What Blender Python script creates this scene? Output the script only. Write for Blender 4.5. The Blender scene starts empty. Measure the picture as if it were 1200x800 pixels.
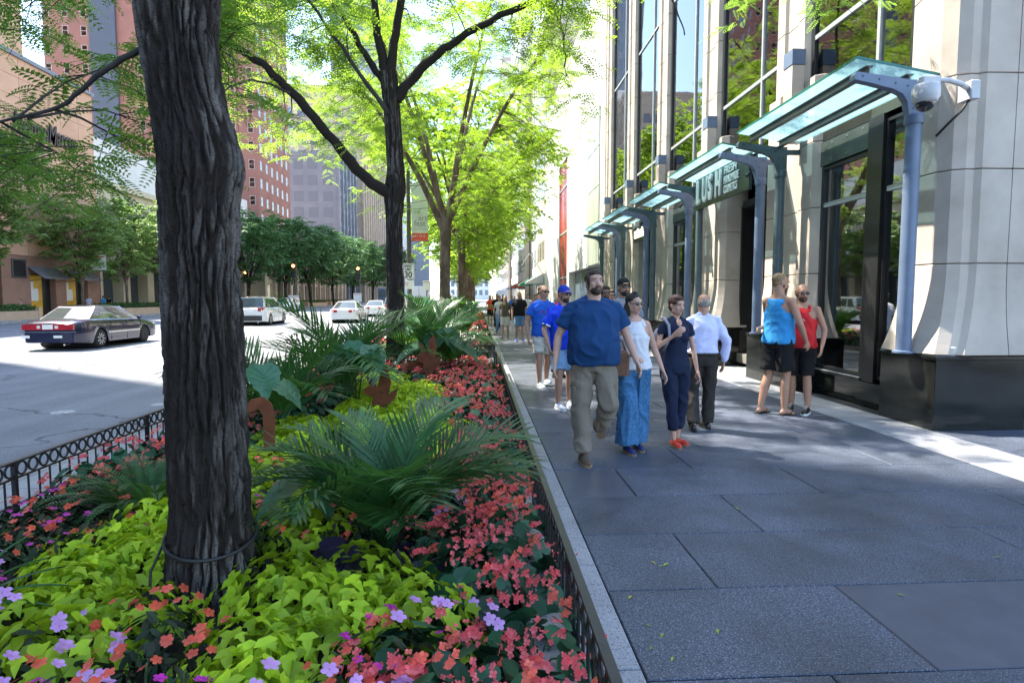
import bpy, math, random
import numpy as np
from mathutils import Vector, Matrix, noise as mnoise
R = math.radians
SC = bpy.context.scene
COL = SC.collection

# ------------------------------------------------------------------ camera
cam_d = bpy.data.cameras.new('camera'); cam = bpy.data.objects.new('camera', cam_d); COL.objects.link(cam)
cam.location = (0, 0, 1.55)
cam.rotation_euler = (R(90 - 4.17), 0, R(-3.27))
cam_d.sensor_width = 36; cam_d.lens = 21.0; cam_d.clip_start = 0.05; cam_d.clip_end = 3000
SC.camera = cam
# ------------------------------------------------------------------ daylight
SUN_EL = R(57); SUN_AZ = (-0.82, 0.573)          # the sun stands ahead and to the left, high over the street
W = bpy.data.worlds.new('World'); SC.world = W; W.use_nodes = True
wn = W.node_tree.nodes; wl = W.node_tree.links
sky = wn.new('ShaderNodeTexSky'); sky.sky_type = 'NISHITA'; sky.sun_disc = False
sky.sun_elevation = SUN_EL; sky.sun_rotation = math.atan2(SUN_AZ[0], SUN_AZ[1])
sky.air_density = 1.2; sky.dust_density = 0.8; sky.ozone_density = 2.0
bg = wn['Background']; bg.inputs[1].default_value = 0.15
wl.new(sky.outputs[0], bg.inputs[0])
sl = bpy.data.lights.new('sun', 'SUN'); sl.energy = 4.2; sl.angle = R(0.55); sl.color = (1, 0.93, 0.81)
so = bpy.data.objects.new('sun', sl); COL.objects.link(so)
sd = Vector((-SUN_AZ[0] * math.cos(SUN_EL), -SUN_AZ[1] * math.cos(SUN_EL), -math.sin(SUN_EL)))
so.rotation_euler = sd.to_track_quat('-Z', 'Y').to_euler(); so.location = (-20, 10, 40)
vs = SC.view_settings; vs.view_transform = 'Standard'; vs.look = 'None'; vs.exposure = 2.1; vs.gamma = 1.0
vs.use_curve_mapping = False
SC.cycles.max_bounces = 6; SC.cycles.diffuse_bounces = 3; SC.cycles.glossy_bounces = 3
SC.cycles.transmission_bounces = 4; SC.cycles.transparent_max_bounces = 8

# ------------------------------------------------------------------ helpers
RNG = random.Random(7)
def wloc(o):
    v = Vector((0, 0, 0))
    while o is not None:
        v += o.location; o = o.parent
    return v
def tag(o, label=None, cat=None, group=None, kind=None):
    if label: o['label'] = label
    if cat: o['category'] = cat
    if group: o['group'] = group
    if kind: o['kind'] = kind
    return o
def thing(name, label, cat, loc=(0, 0, 0), rz=0.0, group=None, kind=None):
    o = bpy.data.objects.new(name, None); COL.objects.link(o); o.location = loc; o.rotation_euler = (0, 0, rz)
    o.empty_display_size = 0.2
    return tag(o, label, cat, group, kind)
def inst(me, name, parent=None, loc=(0, 0, 0), rot=(0, 0, 0), sc=(1, 1, 1)):
    o = bpy.data.objects.new(name, me); COL.objects.link(o); o.parent = parent
    o.location = loc; o.rotation_euler = rot; o.scale = sc if hasattr(sc, '__len__') else (sc, sc, sc)
    return o
def kids(o): return [c for c in bpy.data.objects if c.parent == o]
def copy_tree(o, parent=None, ch=None):
    c = o.copy(); COL.objects.link(c); c.parent = parent
    for k in list(o.children): copy_tree(k, c)
    return c
class MB:
    def __init__(s): s.v = []; s.f = []; s.mi = []; s.cur = 0
    def add(s, vs_, fs_):
        b = len(s.v); s.v.extend([tuple(p) for p in vs_])
        for f in fs_: s.f.append(tuple(b + i for i in f)); s.mi.append(s.cur)
        return b
    def box(s, x0, x1, y0, y1, z0, z1):
        s.add([(x0, y0, z0), (x1, y0, z0), (x1, y1, z0), (x0, y1, z0), (x0, y0, z1), (x1, y0, z1), (x1, y1, z1), (x0, y1, z1)],
              [(0, 3, 2, 1), (4, 5, 6, 7), (0, 1, 5, 4), (1, 2, 6, 5), (2, 3, 7, 6), (3, 0, 4, 7)]); return s
    def bbox(s, x0, x1, y0, y1, z0, z1, b=0.01):   # box with chamfered vertical edges and top edge
        p = [(x0 + b, y0), (x1 - b, y0), (x1, y0 + b), (x1, y1 - b), (x1 - b, y1), (x0 + b, y1), (x0, y1 - b), (x0, y0 + b)]
        q = [(x0 + 2*b, y0 + b), (x1 - 2*b, y0 + b), (x1 - b, y0 + 2*b), (x1 - b, y1 - 2*b), (x1 - 2*b, y1 - b), (x0 + 2*b, y1 - b), (x0 + b, y1 - 2*b), (x0 + b, y0 + 2*b)]
        vs_ = [(a, c, z0) for a, c in p] + [(a, c, z1 - b) for a, c in p] + [(a, c, z1) for a, c in q]
        fs_ = [tuple(reversed(range(8)))] + [(i, (i+1) % 8, 8 + (i+1) % 8, 8 + i) for i in range(8)] + \
              [(8 + i, 8 + (i+1) % 8, 16 + (i+1) % 8, 16 + i) for i in range(8)] + [tuple(range(16, 24))]
        s.add(vs_, fs_); return s
    def prism(s, poly, z0, z1, axis='z'):
        n = len(poly)
        def P(a, b, c): return (a, b, c) if axis == 'z' else ((c, a, b) if axis == 'x' else (a, c, b))
        vs_ = [P(a, b, z0) for a, b in poly] + [P(a, b, z1) for a, b in poly]
        s.add(vs_, [tuple(reversed(range(n))), tuple(range(n, 2*n))] + [(i, (i+1) % n, n + (i+1) % n, n + i) for i in range(n)]); return s
    def tube(s, pts, rad, n=8, cap=True, ell=None):
        pts = [Vector(p) for p in pts]; m = len(pts)
        if not hasattr(rad, '__len__'): rad = [rad] * m
        t0 = (pts[1] - pts[0]).normalized()
        u = Vector((0, 0, 1)) if abs(t0.z) < 0.9 else Vector((1, 0, 0))
        u = (u - t0 * u.dot(t0)).normalized(); vs_ = []
        for i in range(m):
            t = (pts[min(i+1, m-1)] - pts[max(i-1, 0)])
            t = t.normalized() if t.length > 1e-9 else t0
            u = (u - t * u.dot(t)); u = u.normalized() if u.length > 1e-6 else Vector((1, 0, 0)); w = t.cross(u)
            for k in range(n):
                a = 2 * math.pi * k / n; vs_.append(pts[i] + (u * math.cos(a) + w * math.sin(a)) * rad[i])
        fs_ = [(i*n + k, i*n + (k+1) % n, (i+1)*n + (k+1) % n, (i+1)*n + k) for i in range(m-1) for k in range(n)]
        if cap: fs_ += [tuple(reversed(range(n))), tuple(range((m-1)*n, m*n))]
        s.add(vs_, fs_); return s
    def cyl(s, p0, p1, r, n=12, r1=None): return s.tube([p0, p1], [r, r if r1 is None else r1], n)
    def lathe(s, prof, c=(0, 0, 0), n=16, axis='z', arc=None):
        vs_ = []; m = len(prof)
        for r, z in prof:
            for k in range(n):
                a = 2 * math.pi * k / n; x, y = r * math.cos(a), r * math.sin(a)
                p = (x, y, z) if axis == 'z' else ((z, x, y) if axis == 'x' else (x, z, y))
                vs_.append((p[0] + c[0], p[1] + c[1], p[2] + c[2]))
        fs_ = [(i*n + k, i*n + (k+1) % n, (i+1)*n + (k+1) % n, (i+1)*n + k) for i in range(m-1) for k in range(n)]
        s.add(vs_, fs_ + [tuple(reversed(range(n))), tuple(range((m-1)*n, m*n))]); return s
    def ball(s, c, r, n=10, m=6, sz=1.0):
        if not hasattr(r, '__len__'): r = (r, r, r * sz)
        vs_ = [(c[0], c[1], c[2] - r[2])]
        for i in range(1, m):
            ph = -math.pi/2 + math.pi * i / m
            for k in range(n):
                a = 2*math.pi*k/n; vs_.append((c[0] + r[0]*math.cos(ph)*math.cos(a), c[1] + r[1]*math.cos(ph)*math.sin(a), c[2] + r[2]*math.sin(ph)))
        vs_.append((c[0], c[1], c[2] + r[2])); L = len(vs_) - 1
        fs_ = [(0, 1 + (k+1) % n, 1 + k) for k in range(n)]
        for i in range(m-2): fs_ += [(1 + i*n + k, 1 + i*n + (k+1) % n, 1 + (i+1)*n + (k+1) % n, 1 + (i+1)*n + k) for k in range(n)]
        fs_ += [(L, 1 + (m-2)*n + k, 1 + (m-2)*n + (k+1) % n) for k in range(n)]
        s.add(vs_, fs_); return s
    def mesh(s, name, mat, off=(0, 0, 0), smooth=False):
        me = bpy.data.meshes.new(name)
        me.from_pydata([(a - off[0], b - off[1], c - off[2]) for a, b, c in s.v], [], s.f)
        for m_ in (mat if isinstance(mat, (list, tuple)) else [mat]):
            me.materials.append(m_)
        if any(s.mi): me.polygons.foreach_set('material_index', s.mi)
        if smooth:
            me.polygons.foreach_set('use_smooth', [True] * len(me.polygons))
            if smooth == 'auto': me.set_sharp_from_angle(angle=R(35))
        me.update(); return me
    def build(s, name, mat, parent=None, smooth=False, world=True):
        off = wloc(parent) if (parent is not None and world) else (0, 0, 0)
        return inst(s.mesh(name, mat, off, smooth), name, parent)
def cbuild(name, mat, parent, boxes, smooth=False, world=True):
    m = MB()
    for b in boxes: m.box(*b)
    return m.build(name, mat, parent, smooth, world)
def np_mesh(name, V, F, mat, smooth=False, mi=None):
    """V (n,3), F (m,k) constant k"""
    me = bpy.data.meshes.new(name); V = np.ascontiguousarray(V, dtype=np.float32); F = np.ascontiguousarray(F, dtype=np.int32)
    me.vertices.add(len(V)); me.vertices.foreach_set('co', V.ravel())
    k = F.shape[1]; me.loops.add(F.size); me.loops.foreach_set('vertex_index', F.ravel())
    me.polygons.add(len(F)); me.polygons.foreach_set('loop_start', np.arange(0, F.size, k, dtype=np.int32))
    try: me.polygons.foreach_set('loop_total', np.full(len(F), k, dtype=np.int32))
    except Exception: pass
    for m_ in (mat if isinstance(mat, (list, tuple)) else [mat]): me.materials.append(m_)
    if mi is not None: me.polygons.foreach_set('material_index', np.asarray(mi, dtype=np.int32))
    if smooth: me.polygons.foreach_set('use_smooth', np.ones(len(F), dtype=bool))
    me.update(calc_edges=True); return me
def scatter(tv, tf, P, M, S):
    """copies of a template (tv, tf) at P (n,3) with rotations M (n,3,3) and scale S (n,) -> V, F"""
    tv = np.asarray(tv, float); tf = np.asarray(tf, int); n = len(P)
    V = np.einsum('nij,kj->nki', M, tv) * np.asarray(S)[:, None, None] + np.asarray(P)[:, None, :]
    F = tf[None, :, :] + (np.arange(n) * len(tv))[:, None, None]
    return V.reshape(-1, 3), F.reshape(-1, tf.shape[1])
def frames(d, roll, up=None):
    """rotation matrices whose local +Y points along d (n,3); local Z near up, rolled"""
    d = d / (np.linalg.norm(d, axis=1, keepdims=True) + 1e-9)
    up = np.array([0, 0, 1.0]) if up is None else up
    x = np.cross(d, np.broadcast_to(up, d.shape)); x /= (np.linalg.norm(x, axis=1, keepdims=True) + 1e-6)
    z = np.cross(x, d); c, s_ = np.cos(roll)[:, None], np.sin(roll)[:, None]
    x2 = x * c + z * s_; z2 = -x * s_ + z * c
    return np.stack([x2, d, z2], axis=2)

# ------------------------------------------------------------------ materials
def new_mat(name):
    m = bpy.data.materials.new(name); m.use_nodes = True
    return m, m.node_tree.nodes, m.node_tree.links, m.node_tree.nodes['Principled BSDF']
def mixc(nd, lk, fac, a, b, mode='MIX'):
    n = nd.new('ShaderNodeMix'); n.data_type = 'RGBA'; n.blend_type = mode
    for sock, val in ((0, fac), (6, a), (7, b)):
        if hasattr(val, 'links') or hasattr(val, 'is_output'): lk.new(val, n.inputs[sock])
        elif sock == 0: n.inputs[0].default_value = val
        else: n.inputs[sock].default_value = (*val[:3], 1)
    return n.outputs[2]
def tex(nd, lk, kind='noise', scale=5, detail=5, rough=0.6, vec=None, stretch=None, feature=None):
    if vec is None:
        vec = nd.new('ShaderNodeTexCoord').outputs['Object']
    if stretch:
        mp = nd.new('ShaderNodeMapping'); mp.inputs['Scale'].default_value = stretch; lk.new(vec, mp.inputs[0]); vec = mp.outputs[0]
    if kind == 'noise':
        t = nd.new('ShaderNodeTexNoise'); t.inputs['Scale'].default_value = scale; t.inputs['Detail'].default_value = detail
        t.inputs['Roughness'].default_value = rough; lk.new(vec, t.inputs['Vector']); return t.outputs[0]
    if kind == 'voronoi':
        t = nd.new('ShaderNodeTexVoronoi'); t.inputs['Scale'].default_value = scale
        if feature: t.feature = feature
        lk.new(vec, t.inputs['Vector']); return t.outputs['Distance']
    if kind == 'cell':
        t = nd.new('ShaderNodeTexVoronoi'); t.inputs['Scale'].default_value = scale; lk.new(vec, t.inputs['Vector']); return t.outputs['Color']
def ramp(nd, lk, fac, stops):
    r = nd.new('ShaderNodeValToRGB'); lk.new(fac, r.inputs[0]); e = r.color_ramp.elements
    while len(e) < len(stops): e.new(0.5)
    for i, (p, c) in enumerate(stops):
        e[i].position = p; e[i].color = (c, c, c, 1) if not hasattr(c, '__len__') else (*c, 1)
    return r.outputs[0]
def bump(nd, lk, bs, h, strength=0.3, dist=0.01):
    b = nd.new('ShaderNodeBump'); b.inputs['Strength'].default_value = strength; b.inputs['Distance'].default_value = dist
    lk.new(h, b.inputs['Height']); lk.new(b.outputs[0], bs.inputs['Normal'])
def vary(nd, lk, col, amt):
    oi = nd.new('ShaderNodeObjectInfo'); mr = nd.new('ShaderNodeMapRange'); lk.new(oi.outputs['Random'], mr.inputs[0])
    mr.inputs[3].default_value = 1 - amt; mr.inputs[4].default_value = 1 + amt
    h = nd.new('ShaderNodeHueSaturation'); lk.new(mr.outputs[0], h.inputs['Value']); lk.new(col, h.inputs['Color']); return h.outputs[0]
def pm(name, c, c2=None, sc=6, rough=0.6, metal=0.0, bmp=0.0, bsc=None, var=0.0, spec=0.5, stretch=None, rough2=None, coat=0, lo=0.35, hi=0.65, bd=0.01):
    m, nd, lk, bs = new_mat(name)
    if c2 is None: c2 = tuple(x * 0.82 for x in c)
    n = tex(nd, lk, 'noise', sc, 6, 0.6, stretch=stretch)
    f = ramp(nd, lk, n, [(lo, 0.0), (hi, 1.0)])
    col = mixc(nd, lk, f, c, c2)
    if var: col = vary(nd, lk, col, var)
    lk.new(col, bs.inputs['Base Color'])
    bs.inputs['Roughness'].default_value = rough; bs.inputs['Metallic'].default_value = metal
    bs.inputs['Specular IOR Level'].default_value = spec
    if coat: bs.inputs['Coat Weight'].default_value = coat; bs.inputs['Coat Roughness'].default_value = 0.05
    if rough2 is not None:
        mr = nd.new('ShaderNodeMapRange'); lk.new(n, mr.inputs[0]); mr.inputs[1].default_value = .3; mr.inputs[2].default_value = .7
        mr.inputs[3].default_value = rough; mr.inputs[4].default_value = rough2; lk.new(mr.outputs[0], bs.inputs['Roughness'])
    if bmp:
        h = tex(nd, lk, 'noise', bsc or sc * 6, 5, 0.7, stretch=stretch); bump(nd, lk, bs, h, bmp, bd)
    return m
def leafm(name, c, c2, sc=9, rough=0.5, trans=0.35, tc=None, var=0.15, spec=0.4, clump=0.0):
    """leaf: diffuse/gloss on top, light passing through"""
    m, nd, lk, bs = new_mat(name)
    n = tex(nd, lk, 'noise', sc, 3, 0.6); f = ramp(nd, lk, n, [(0.35, 0.0), (0.65, 1.0)]); col = mixc(nd, lk, f, c, c2)
    g = nd.new('ShaderNodeNewGeometry'); mr = nd.new('ShaderNodeMapRange'); lk.new(g.outputs['Random Per Island'], mr.inputs[0])
    mr.inputs[3].default_value = 1 - var * 1.6; mr.inputs[4].default_value = 1 + var * 1.6
    h = nd.new('ShaderNodeHueSaturation'); lk.new(mr.outputs[0], h.inputs['Value']); lk.new(col, h.inputs['Color'])
    col = vary(nd, lk, h.outputs[0], var)
    lk.new(col, bs.inputs['Base Color']); bs.inputs['Roughness'].default_value = rough; bs.inputs['Specular IOR Level'].default_value = spec
    tr = nd.new('ShaderNodeBsdfTranslucent'); tcol = mixc(nd, lk, 0.0 if tc is None else 0.75, col, tc or c); lk.new(tcol, tr.inputs[0])
    mx = nd.new('ShaderNodeMixShader'); mx.inputs[0].default_value = trans; lk.new(bs.outputs[0], mx.inputs[1]); lk.new(tr.outputs[0], mx.inputs[2])
    out = [x for x in nd if x.type == 'OUTPUT_MATERIAL'][0]; lk.new(mx.outputs[0], out.inputs[0]); return m
def glassm(name, tint=(0.6, 0.65, 0.65), refl=0.35, rough=0.02, ior=1.6, dark=0.0):
    m, nd, lk, bs = new_mat(name); nd.remove(bs)
    t = nd.new('ShaderNodeBsdfTransparent'); t.inputs[0].default_value = (*tint, 1)
    g = nd.new('ShaderNodeBsdfGlossy'); g.inputs['Roughness'].default_value = rough; g.inputs[0].default_value = (.95, .97, 1, 1)
    fr = nd.new('ShaderNodeFresnel'); fr.inputs[0].default_value = ior
    ad = nd.new('ShaderNodeMath'); ad.operation = 'ADD'; ad.use_clamp = True; lk.new(fr.outputs[0], ad.inputs[0]); ad.inputs[1].default_value = refl
    # slight waviness of float glass
    n = tex(nd, lk, 'noise', 0.9, 1, 0.4); b = nd.new('ShaderNodeBump'); b.inputs['Strength'].default_value = .06; b.inputs['Distance'].default_value = .05
    lk.new(n, b.inputs['Height']); lk.new(b.outputs[0], g.inputs['Normal'])
    mx = nd.new('ShaderNodeMixShader'); lk.new(ad.outputs[0], mx.inputs[0]); lk.new(t.outputs[0], mx.inputs[1]); lk.new(g.outputs[0], mx.inputs[2])
    out = [x for x in nd if x.type == 'OUTPUT_MATERIAL'][0]; lk.new(mx.outputs[0], out.inputs[0]); return m
def emitm(name, c, s):
    m, nd, lk, bs = new_mat(name); bs.inputs['Base Color'].default_value = (*c, 1)
    bs.inputs['Emission Color'].default_value = (*c, 1); bs.inputs['Emission Strength'].default_value = s; return m
def granite(name, c, dark, light, sc=260, rough=0.45, var=0.06, stain=0.25, bm=0.15, r2=0.7, spots=0):
    m, nd, lk, bs = new_mat(name)
    oi = nd.new('ShaderNodeObjectInfo'); tc = nd.new('ShaderNodeTexCoord')
    ad = nd.new('ShaderNodeVectorMath'); ad.operation = 'ADD'; lk.new(tc.outputs['Object'], ad.inputs[0])
    sc_ = nd.new('ShaderNodeVectorMath'); sc_.operation = 'SCALE'; lk.new(oi.outputs['Location'], sc_.inputs[0]); sc_.inputs['Scale'].default_value = 1.0
    lk.new(sc_.outputs[0], ad.inputs[1]); v = ad.outputs[0]
    n1 = tex(nd, lk, 'noise', sc, 2, 0.5, vec=v); n2 = tex(nd, lk, 'noise', sc * 0.45, 2, 0.6, vec=v); n3 = tex(nd, lk, 'noise', 1.6, 6, 0.65, vec=v)
    col = mixc(nd, lk, ramp(nd, lk, n1, [(0.56, 0.0), (0.64, 1.0)]), c, light)
    col = mixc(nd, lk, ramp(nd, lk, n2, [(0.55, 0.0), (0.66, 1.0)]), col, dark)
    st = ramp(nd, lk, n3, [(0.35, 1.0 - stain), (0.68, 1.0 + stain * 0.4)])
    col = mixc(nd, lk, 1.0, col, st, 'MULTIPLY')
    if spots:
        v1 = tex(nd, lk, 'voronoi', 2.6, vec=v); col = mixc(nd, lk, ramp(nd, lk, v1, [(0.025, 0.75), (0.05, 0.0)]), col, dark)
        v2 = tex(nd, lk, 'voronoi', 4.3, vec=v); col = mixc(nd, lk, ramp(nd, lk, v2, [(0.02, 0.4), (0.045, 0.0)]), col, light)
        n4 = tex(nd, lk, 'noise', .55, 5, .7, vec=v, stretch=(1, .35, 1)); col = mixc(nd, lk, 1.0, col, ramp(nd, lk, n4, [(0.38, .78), (0.62, 1.12)]), 'MULTIPLY')
    col = vary(nd, lk, col, var); lk.new(col, bs.inputs['Base Color'])
    mr = nd.new('ShaderNodeMapRange'); lk.new(n3, mr.inputs[0]); mr.inputs[1].default_value = .35; mr.inputs[2].default_value = .65
    mr.inputs[3].default_value = rough; mr.inputs[4].default_value = r2; lk.new(mr.outputs[0], bs.inputs['Roughness'])
    bump(nd, lk, bs, n1, bm, 0.003); return m
M = {}
M['slab'] = granite('slab_granite', (0.052, 0.064, 0.094), (0.02, 0.025, 0.038), (0.22, 0.25, 0.31), sc=130, rough=0.42, var=0.12, stain=0.35, r2=0.65, spots=1)
M['slab_smooth'] = pm('slab_bluestone', (0.07, 0.078, 0.105), (0.052, 0.058, 0.078), sc=4, rough=0.45, bmp=0.12, bsc=60, var=0.06)
M['band'] = granite('band_granite', (0.26, 0.265, 0.285), (0.12, 0.12, 0.14), (0.42, 0.42, 0.43), sc=170, rough=0.55, var=0.08)
M['curb'] = granite('curb_stone', (0.34, 0.33, 0.31), (0.2, 0.19, 0.18), (0.45, 0.44, 0.42), sc=120, rough=0.75, var=0.1)
M['joint'] = pm('joint', (0.03, 0.03, 0.033), rough=0.9)
M['walk'] = pm('walk_concrete', (0.36, 0.36, 0.37), (0.27, 0.27, 0.28), sc=2.5, rough=0.85, bmp=0.2, bsc=60, var=0.05)
M['soil'] = pm('soil', (0.035, 0.025, 0.018), (0.015, 0.011, 0.008), sc=20, rough=0.95, bmp=0.8, bsc=60)
M['stone'] = pm('limestone', (0.53, 0.465, 0.40), (0.40, 0.345, 0.295), sc=1.3, rough=0.7, bmp=0.08, bsc=70, var=0.05, spec=0.3)
M['stone_joint'] = pm('stone_joint', (0.10, 0.095, 0.09), rough=0.9)
M['plinth'] = granite('black_granite', (0.012, 0.013, 0.012), (0.004, 0.004, 0.004), (0.03, 0.034, 0.03), sc=200, rough=0.06, var=0.1, stain=0.3, bm=0.0, r2=0.14)
M['frame'] = pm('frame_black', (0.012, 0.013, 0.014), (0.02, 0.02, 0.022), rough=0.35)
M['mull'] = pm('mullion_grey', (0.45, 0.47, 0.48), (0.38, 0.4, 0.41), rough=0.4, metal=0.3)
M['fascia'] = pm('fascia_green_grey', (0.075, 0.095, 0.085), (0.05, 0.066, 0.06), sc=3, rough=0.4, metal=0.4, bmp=0.05)
M['steelblue'] = pm('painted_steel', (0.14, 0.19, 0.29), (0.11, 0.155, 0.24), sc=4, rough=0.45, bmp=0.05, var=0.05)
M['steelgreen'] = pm('painted_steel_dark', (0.075, 0.11, 0.125), (0.055, 0.085, 0.10), sc=4, rough=0.42)
M['steelgrey'] = pm('steel_beam', (0.2, 0.21, 0.2), (0.15, 0.16, 0.155), sc=6, rough=0.45, metal=0.3)
M['glass'] = glassm('shop_glass', (0.42, 0.46, 0.46), 0.26, ior=1.7)
M['glass_up'] = glassm('upper_glass', (0.72, 0.78, 0.75), 0.12, ior=1.55)
M['dark'] = pm('interior_dark', (0.03, 0.03, 0.032), (0.018, 0.018, 0.02), rough=0.8)
M['interior'] = pm('interior_wall', (0.22, 0.21, 0.18), (0.15, 0.14, 0.12), sc=1.5, rough=0.8)
M['interior_up'] = pm('upper_interior', (0.62, 0.62, 0.55), (0.5, 0.52, 0.45), sc=.6, rough=0.8)
M['iron'] = pm('wrought_iron', (0.014, 0.014, 0.015), (0.022, 0.022, 0.023), sc=30, rough=0.38, bmp=0.1)
M['white'] = pm('white_paint', (0.78, 0.78, 0.77), (0.7, 0.7, 0.69), rough=0.5)
M['plastic_w'] = pm('camera_housing', (0.5, 0.51, 0.54), (0.45, 0.46, 0.49), rough=0.35)
M['black'] = pm('black_rubber', (0.012, 0.012, 0.012), (0.02, 0.02, 0.02), rough=0.6)
M['bark'] = None

# ================================================================== GROUND
def asphalt():
    m, nd, lk, bs = new_mat('asphalt')
    tc = nd.new('ShaderNodeTexCoord').outputs['Object']
    n1 = tex(nd, lk, 'noise', 90, 3, 0.6, vec=tc); n2 = tex(nd, lk, 'noise', 0.35, 6, 0.6, vec=tc); n3 = tex(nd, lk, 'noise', 0.9, 4, 0.6, vec=tc, stretch=(2.2, 0.12, 1))
    c = mixc(nd, lk, ramp(nd, lk, n1, [(0.4, 0.0), (0.62, 1.0)]), (0.16, 0.165, 0.185), (0.26, 0.265, 0.285))
    c = mixc(nd, lk, 1.0, c, ramp(nd, lk, n2, [(0.3, 0.78), (0.7, 1.12)]), 'MULTIPLY')
    c = mixc(nd, lk, 1.0, c, ramp(nd, lk, n3, [(0.35, 0.86), (0.65, 1.06)]), 'MULTIPLY')
    v = tex(nd, lk, 'voronoi', 0.22, vec=tc, feature='DISTANCE_TO_EDGE')
    # distorted crack lines
    nz = nd.new('ShaderNodeTexNoise'); nz.inputs['Scale'].default_value = 1.2; nz.inputs['Detail'].default_value = 5; lk.new(tc, nz.inputs[0])
    ad = nd.new('ShaderNodeVectorMath'); ad.operation = 'MULTIPLY_ADD'; lk.new(nz.outputs[1], ad.inputs[0]); ad.inputs[1].default_value = (1.6, 1.6, 0); lk.new(tc, ad.inputs[2])
    v = tex(nd, lk, 'voronoi', 0.16, vec=ad.outputs[0], feature='DISTANCE_TO_EDGE')
    c = mixc(nd, lk, ramp(nd, lk, v, [(0.0, 1.0), (0.006, 0.0)]), c, (0.04, 0.04, 0.045))
    lk.new(c, bs.inputs['Base Color']); bs.inputs['Roughness'].default_value = 0.85; bump(nd, lk, bs, n1, 0.4, 0.006); return m
M['asphalt'] = asphalt()
def sheet(name, x0, x1, y0, y1, z, mat):
    m = MB(); m.add([(x0, y0, z), (x1, y0, z), (x1, y1, z), (x0, y1, z)], [(0, 1, 2, 3)])
    return tag(m.build(name, mat), kind='structure')
sheet('ground', -900, 900, -300, 1600, -0.30, M['walk'])
road = cbuild('road', M['asphalt'], None, [(-31.0, -4.05, -80, 900, -0.25, -0.15)]); tag(road, kind='structure')
mk = MB()
for xl in (-10.2, -13.6, -20.6, -24.0):
    for k in range(40):
        y = 16 + k * 9.0; mk.box(xl - .06, xl + .06, y, y + 3, -0.15, -0.146)
mk.box(-17.35, -17.23, 5, 330, -0.15, -0.146); mk.box(-17.05, -16.93, 5, 330, -0.15, -0.146)
mk.build('lane_marking', pm('road_paint', (0.6, 0.6, 0.58), (0.32, 0.32, 0.31), sc=7, rough=0.7), road)
rp = MB()
for (x, y, w, l) in ((-7.4, 7.6, 0.28, 0.2), (-6.2, 9.2, 0.16, 0.2), (-5.1, 9.8, 0.14, 0.3)):
    rp.lathe([(w, -0.15), (w * .9, -0.147)], (x, y, 0), 9)
rp.build('paint_patch', pm('worn_spot', (0.5, 0.5, 0.5), (0.3, 0.3, 0.3), sc=20, rough=.9), road)

sw = cbuild('sidewalk', M['joint'], None, [(-3.9, 14, -40, 60, -0.2, -0.022)]); tag(sw, kind='structure')
far_sw = cbuild('far_sidewalk', M['walk'], None, [(-3.9, 14, 60, 900, -0.2, -0.004)]); tag(far_sw, kind='structure')
opp = cbuild('opposite_sidewalk', M['walk'], None, [(-60, -31.15, -80, 900, -0.25, 0.0)]); tag(opp, kind='structure')
ok = MB()
oc = MB()
oc.box(-31.15, -31.0, -80, 900, -0.25, 0.005); tag(oc.build('opposite_curb', M['curb']), kind='structure')

def slab(parent, name, x0, x1, y0, y1, top, mat, g=0.004, th=0.05, b=0.005, lift=0.0):
    m = MB(); cx, cy = (x0 + x1) / 2, (y0 + y1) / 2; hx, hy = (x1 - x0) / 2 - g, (y1 - y0) / 2 - g
    z0, z1 = -th, 0.0
    vs_ = [(-hx, -hy, z0), (hx, -hy, z0), (hx, hy, z0), (-hx, hy, z0), (-hx, -hy, z1 - b), (hx, -hy, z1 - b), (hx, hy, z1 - b), (-hx, hy, z1 - b),
           (-hx + b, -hy + b, z1), (hx - b, -hy + b, z1), (hx - b, hy - b, z1), (-hx + b, hy - b, z1)]
    m.add(vs_, [(0, 1, 5, 4), (1, 2, 6, 5), (2, 3, 7, 6), (3, 0, 4, 7), (4, 5, 9, 8), (5, 6, 10, 9), (6, 7, 11, 10), (7, 4, 8, 11), (8, 9, 10, 11)])
    o = inst(m.mesh(name, mat), name, parent, (cx, cy, top + lift)); return o
r1 = random.Random(3)
for k in range(-4, 62):
    y0 = 2.285 + .745 * k; y1 = y0 + .745
    cuts = {0: [1.92, 3.7], 1: [1.28, 3.35], 2: [1.9, 4.1], 3: [1.24, 2.75], -1: [1.45, 3.1], -2: [2.1]}.get(k)
    if cuts is None: a = r1.choice([1.2, 1.6, 1.95, 2.3]); cuts = [a, min(a + r1.choice([1.4, 1.9]), 4.2)]
    xs = [0.68] + cuts + [4.62]
    for i in range(len(xs) - 1):
        mt = M['slab']
        if (k == 0 and i == 1) or (k == 3 and i == 0) or (k > 3 and r1.random() < .12): mt = M['slab_smooth']
        slab(sw, 'paving_slab', xs[i], xs[i+1], y0, y1, 0.0, mt, lift=r1.uniform(-.0015, .0015))
for k in range(-2, 50):
    y0 = 0.4 + k * 0.98
    slab(sw, 'border_slab', 0.385, 0.68, y0, y0 + .98, 0.0, M['band'], lift=0.003)
    slab(sw, 'border_slab', 4.62, 5.3, y0, y0 + .98, 0.0, M['band'], lift=0.002)
for i in range(4):
    for k in range(9):
        slab(sw, 'border_slab', 5.3 + i * 1.3, 6.6 + i * 1.3, -1.5 + k * .9, -.6 + k * .9, 0.0, M['slab'] if k < 8 else M['slab'], lift=0.0)
for k in range(-2, 36):
    slab(sw, 'walk_slab', -3.9, -3.22, -1 + k * 1.5, .5 + k * 1.5, 0.0, M['walk'], g=0.006)
for y0, y1 in ((12.42, 14.0), (21.9, 23.4), (31.4, 32.9), (41.4, 42.9)):
    for i in range(3): slab(sw, 'walk_slab', -3.22 + i * 1.2, -2.02 + i * 1.2, y0, y1, 0.0, M['walk'], g=0.006)
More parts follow.
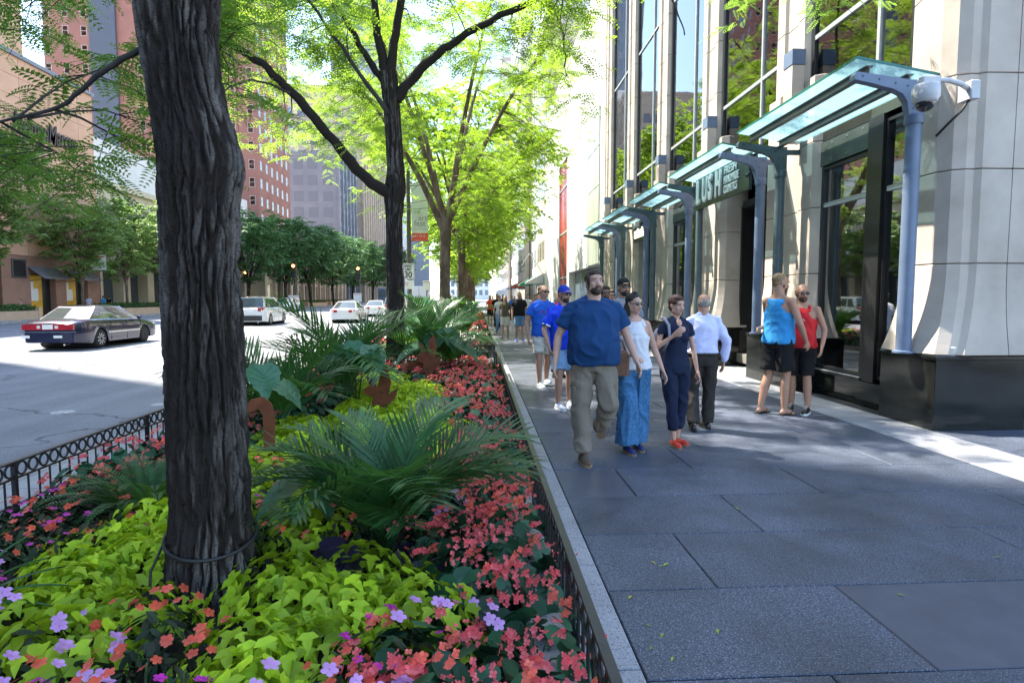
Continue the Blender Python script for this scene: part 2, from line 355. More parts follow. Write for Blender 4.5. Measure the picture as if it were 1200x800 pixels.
cu = tag(cbuild('curb', M['joint'], None, [(-4.04, -3.92, -80, 900, -0.25, -0.01)]), kind='structure')
for k in range(-2, 34):
    slab(cu, 'curb_stone', -4.06, -3.9, k * 1.8, k * 1.8 + 1.8, 0.006, M['curb'], b=.015, th=.17)
slabm = MB(); slabm.box(-4.06, -3.9, 61.2, 900, -.24, 0.006)
tag(slabm.build('far_curb', M['curb']), kind='structure')

# fallen yellow leaves on the paving
lf = MB()
for (x, y) in ((0.78, 2.95), (0.84, 2.6), (0.80, 2.68), (1.11, 2.62), (0.83, 2.42), (1.05, 3.3), (1.09, 3.32), (1.02, 3.35), (0.76, 2.5), (2.2, 2.9), (1.9, 4.2), (3.1, 3.3), (1.3, 5.0)):
    a = r1.uniform(0, 6.3); s_ = r1.uniform(.012, .024)
    p = [(x + s_ * math.cos(a + q) * w, y + s_ * math.sin(a + q) * w, 0.004 + (0.004 if i % 2 else 0)) for i, (q, w) in enumerate(((0, 1.4), (1.3, .45), (3.14, 1.1), (5, .45)))]
    lf.add(p, [(0, 1, 2, 3)])
tag(lf.build('fallen_leaves', leafm('fallen_leaf', (0.45, 0.36, 0.05), (0.15, 0.3, 0.04), sc=40, trans=.1)), 'small yellow and green leaves fallen on the dark granite slabs', 'fallen leaves', kind='stuff')

# ================================================================== SHOP BUILDING ON THE RIGHT
bld = thing('shop_building', 'pale limestone shop building with tall windows and black granite base beside the pavement', 'building', (5.5, 6.65, 0))
CZ = [0.88, 1.95, 3.03, 4.1, 5.17, 6.25, 7.4, 8.55, 9.7, 10.85, 12.0, 13.15, 14.3, 15.5, 16.7, 18.0]
def flare(z, z0=.88, h=1.05):
    t = max(0.0, 1 - (z - z0) / h); return 0.18 * t ** 2.0
def stone_block(poly, z0, z1, cx, cy, fl=True, name='stone_block', mat=None, g=0.005):
    m = MB(); n = len(poly); b = 0.008
    zs = [z0 + g, z0 + g + b] + ([z0 + (z1 - z0) * q for q in (.12, .25, .4, .55, .7, .85)] if (fl and z0 < 1.0) else []) + [z1 - g - b, z1 - g]
    rows = []
    for i, z in enumerate(zs):
        inset = b if i in (0, len(zs) - 1) else 0.0
        e = flare(z) if fl else 0
        r = []
        for (x, y) in poly:
            dx, dy = (x - cx), (y - cy); L = math.hypot(dx, dy) or 1
            ox = -e if (x < cx + .12 and fl != 'y') else 0; oy = (e * .55 * (1 if dy > 0 else -1)) if abs(dy) > .2 else 0
            r.append((x - inset * dx / L + ox, y - inset * dy / L + oy, z))
        rows += r
    k = len(zs)
    fs_ = [(i*n + j, i*n + (j+1) % n, (i+1)*n + (j+1) % n, (i+1)*n + j) for i in range(k-1) for j in range(n)] + [tuple(reversed(range(n))), tuple(range((k-1)*n, k*n))]
    m.add(rows, fs_); return m.build(name, mat or M['stone'], bld)
core = MB()
# near corner pier: two blocks per course
nb_a = [(6.14, 7.6), (5.62, 7.6), (5.47, 7.45), (5.42, 7.25), (5.43, 6.92), (5.50, 6.76), (5.62, 6.70), (5.72, 6.70), (5.78, 6.655), (6.14, 6.65)][::-1]
nb_b = [(6.15, 6.65), (6.6, 6.65), (6.6, 7.6), (6.15, 7.6)]
for i in range(len(CZ) - 1):
    stone_block(nb_a, CZ[i], CZ[i+1], 5.95, 7.1, True)
    stone_block(nb_b, CZ[i], CZ[i+1], 6.38, 7.1, 'y')
core.box(5.68, 6.55, 6.78, 7.5, .5, 18)
PC = [10.48, 14.2, 17.92, 21.62, 25.3]
for c in PC:
    lowp = [(6.1, c-.85), (6.1, c+.85), (5.62, c+.85), (5.5, c+.76), (5.5, c+.36), (5.57, c+.3), (5.57, c-.3), (5.5, c-.36), (5.5, c-.76), (5.62, c-.85)][::-1]
    upp = [(6.1, c-.42), (6.1, c+.62), (5.62, c+.62), (5.52, c+.56), (5.52, c+.3), (5.57, c+.26), (5.57, c-.1), (5.52, c-.16), (5.52, c-.36), (5.6, c-.42)][::-1]
    fin = [(5.49, c-.45), (5.49, c-.17), (5.28, c-.17), (5.28, c-.45)][::-1]
    for i in range(len(CZ) - 1):
        if i < 4: stone_block([(x, y) for x, y in lowp], CZ[i], CZ[i+1], 5.85, c, True)
        else: stone_block(upp, CZ[i], CZ[i+1], 5.85, c + .1, False)
    stone_block(fin, 4.2, 5.45, 5.39, c - .31, False, 'stone_fin')
    cbuild('fin_cap', M['steelgrey'] if False else M['steelblue'], bld, [(5.27, 5.50, c-.46, c-.16, 5.45, 5.70)])
    core.box(5.68, 6.05, c-.8, c+.8, .5, 4.1); core.box(5.72, 6.05, c-.36, c+.5, 4.1, 18)
core.box(6.2, 6.6, 7.6, 26.1, 17.95, 18.4)
core.build('mortar_core', M['stone_joint'], bld)
# plinths
def plinth(x0, x1, y0, y1, h):
    m = MB(); m.bbox(x0, x1, y0, y1, 0.0, h - .05, .006); m.build('plinth', M['plinth'], bld)
    m = MB(); m.bbox(x0 - .02, x1 + .02, y0 - .02, y1 + .02, h - .049, h, .012); m.build('plinth_top', M['plinth'], bld)
plinth(5.30, 6.42, 6.60, 7.55, .88)
for c in PC: plinth(5.26, 6.0, c - .92, c + .92, .88)
# setback wall right of the corner pier
cbuild('corner_wall', M['plinth'], bld, [(6.6, 12, 7.3, 7.6, 0, 2.0)]); cbuild('corner_wall', M['stone'], bld, [(6.6, 12, 7.35, 7.6, 2.0, 18)])
# interior volume
room = MB(); room.box(9.5, 9.6, 7.6, 26, 0, 18); room.box(5.9, 9.5, 7.62, 26, .1, .3); room.box(5.95, 9.5, 7.62, 26, 4.05, 4.3); room.box(5.95, 9.5, 7.6, 7.7, 0, 18); room.box(5.95, 9.5, 26, 26.1, 0, 18)
for z in (8.1, 12.3, 16.4): room.box(6.4, 9.5, 7.62, 26, z, z + .3)
for c in PC: room.box(6.1, 9.5, c - .06, c + .06, .3, 18)
room.build('interior_wall', M['interior'], bld)
up = MB(); up.box(7.6, 7.7, 7.7, 26, 4.32, 18)
for k in range(12): up.box(6.3, 7.6, 9 + k * 1.45, 9.1 + k * 1.45, 4.32, 18)
up.build('upper_room_wall', M['interior_up'], bld)
disp = MB()
rr = random.Random(5)
for z in (0.75, 1.15, 1.55, 1.95, 2.35): disp.box(6.9, 7.2, 7.8, 9.6, z, z + .03)
disp.box(7.2, 7.25, 7.8, 9.6, .3, 2.8)
disp.build('shelf', M['frame'], bld)
for q in range(5):
    g = MB()
    for z in (0.78, 1.18, 1.58, 1.98):
        y = 7.85 + rr.uniform(0, .1)
        while y < 9.5:
            w = rr.uniform(.05, .12)
            if rr.randrange(5) == q: g.lathe([(w/2, z), (w/2, z + .08), (w/3, z + .12)], (7.0, y, 0), 7)
            y += w + .05
    g.build('shelf_goods', pm('goods%d' % q, [(0.5, .16, .03), (.45, .05, .03), (.5, .42, .3), (.06, .25, .1), (.4, .3, .05)][q], rough=.5), bld)
def window(y0, y1, x, z0, z1, name='window', mat=None, vm=(), hm=(), t=.06, frame=None, depth=.12, hz=None):
    fr = MB(); d = depth
    fr.box(x - d/2, x + d/2, y0, y0 + t, z0, z1); fr.box(x - d/2, x + d/2, y1 - t, y1, z0, z1)
    fr.box(x - d/2 + .002, x + d/2 - .002, y0 + t, y1 - t, z0, z0 + t); fr.box(x - d/2 + .002, x + d/2 - .002, y0 + t, y1 - t, z1 - t, z1)
    w = fr.build('window_frame', frame or M['frame'], bld)
    mu = MB()
    for v in vm: mu.box(x - .05, x + .03, v - .03, v + .03, z0 + t, z1 - t)
    for h in hm: mu.box(x - .046, x + .026, y0 + t, y1 - t, h - .035, h + .035)
    if vm or hm: mu.build('mullion', hz or M['mull'], w)
    vv = [y0 + t] + list(vm) + [y1 - t]; hh = [z0 + t] + list(hm) + [z1 - t]
    for i in range(len(vv) - 1):
        for j in range(len(hh) - 1):
            p = MB(); p.box(x - .012, x, vv[i], vv[i+1], hh[j], hh[j+1]); p.build('pane', mat or M['glass'], w)
# ground floor windows
def shop_window(y0, y1, z1=3.66):
    window(y0, y1, 5.68, .40, z1, hm=(3.05,), t=.05)
    f = MB(); f.box(5.60, 5.78, y0 - .02, y1 + .02, 3.68, 4.06); o = f.build('fascia', M['fascia'], bld)
    rv = MB()
    k = y0 + .15
    while k < y1:
        for z in (3.74, 4.0): rv.ball((5.598, k, z), .012, 6, 4)
        k += .38
    rv.build('rivet', M['steelgrey'], o)
    sp = MB(); sp.bbox(5.60, 5.9, y0 - .05, y1 + .05, 0, .34, .006); sp.build('plinth', M['plinth'], bld)
    cbuild('sill', M['frame'], bld, [(5.56, 5.9, y0 - .05, y1 + .05, .345, .385)])
    cbuild('sill', M['mull'], bld, [(5.555, 5.6, y0 - .05, y1 + .05, .386, .395)])
shop_window(8.42, 9.62)
window(7.6, 8.1, 5.68, .40, 4.0, hm=(3.05,), t=.04)
cbuild('frame_post', M['frame'], bld, [(5.58, 5.86, 8.1, 8.42, .35, 4.08)])
cbuild('plinth', M['plinth'], bld, [(5.57, 5.9, 7.58, 8.44, 0, .34)])
cbuild('fascia', M['fascia'], bld, [(5.60, 5.78, 7.6, 8.4, 4.08, 4.3)])
shop_window(15.05, 17.05); cbuild('frame_post', M['frame'], bld, [(5.6, 5.8, 15.06, 15.4, .35, 3.67)])
shop_window(22.48, 24.42)
cbuild('canopy_rail', M['frame'], bld, [(5.62, 5.8, 7.6, 26.1, 4.08, 4.22)])
# upper glazing
for (y0, y1) in ((7.62, 10.03), (11.12, 13.75), (14.85, 17.47), (18.57, 21.17), (22.27, 24.85)):
    window(y0, y1, 5.66, 4.3, 17.9, mat=M['glass_up'], vm=(y0 + .72,), hm=(5.85, 9.95, 14.0), t=.07, depth=.1)
# entrance bays
def entrance(y0, y1, name='door'):
    m = MB(); m.box(5.95, 6.75, y0, y0 + .08, 0.0, 3.6); m.box(5.95, 6.75, y1 - .08, y1, 0, 3.6); m.box(5.95, 6.75, y0 + .08, y1 - .08, 3.55, 3.7)
    m.box(5.9, 6.75, y0, y1, 4.0, 4.28)
    m.build('door_surround', M['frame'], bld)
    cbuild('threshold', M['band'], bld, [(5.3, 6.8, y0, y1, -.02, .012)])
    ym = (y0 + y1) / 2
    window(y0 + .09, y1 - .09, 6.62, 2.75, 3.54, vm=(ym,), t=.07, hz=M['frame'])
    for a, b in ((y0 + .09, ym - .004), (ym + .004, y1 - .09)):
        d = MB(); d.box(6.6, 6.65, a, a + .09, .02, 2.74); d.box(6.6, 6.65, b - .09, b, .02, 2.74); d.box(6.602, 6.648, a + .09, b - .09, .02, .3); d.box(6.602, 6.648, a + .09, b - .09, 2.62, 2.74)
        o = d.build('door', M['frame'], bld); cbuild('pane', M['glass'], o, [(6.62, 6.63, a + .09, b - .09, .3, 2.62)])
        hb = MB(); hy = b - .13 if a < ym - .5 else a + .13
        hb.tube([(6.6, hy, .85), (6.54, hy, .88), (6.54, hy, 1.7), (6.6, hy, 1.73)], .015, 8); hb.build('handle', M['mull'], o)
entrance(11.34, 13.34); entrance(18.78, 20.76)
# building end
cbuild('end_wall', M['stone'], bld, [(5.55, 9.6, 26.16, 26.4, 0, 18.2)])

# ---- canopy with posts and brackets
cgl, nd_, lk_, bs_ = new_mat('canopy_glass')
nd_.remove(bs_)
t1 = nd_.new('ShaderNodeBsdfTransparent'); t1.inputs[0].default_value = (.60, .80, .86, 1)
t2 = nd_.new('ShaderNodeBsdfTranslucent'); t2.inputs[0].default_value = (.46, .62, .66, 1)
t3 = nd_.new('ShaderNodeBsdfGlossy'); t3.inputs[1].default_value = .05
mx1 = nd_.new('ShaderNodeMixShader'); mx1.inputs[0].default_value = .42; lk_.new(t1.outputs[0], mx1.inputs[1]); lk_.new(t2.outputs[0], mx1.inputs[2])
mx2 = nd_.new('ShaderNodeMixShader'); mx2.inputs[0].default_value = .12; lk_.new(mx1.outputs[0], mx2.inputs[1]); lk_.new(t3.outputs[0], mx2.inputs[2])
lk_.new(mx2.outputs[0], [x for x in nd_ if x.type == 'OUTPUT_MATERIAL'][0].inputs[0]); M['canopy'] = cgl
M['glass_edge'] = pm('glass_edge', (0.02, 0.16, 0.13), rough=.15)
can = thing('glass_canopy', 'blue glass canopy on riveted steel brackets running along the shop fronts', 'canopy', (5.18, 7.0, 0))
posts = [6.98] + [c + s_ * .36 for c in PC[:-1] for s_ in (-1, 1)] + [PC[-1] - .36]
XO, ZO, XI, ZI = 4.42, 4.33, 5.36, 4.17
def zat(x): return ZO + (x - XO) / (XI - XO) * (ZI - ZO)
for i in range(0, len(posts) - 1):
    y0, y1 = posts[i], posts[i+1]
    if i % 2 == 0:
        a, b = y0 - .04, y1 + .02; ym = (a + b) / 2
        for (u, v) in ((a, ym - .006), (ym + .006, b)):
            m = MB(); m.prism([(XO, ZO), (XI + .1, zat(XI + .1)), (XI + .1, zat(XI + .1) + .02), (XO, ZO + .02)], u, v, 'y'); g_ = m.build('glass_panel', M['canopy'], can)
        e = MB(); e.box(XO - .012, XO - .001, a, b, ZO - .004, ZO + .022); e.prism([(XO, ZO - .004), (XI + .1, zat(XI + .1) - .004), (XI + .1, zat(XI + .1) + .024), (XO, ZO + .024)], a - .012, a - .002, 'y'); e.build('glass_edge', M['glass_edge'], can)
        for xb in (4.62, 5.12):
            zb = zat(xb)
            w = MB(); w.box(xb - .045, xb + .045, a + .06, b - .06, zb - .03, zb - .018); w.box(xb - .006, xb + .006, a + .06, b - .06, zb - .105, zb - .03); w.box(xb - .045, xb + .045, a + .06, b - .06, zb - .117, zb - .105)
            w.build('beam', M['steelgrey'], can)
post_m = {}
for i, y in enumerate(posts):
    mt = M['steelblue'] if i % 2 == 0 else M['steelblue']
    if i % 2 == 1: mt = M['steelgreen']
    x = 5.18; z0 = .885
    p = MB(); p.lathe([(.085, z0), (.085, 3.6)], (x, y, 0), 16); p.lathe([(.1, 3.6), (.105, 3.62), (.105, 3.7), (.09, 3.72)], (x, y, 0), 16); p.lathe([(.12, z0 - .003), (.12, z0 + .02), (.09, z0 + .03)], (x, y, 0), 16)
    pp = p.build('post', mt, can, 'auto')
    br = MB()
    poly = [(5.26, 3.70), (5.26, 4.10), (5.10, 4.10), (4.43, 4.18), (4.40, 4.15), (4.40, 4.09), (4.62, 4.05), (4.88, 3.99), (4.99, 3.94), (5.05, 3.86), (5.08, 3.70)][::-1]
    br.prism(poly, y - .05, y + .05, 'y')
    b_ = br.build('bracket', mt, can)
    rv = MB()
    for (rx, rz) in ((4.5, 4.13), (4.7, 4.1), (4.9, 4.06), (5.05, 4.03), (5.2, 4.05), (5.13, 3.92), (5.21, 3.92), (5.13, 3.78), (5.21, 3.78)):
        rv.ball((rx, y - .052, rz), .013, 6, 4)
    rv.build('rivet', mt, b_)
    tie = MB(); tie.box(5.26, 5.62, y - .03, y + .03, 3.98, 4.06); tie.build('wall_tie', mt, can)
# little spot lamps under the canopy
for i, (y, x) in enumerate(((10.95, 5.02), (14.7, 5.05), (18.3, 5.05), (22.0, 5.05))):
    l = thing('spot_lamp', ['small black spot lamp under the canopy left of the wall camera, above the doorway sign', 'small spot lamp on the second bracket pair under the glass canopy', 'small spot lamp on the third bracket pair under the glass canopy', 'farthest small spot lamp under the glass canopy'][i], 'lamp', (x, y, 3.8))
    m = MB(); m.tube([(x + .08, y, 3.9), (x, y, 3.85)], .01, 6); m.tube([(x, y, 3.86), (x - .07, y - .02, 3.78)], [.022, .035], 8); m.build('housing', M['frame'], l)

# ---- shop sign
def text_obj(s_, size, ext, mat, M4, name, parent, shear=0, xs=1.0, bold=0.0):
    cu_ = bpy.data.curves.new('txt', 'FONT'); cu_.body = s_; cu_.size = size; cu_.extrude = ext; cu_.offset = bold; cu_.shear = shear; cu_.align_x = 'LEFT'; cu_.resolution_u = 3
    o = bpy.data.objects.new('txt', cu_); COL.objects.link(o)
    dg = bpy.context.evaluated_depsgraph_get(); me = bpy.data.meshes.new_from_object(o.evaluated_get(dg)); bpy.data.objects.remove(o)
    me.materials.clear(); me.materials.append(mat)
    T = M4 @ Matrix.Diagonal((xs, 1, 1, 1)); off = wloc(parent) if parent else Vector((0, 0, 0))
    me.transform(Matrix.Translation(-off) @ T); me.update()
    return inst(me, name, parent)
def face_negx(x, y, z): return Matrix(((0, 0, -1, x), (-1, 0, 0, y), (0, 1, 0, z), (0, 0, 0, 1)))
def face_posx(x, y, z): return Matrix(((0, 0, 1, x), (1, 0, 0, y), (0, 1, 0, z), (0, 0, 0, 1)))
def face_negy(x, y, z): return Matrix(((1, 0, 0, x), (0, 0, -1, y), (0, 1, 0, z), (0, 0, 0, 1)))
sg = thing('shop_sign', 'dark green-grey shop sign with large white LUSH letters under the glass canopy', 'sign', (5.3, 12.7, 3.55))
m = MB(); m.box(5.02, 5.08, 10.98, 13.72, 3.56, 4.24); m.build('sign_board', M['fascia'], sg)
M['letter'] = pm('sign_letter', (0.75, 0.76, 0.74), (0.7, 0.7, 0.69), rough=.4)
for i, ch in enumerate('LUSH'):
    text_obj(ch, .74, .02, M['letter'], face_negx(5.0, 13.60 - i * .36, 3.67), 'letter', sg, xs=.58, bold=.018)
for i, wd in enumerate(('FRESH', 'HANDMADE', 'COSMETICS')):
    text_obj(wd, .22, .01, M['letter'], face_negx(5.005, 12.08, 4.04 - i * .19), 'small_lettering', sg, xs=(.98, .56, .54)[i], bold=.004)
s2 = thing('entrance_sign', 'warm lit fascia over the far entrance beneath the canopy', 'sign', (5.35, 20, 3.5))
cbuild('sign_board', M['fascia'], s2, [(5.42, 5.5, 18.9, 20.7, 3.45, 3.95)])
m = MB()
for k in range(9): m.box(5.40, 5.42, 19.0 + k * .18, 19.11 + k * .18, 3.58, 3.58 + (.24 if k % 3 else .3))
m.build('lit_letter', emitm('warm_letter', (1, .8, .5), 1.2), s2)

# ---- dome camera on the pier
cc = thing('security_camera', 'white dome security camera on a bent arm bolted to the corner pier', 'security camera', (5.5, 6.64, 3.9))
cy = 6.52
m = MB(); m.bbox(5.47, 5.58, cy - .02, 6.70, 3.76, 3.96, .01); m.build('mounting_box', M['plastic_w'], cc)
m = MB(); m.tube([(5.5, cy + .04, 3.87), (5.38, cy + .02, 3.92), (5.22, cy, 3.95), (5.05, cy, 3.95), (4.98, cy, 3.94)], [.03, .028, .028, .028, .028], 10); m.build('arm', M['plastic_w'], cc, True)
m = MB(); m.bbox(4.88, 5.10, cy - .05, cy + .05, 3.90, 3.985, .015); m.build('arm_cap', M['plastic_w'], cc)
m = MB(); m.lathe([(.06, 3.91), (.12, 3.895), (.135, 3.87), (.138, 3.76), (.12, 3.73), (.115, 3.70)][::-1], (4.96, cy, 0), 20); m.build('housing', M['plastic_w'], cc, True)
m = MB(); m.ball((4.96, cy, 3.705), (.1, .1, .1), 16, 10); m.build('dome', pm('smoked_dome', (.02, .02, .022), rough=.05, coat=.5), cc, True)
m = MB(); m.tube([(5.52, cy + .05, 3.78), (5.47, 6.62, 3.66), (5.42, 6.75, 3.55), (5.4, 6.9, 3.45)], .014, 8); m.build('cable', M['black'], cc, True)

# ---- things left on the plinth
cup = thing('paper_cup', 'white paper cup with a straw standing on the black granite ledge of the corner pier', 'cup', (5.52, 6.64, .88))
m = MB(); m.lathe([(.032, .88), (.042, .965), (.045, .968), (.045, .975), (.038, .978)], (5.52, 6.64, 0), 14); m.build('cup_body', M['white'], cup, True)
m = MB(); m.tube([(5.52, 6.64, .97), (5.545, 6.64, 1.03)], .004, 6); m.build('straw', M['white'], cup)
cup2 = thing('plastic_cup', 'clear plastic cup with red drink left beside the blue post on the ledge', 'cup', (5.36, 7.35, .88))
m = MB(); m.lathe([(.033, .88), (.042, 1.02), (.044, 1.024)], (5.36, 7.35, 0), 14); m.build('cup_body', glassm('clear_cup', (.85, .88, .9), .1), cup2, True)
m = MB(); m.lathe([(.03, .882), (.034, .93)], (5.36, 7.35, 0), 12); m.build('drink', pm('red_drink', (.3, .02, .01), rough=.3), cup2, True)
m = MB(); m.tube([(5.36, 7.35, .93), (5.385, 7.35, 1.09)], .004, 6); m.build('straw', M['white'], cup2)

# ================================================================== BUILDINGS FARTHER ALONG THE RIGHT
def facade_x(parent, xw, y0, y1, z0, z1, ny, nz, mat, wmat, w=.55, h=.6, side=1, dep=.18, gz=0.0):
    """windows on a wall whose outer face is x = xw (side=+1: wall looks to -X)"""
    fw = MB(); dy = (y1 - y0) / ny; dz = (z1 - z0) / nz
    for i in range(ny):
        for j in range(nz):
            a = y0 + dy * (i + .5 - w/2); b = y0 + dy * (i + .5 + w/2); c = z0 + dz * (j + .5 - h/2); d = z0 + dz * (j + .5 + h/2)
            if side > 0: xs = (xw - .03, xw + .02)
            else: xs = (xw - .02, xw + .03)
            me = MB(); me.box(xs[0], xs[1], a, b, c, d)
            o = me.build('window', wmat, parent)
def wmat(name, c=(0.05, 0.065, 0.08), r=.08): return pm(name, c, tuple(x * 1.3 for x in c), rough=r, spec=.8)
M['win'] = wmat('window_glass'); M['win2'] = wmat('window_glass_blue', (.12, .16, .2))
M['wwhite'] = pm('white_stone', (0.72, 0.71, 0.69), (0.62, 0.61, 0.59), sc=.4, rough=.7)
M['red'] = pm('red_panel', (0.42, 0.02, 0.03), (0.33, 0.012, 0.02), sc=.5, rough=.25)
M['tan'] = pm('tan_stone', (0.48, 0.40, 0.32), (0.40, 0.33, 0.26), sc=.6, rough=.8)
wb = thing('white_building', 'white stone shop building with a tall red glass slot in its front', 'building', (6.0, 26.6, 0))
m = MB()
m.box(5.95, 14, 26.6, 39.9, 3.2, 17); m.box(5.95, 14, 43.9, 53, 0, 17); m.box(5.95, 14, 39.9, 43.9, 10.9, 17); m.box(5.95, 14, 26.6, 39.9, 0, .35); m.box(5.95, 14, 26.6, 27.4, .35, 3.2); m.box(5.95, 14, 39.0, 39.9, .35, 3.2); m.box(6.9, 14, 27.4, 39, .35, 3.2)
m.build('wall', M['wwhite'], wb)
m = MB(); m.box(6.04, 6.14, 39.9, 43.9, 0.02, 10.9); o = m.build('red_wall', M['red'], wb)
m = MB()
for z in (2.9, 6.0, 9.1): m.box(6.0, 6.04, 39.9, 43.9, z, z + .12)
m.box(6.01, 6.04, 41.6, 41.7, .02, 10.8); m.build('glazing_bar', M['mull'], wb)
for k in range(4):
    m = MB(); m.box(6.35, 6.4, 27.5 + k * 2.88, 30.3 + k * 2.88, .4, 3.15); m.build('window', M['win2'], wb)
mg = pm('marble_reflection', (0.5, 0.53, 0.48), (0.3, 0.34, 0.28), sc=1.2, rough=.15, stretch=(1, 1, .25))  # greenish window glass; the marble reflection is painted into its colour
for k in range(4):
    m = MB(); m.box(5.9, 5.94, 29.2 + .02, 32.4, 3.25 + k * 1.9, 5.1 + k * 1.9); m.build('reflecting_pane', mg, wb)
rb = [(6.2, 53.2, 62, 26, M['tan'], 5, 7), (7.0, 62.2, 78, 46, M['wwhite'], 7, 12), (6.2, 78.2, 92, 30, M['tan'], 6, 8), (6.6, 92.2, 118, 70, M['wwhite'], 10, 18), (6.0, 118.2, 150, 38, M['tan'], 12, 10), (6.4, 150.3, 210, 60, M['wwhite'], 14, 12)]
lb = ['tan stone building with narrow windows just past the white building with the red slot', 'pale tower with tall blue windows behind the street trees on the right', 'tan building halfway down the right side of the avenue', 'tall pale tower rising over the tree crowns far down the right side', 'low tan building far down the right side of the avenue', 'farthest pale building on the right side of the avenue']
for i, (x, y0, y1, h, mt, ny, nz) in enumerate(rb):
    b = thing('building', lb[i], 'building', (x, y0, 0)); cbuild('wall', mt, b, [(x, x + 14, y0, y1, 0, h)])
    cbuild('cornice', M['stone'], b, [(x - .25, x + 14.2, y0 - .05, y1 - .1, h - .8, h + .1)])
    facade_x(b, x, y0 + .6, y1 - .6, 4.6, h - 1.2, ny, nz, mt, M['win2'] if i % 2 else M['win'], .5, .62)
    m = MB(); n_ = max(2, int((y1 - y0) / 4))
    for k in range(n_):
        a = y0 + (y1 - y0) / n_ * k; m2 = MB(); m2.box(x - .05, x + .02, a + .4, a + (y1 - y0) / n_ - .3, .4, 3.8); m2.build('shop_window', M['win'], b)
# awnings on the far right buildings
for i, (y, c) in enumerate(((56, (.75, .75, .72)), (66, (.03, .2, .14)), (82, (.5, .1, .06)), (96, (.7, .7, .7)))):
    a = thing('awning', ['white sloped awning over a shop front on the far right pavement', 'dark green awning over a far shop front on the right', 'rust red awning far down the right pavement', 'smallest pale awning at the far end of the right pavement'][i], 'awning', (6, y, 2.8))
    m = MB(); m.prism([(6.15, 2.9), (4.6, 2.9), (4.6, 3.05), (6.15, 3.9)], y, y + 3, 'y'); m.build('cloth', pm('awning_cloth%d' % i, c, rough=.8), a)
    m = MB(); m.tube([(4.65, y + .1, 2.9), (6.1, y + .1, 2.7)], .02, 6); m.build('strut', M['mull'], a)
fl = thing('flag_pole', 'slanted white flag pole bracket projecting from the tan building over the pavement', 'flag pole', (6.2, 54, 4))
m = MB(); m.tube([(6.2, 54, 3.2), (4.9, 53.8, 5.2), (4.6, 53.7, 5.5)], [.05, .04, .03], 8); m.tube([(4.6, 53.7, 5.5), (3.9, 53.6, 4.4)], .03, 8); m.build('pole', M['white'], fl)

# ================================================================== OPPOSITE SIDE OF THE AVENUE
M['orange'] = pm('orange_stone', (0.62, 0.37, 0.24), (0.54, 0.31, 0.20), sc=.5, rough=.75, var=.05)
M['brown'] = pm('brown_stone', (0.34, 0.19, 0.14), (0.26, 0.14, 0.10), sc=1.0, rough=.5, var=.06)
M['cream'] = pm('cream_stone', (0.62, 0.54, 0.40), (0.55, 0.47, 0.34), sc=.5, rough=.8)
M['brick'] = pm('red_brick', (0.33, 0.155, 0.12), (0.27, 0.12, 0.095), sc=.25, rough=.9, bmp=.1, bsc=2)
M['greyb'] = pm('grey_cladding', (0.22, 0.24, 0.28), (0.17, 0.19, 0.23), sc=.3, rough=.7)
nm = thing('department_store', 'orange stone department store with a black script sign and grey awnings across the avenue', 'building', (-36, 33.4, 0))
m = MB(); m.box(-60, -36.12, 33.4, 59.4, 4.9, 20.3); m.box(-60, -38.0, 33.4, 59.4, 0, 4.9); m.build('wall', M['stone_joint'], nm)
m = MB(); m.box(-60, -36.0, 33.4, 43.6, 4.9, 20.3); m.box(-60, -40.5, 33.4, 57.5, 20.3, 38); m.build('upper_wall', M['orange'], nm)
py = [43.6, 45.9, 48.2, 50.5, 52.8, 55.1, 57.4, 59.45]; pz = [4.9 + 1.54 * i for i in range(11)]
for i in range(7):
    for j in range(10):
        p = MB(); p.box(-36.14, -36.0, py[i] + .015, py[i+1] - .015, pz[j] + .015, pz[j+1] - .015); p.build('stone_panel', M['orange'], nm)
for a, b, z in ((-36.0, -59, 0),):
    p = MB(); p.box(-59.9, -36.02, 59.4, 59.5, 4.9, 20.3); p.build('side_wall', M['orange'], nm)
m = MB(); m.box(-60, -35.8, 33.4, 59.6, 20.3, 20.6); m.build('parapet', M['greyb'], nm)
m = MB()
for a, b in ((33.4, 47.2), (47.6, 50.5), (53.4, 54.7), (57.6, 59.4)): m.box(-38.0, -36.0, a, b, 0, 4.88)
for a, b in ((50.5, 53.4), (54.7, 57.6)): m.box(-38.0, -36.02, a, b, 3.5, 4.88)
m.build('base_wall', M['brown'], nm)
M['yellow'] = pm('yellow_display', (0.75, 0.45, 0.02), (0.6, 0.3, 0.02), sc=2, rough=.4)
for i, (a, b) in enumerate(((50.5, 53.4), (54.7, 57.6))):
    m = MB(); m.box(-36.4, -36.25, a, a + 1.6, .1, 3.4); o = m.build('display_panel', M['yellow'], nm)
    m = MB(); m.box(-36.6, -36.5, a + 1.7, b, .0, 3.5); m.build('doorway', M['frame'], nm)
    m = MB(); m.box(-36.24, -36.2, a + .3, a + 1.1, 1.3, 2.3); m.box(-36.24, -36.2, a + .3, a + .6, 2.3, 2.9); m.build('display_figure', M['white'], nm)
    aw = thing('grey_awning', ['grey sloped awning over the yellow display nearest the black plaque', 'grey sloped awning over the second store doorway beside the small trees'][i], 'awning', (-36, a, 3))
    m = MB(); m.prism([(-35.98, 4.1), (-35.98, 4.0), (-34.75, 3.1), (-34.7, 3.1), (-34.7, 3.2)], a - .2, b + .1, 'y'); m.build('cloth', pm('awning_grey%d' % i, (.22, .22, .24), rough=.8), aw)
    m = MB(); m.tube([(-34.75, b, 3.15), (-36, b, 2.9)], .02, 5); m.tube([(-34.75, a, 3.15), (-36, a, 2.9)], .02, 5); m.build('strut', M['frame'], aw)
pl = thing('wall_plaque', 'black square plaque on the brown stone left of the yellow display', 'plaque', (-36, 49.3, 3.7))
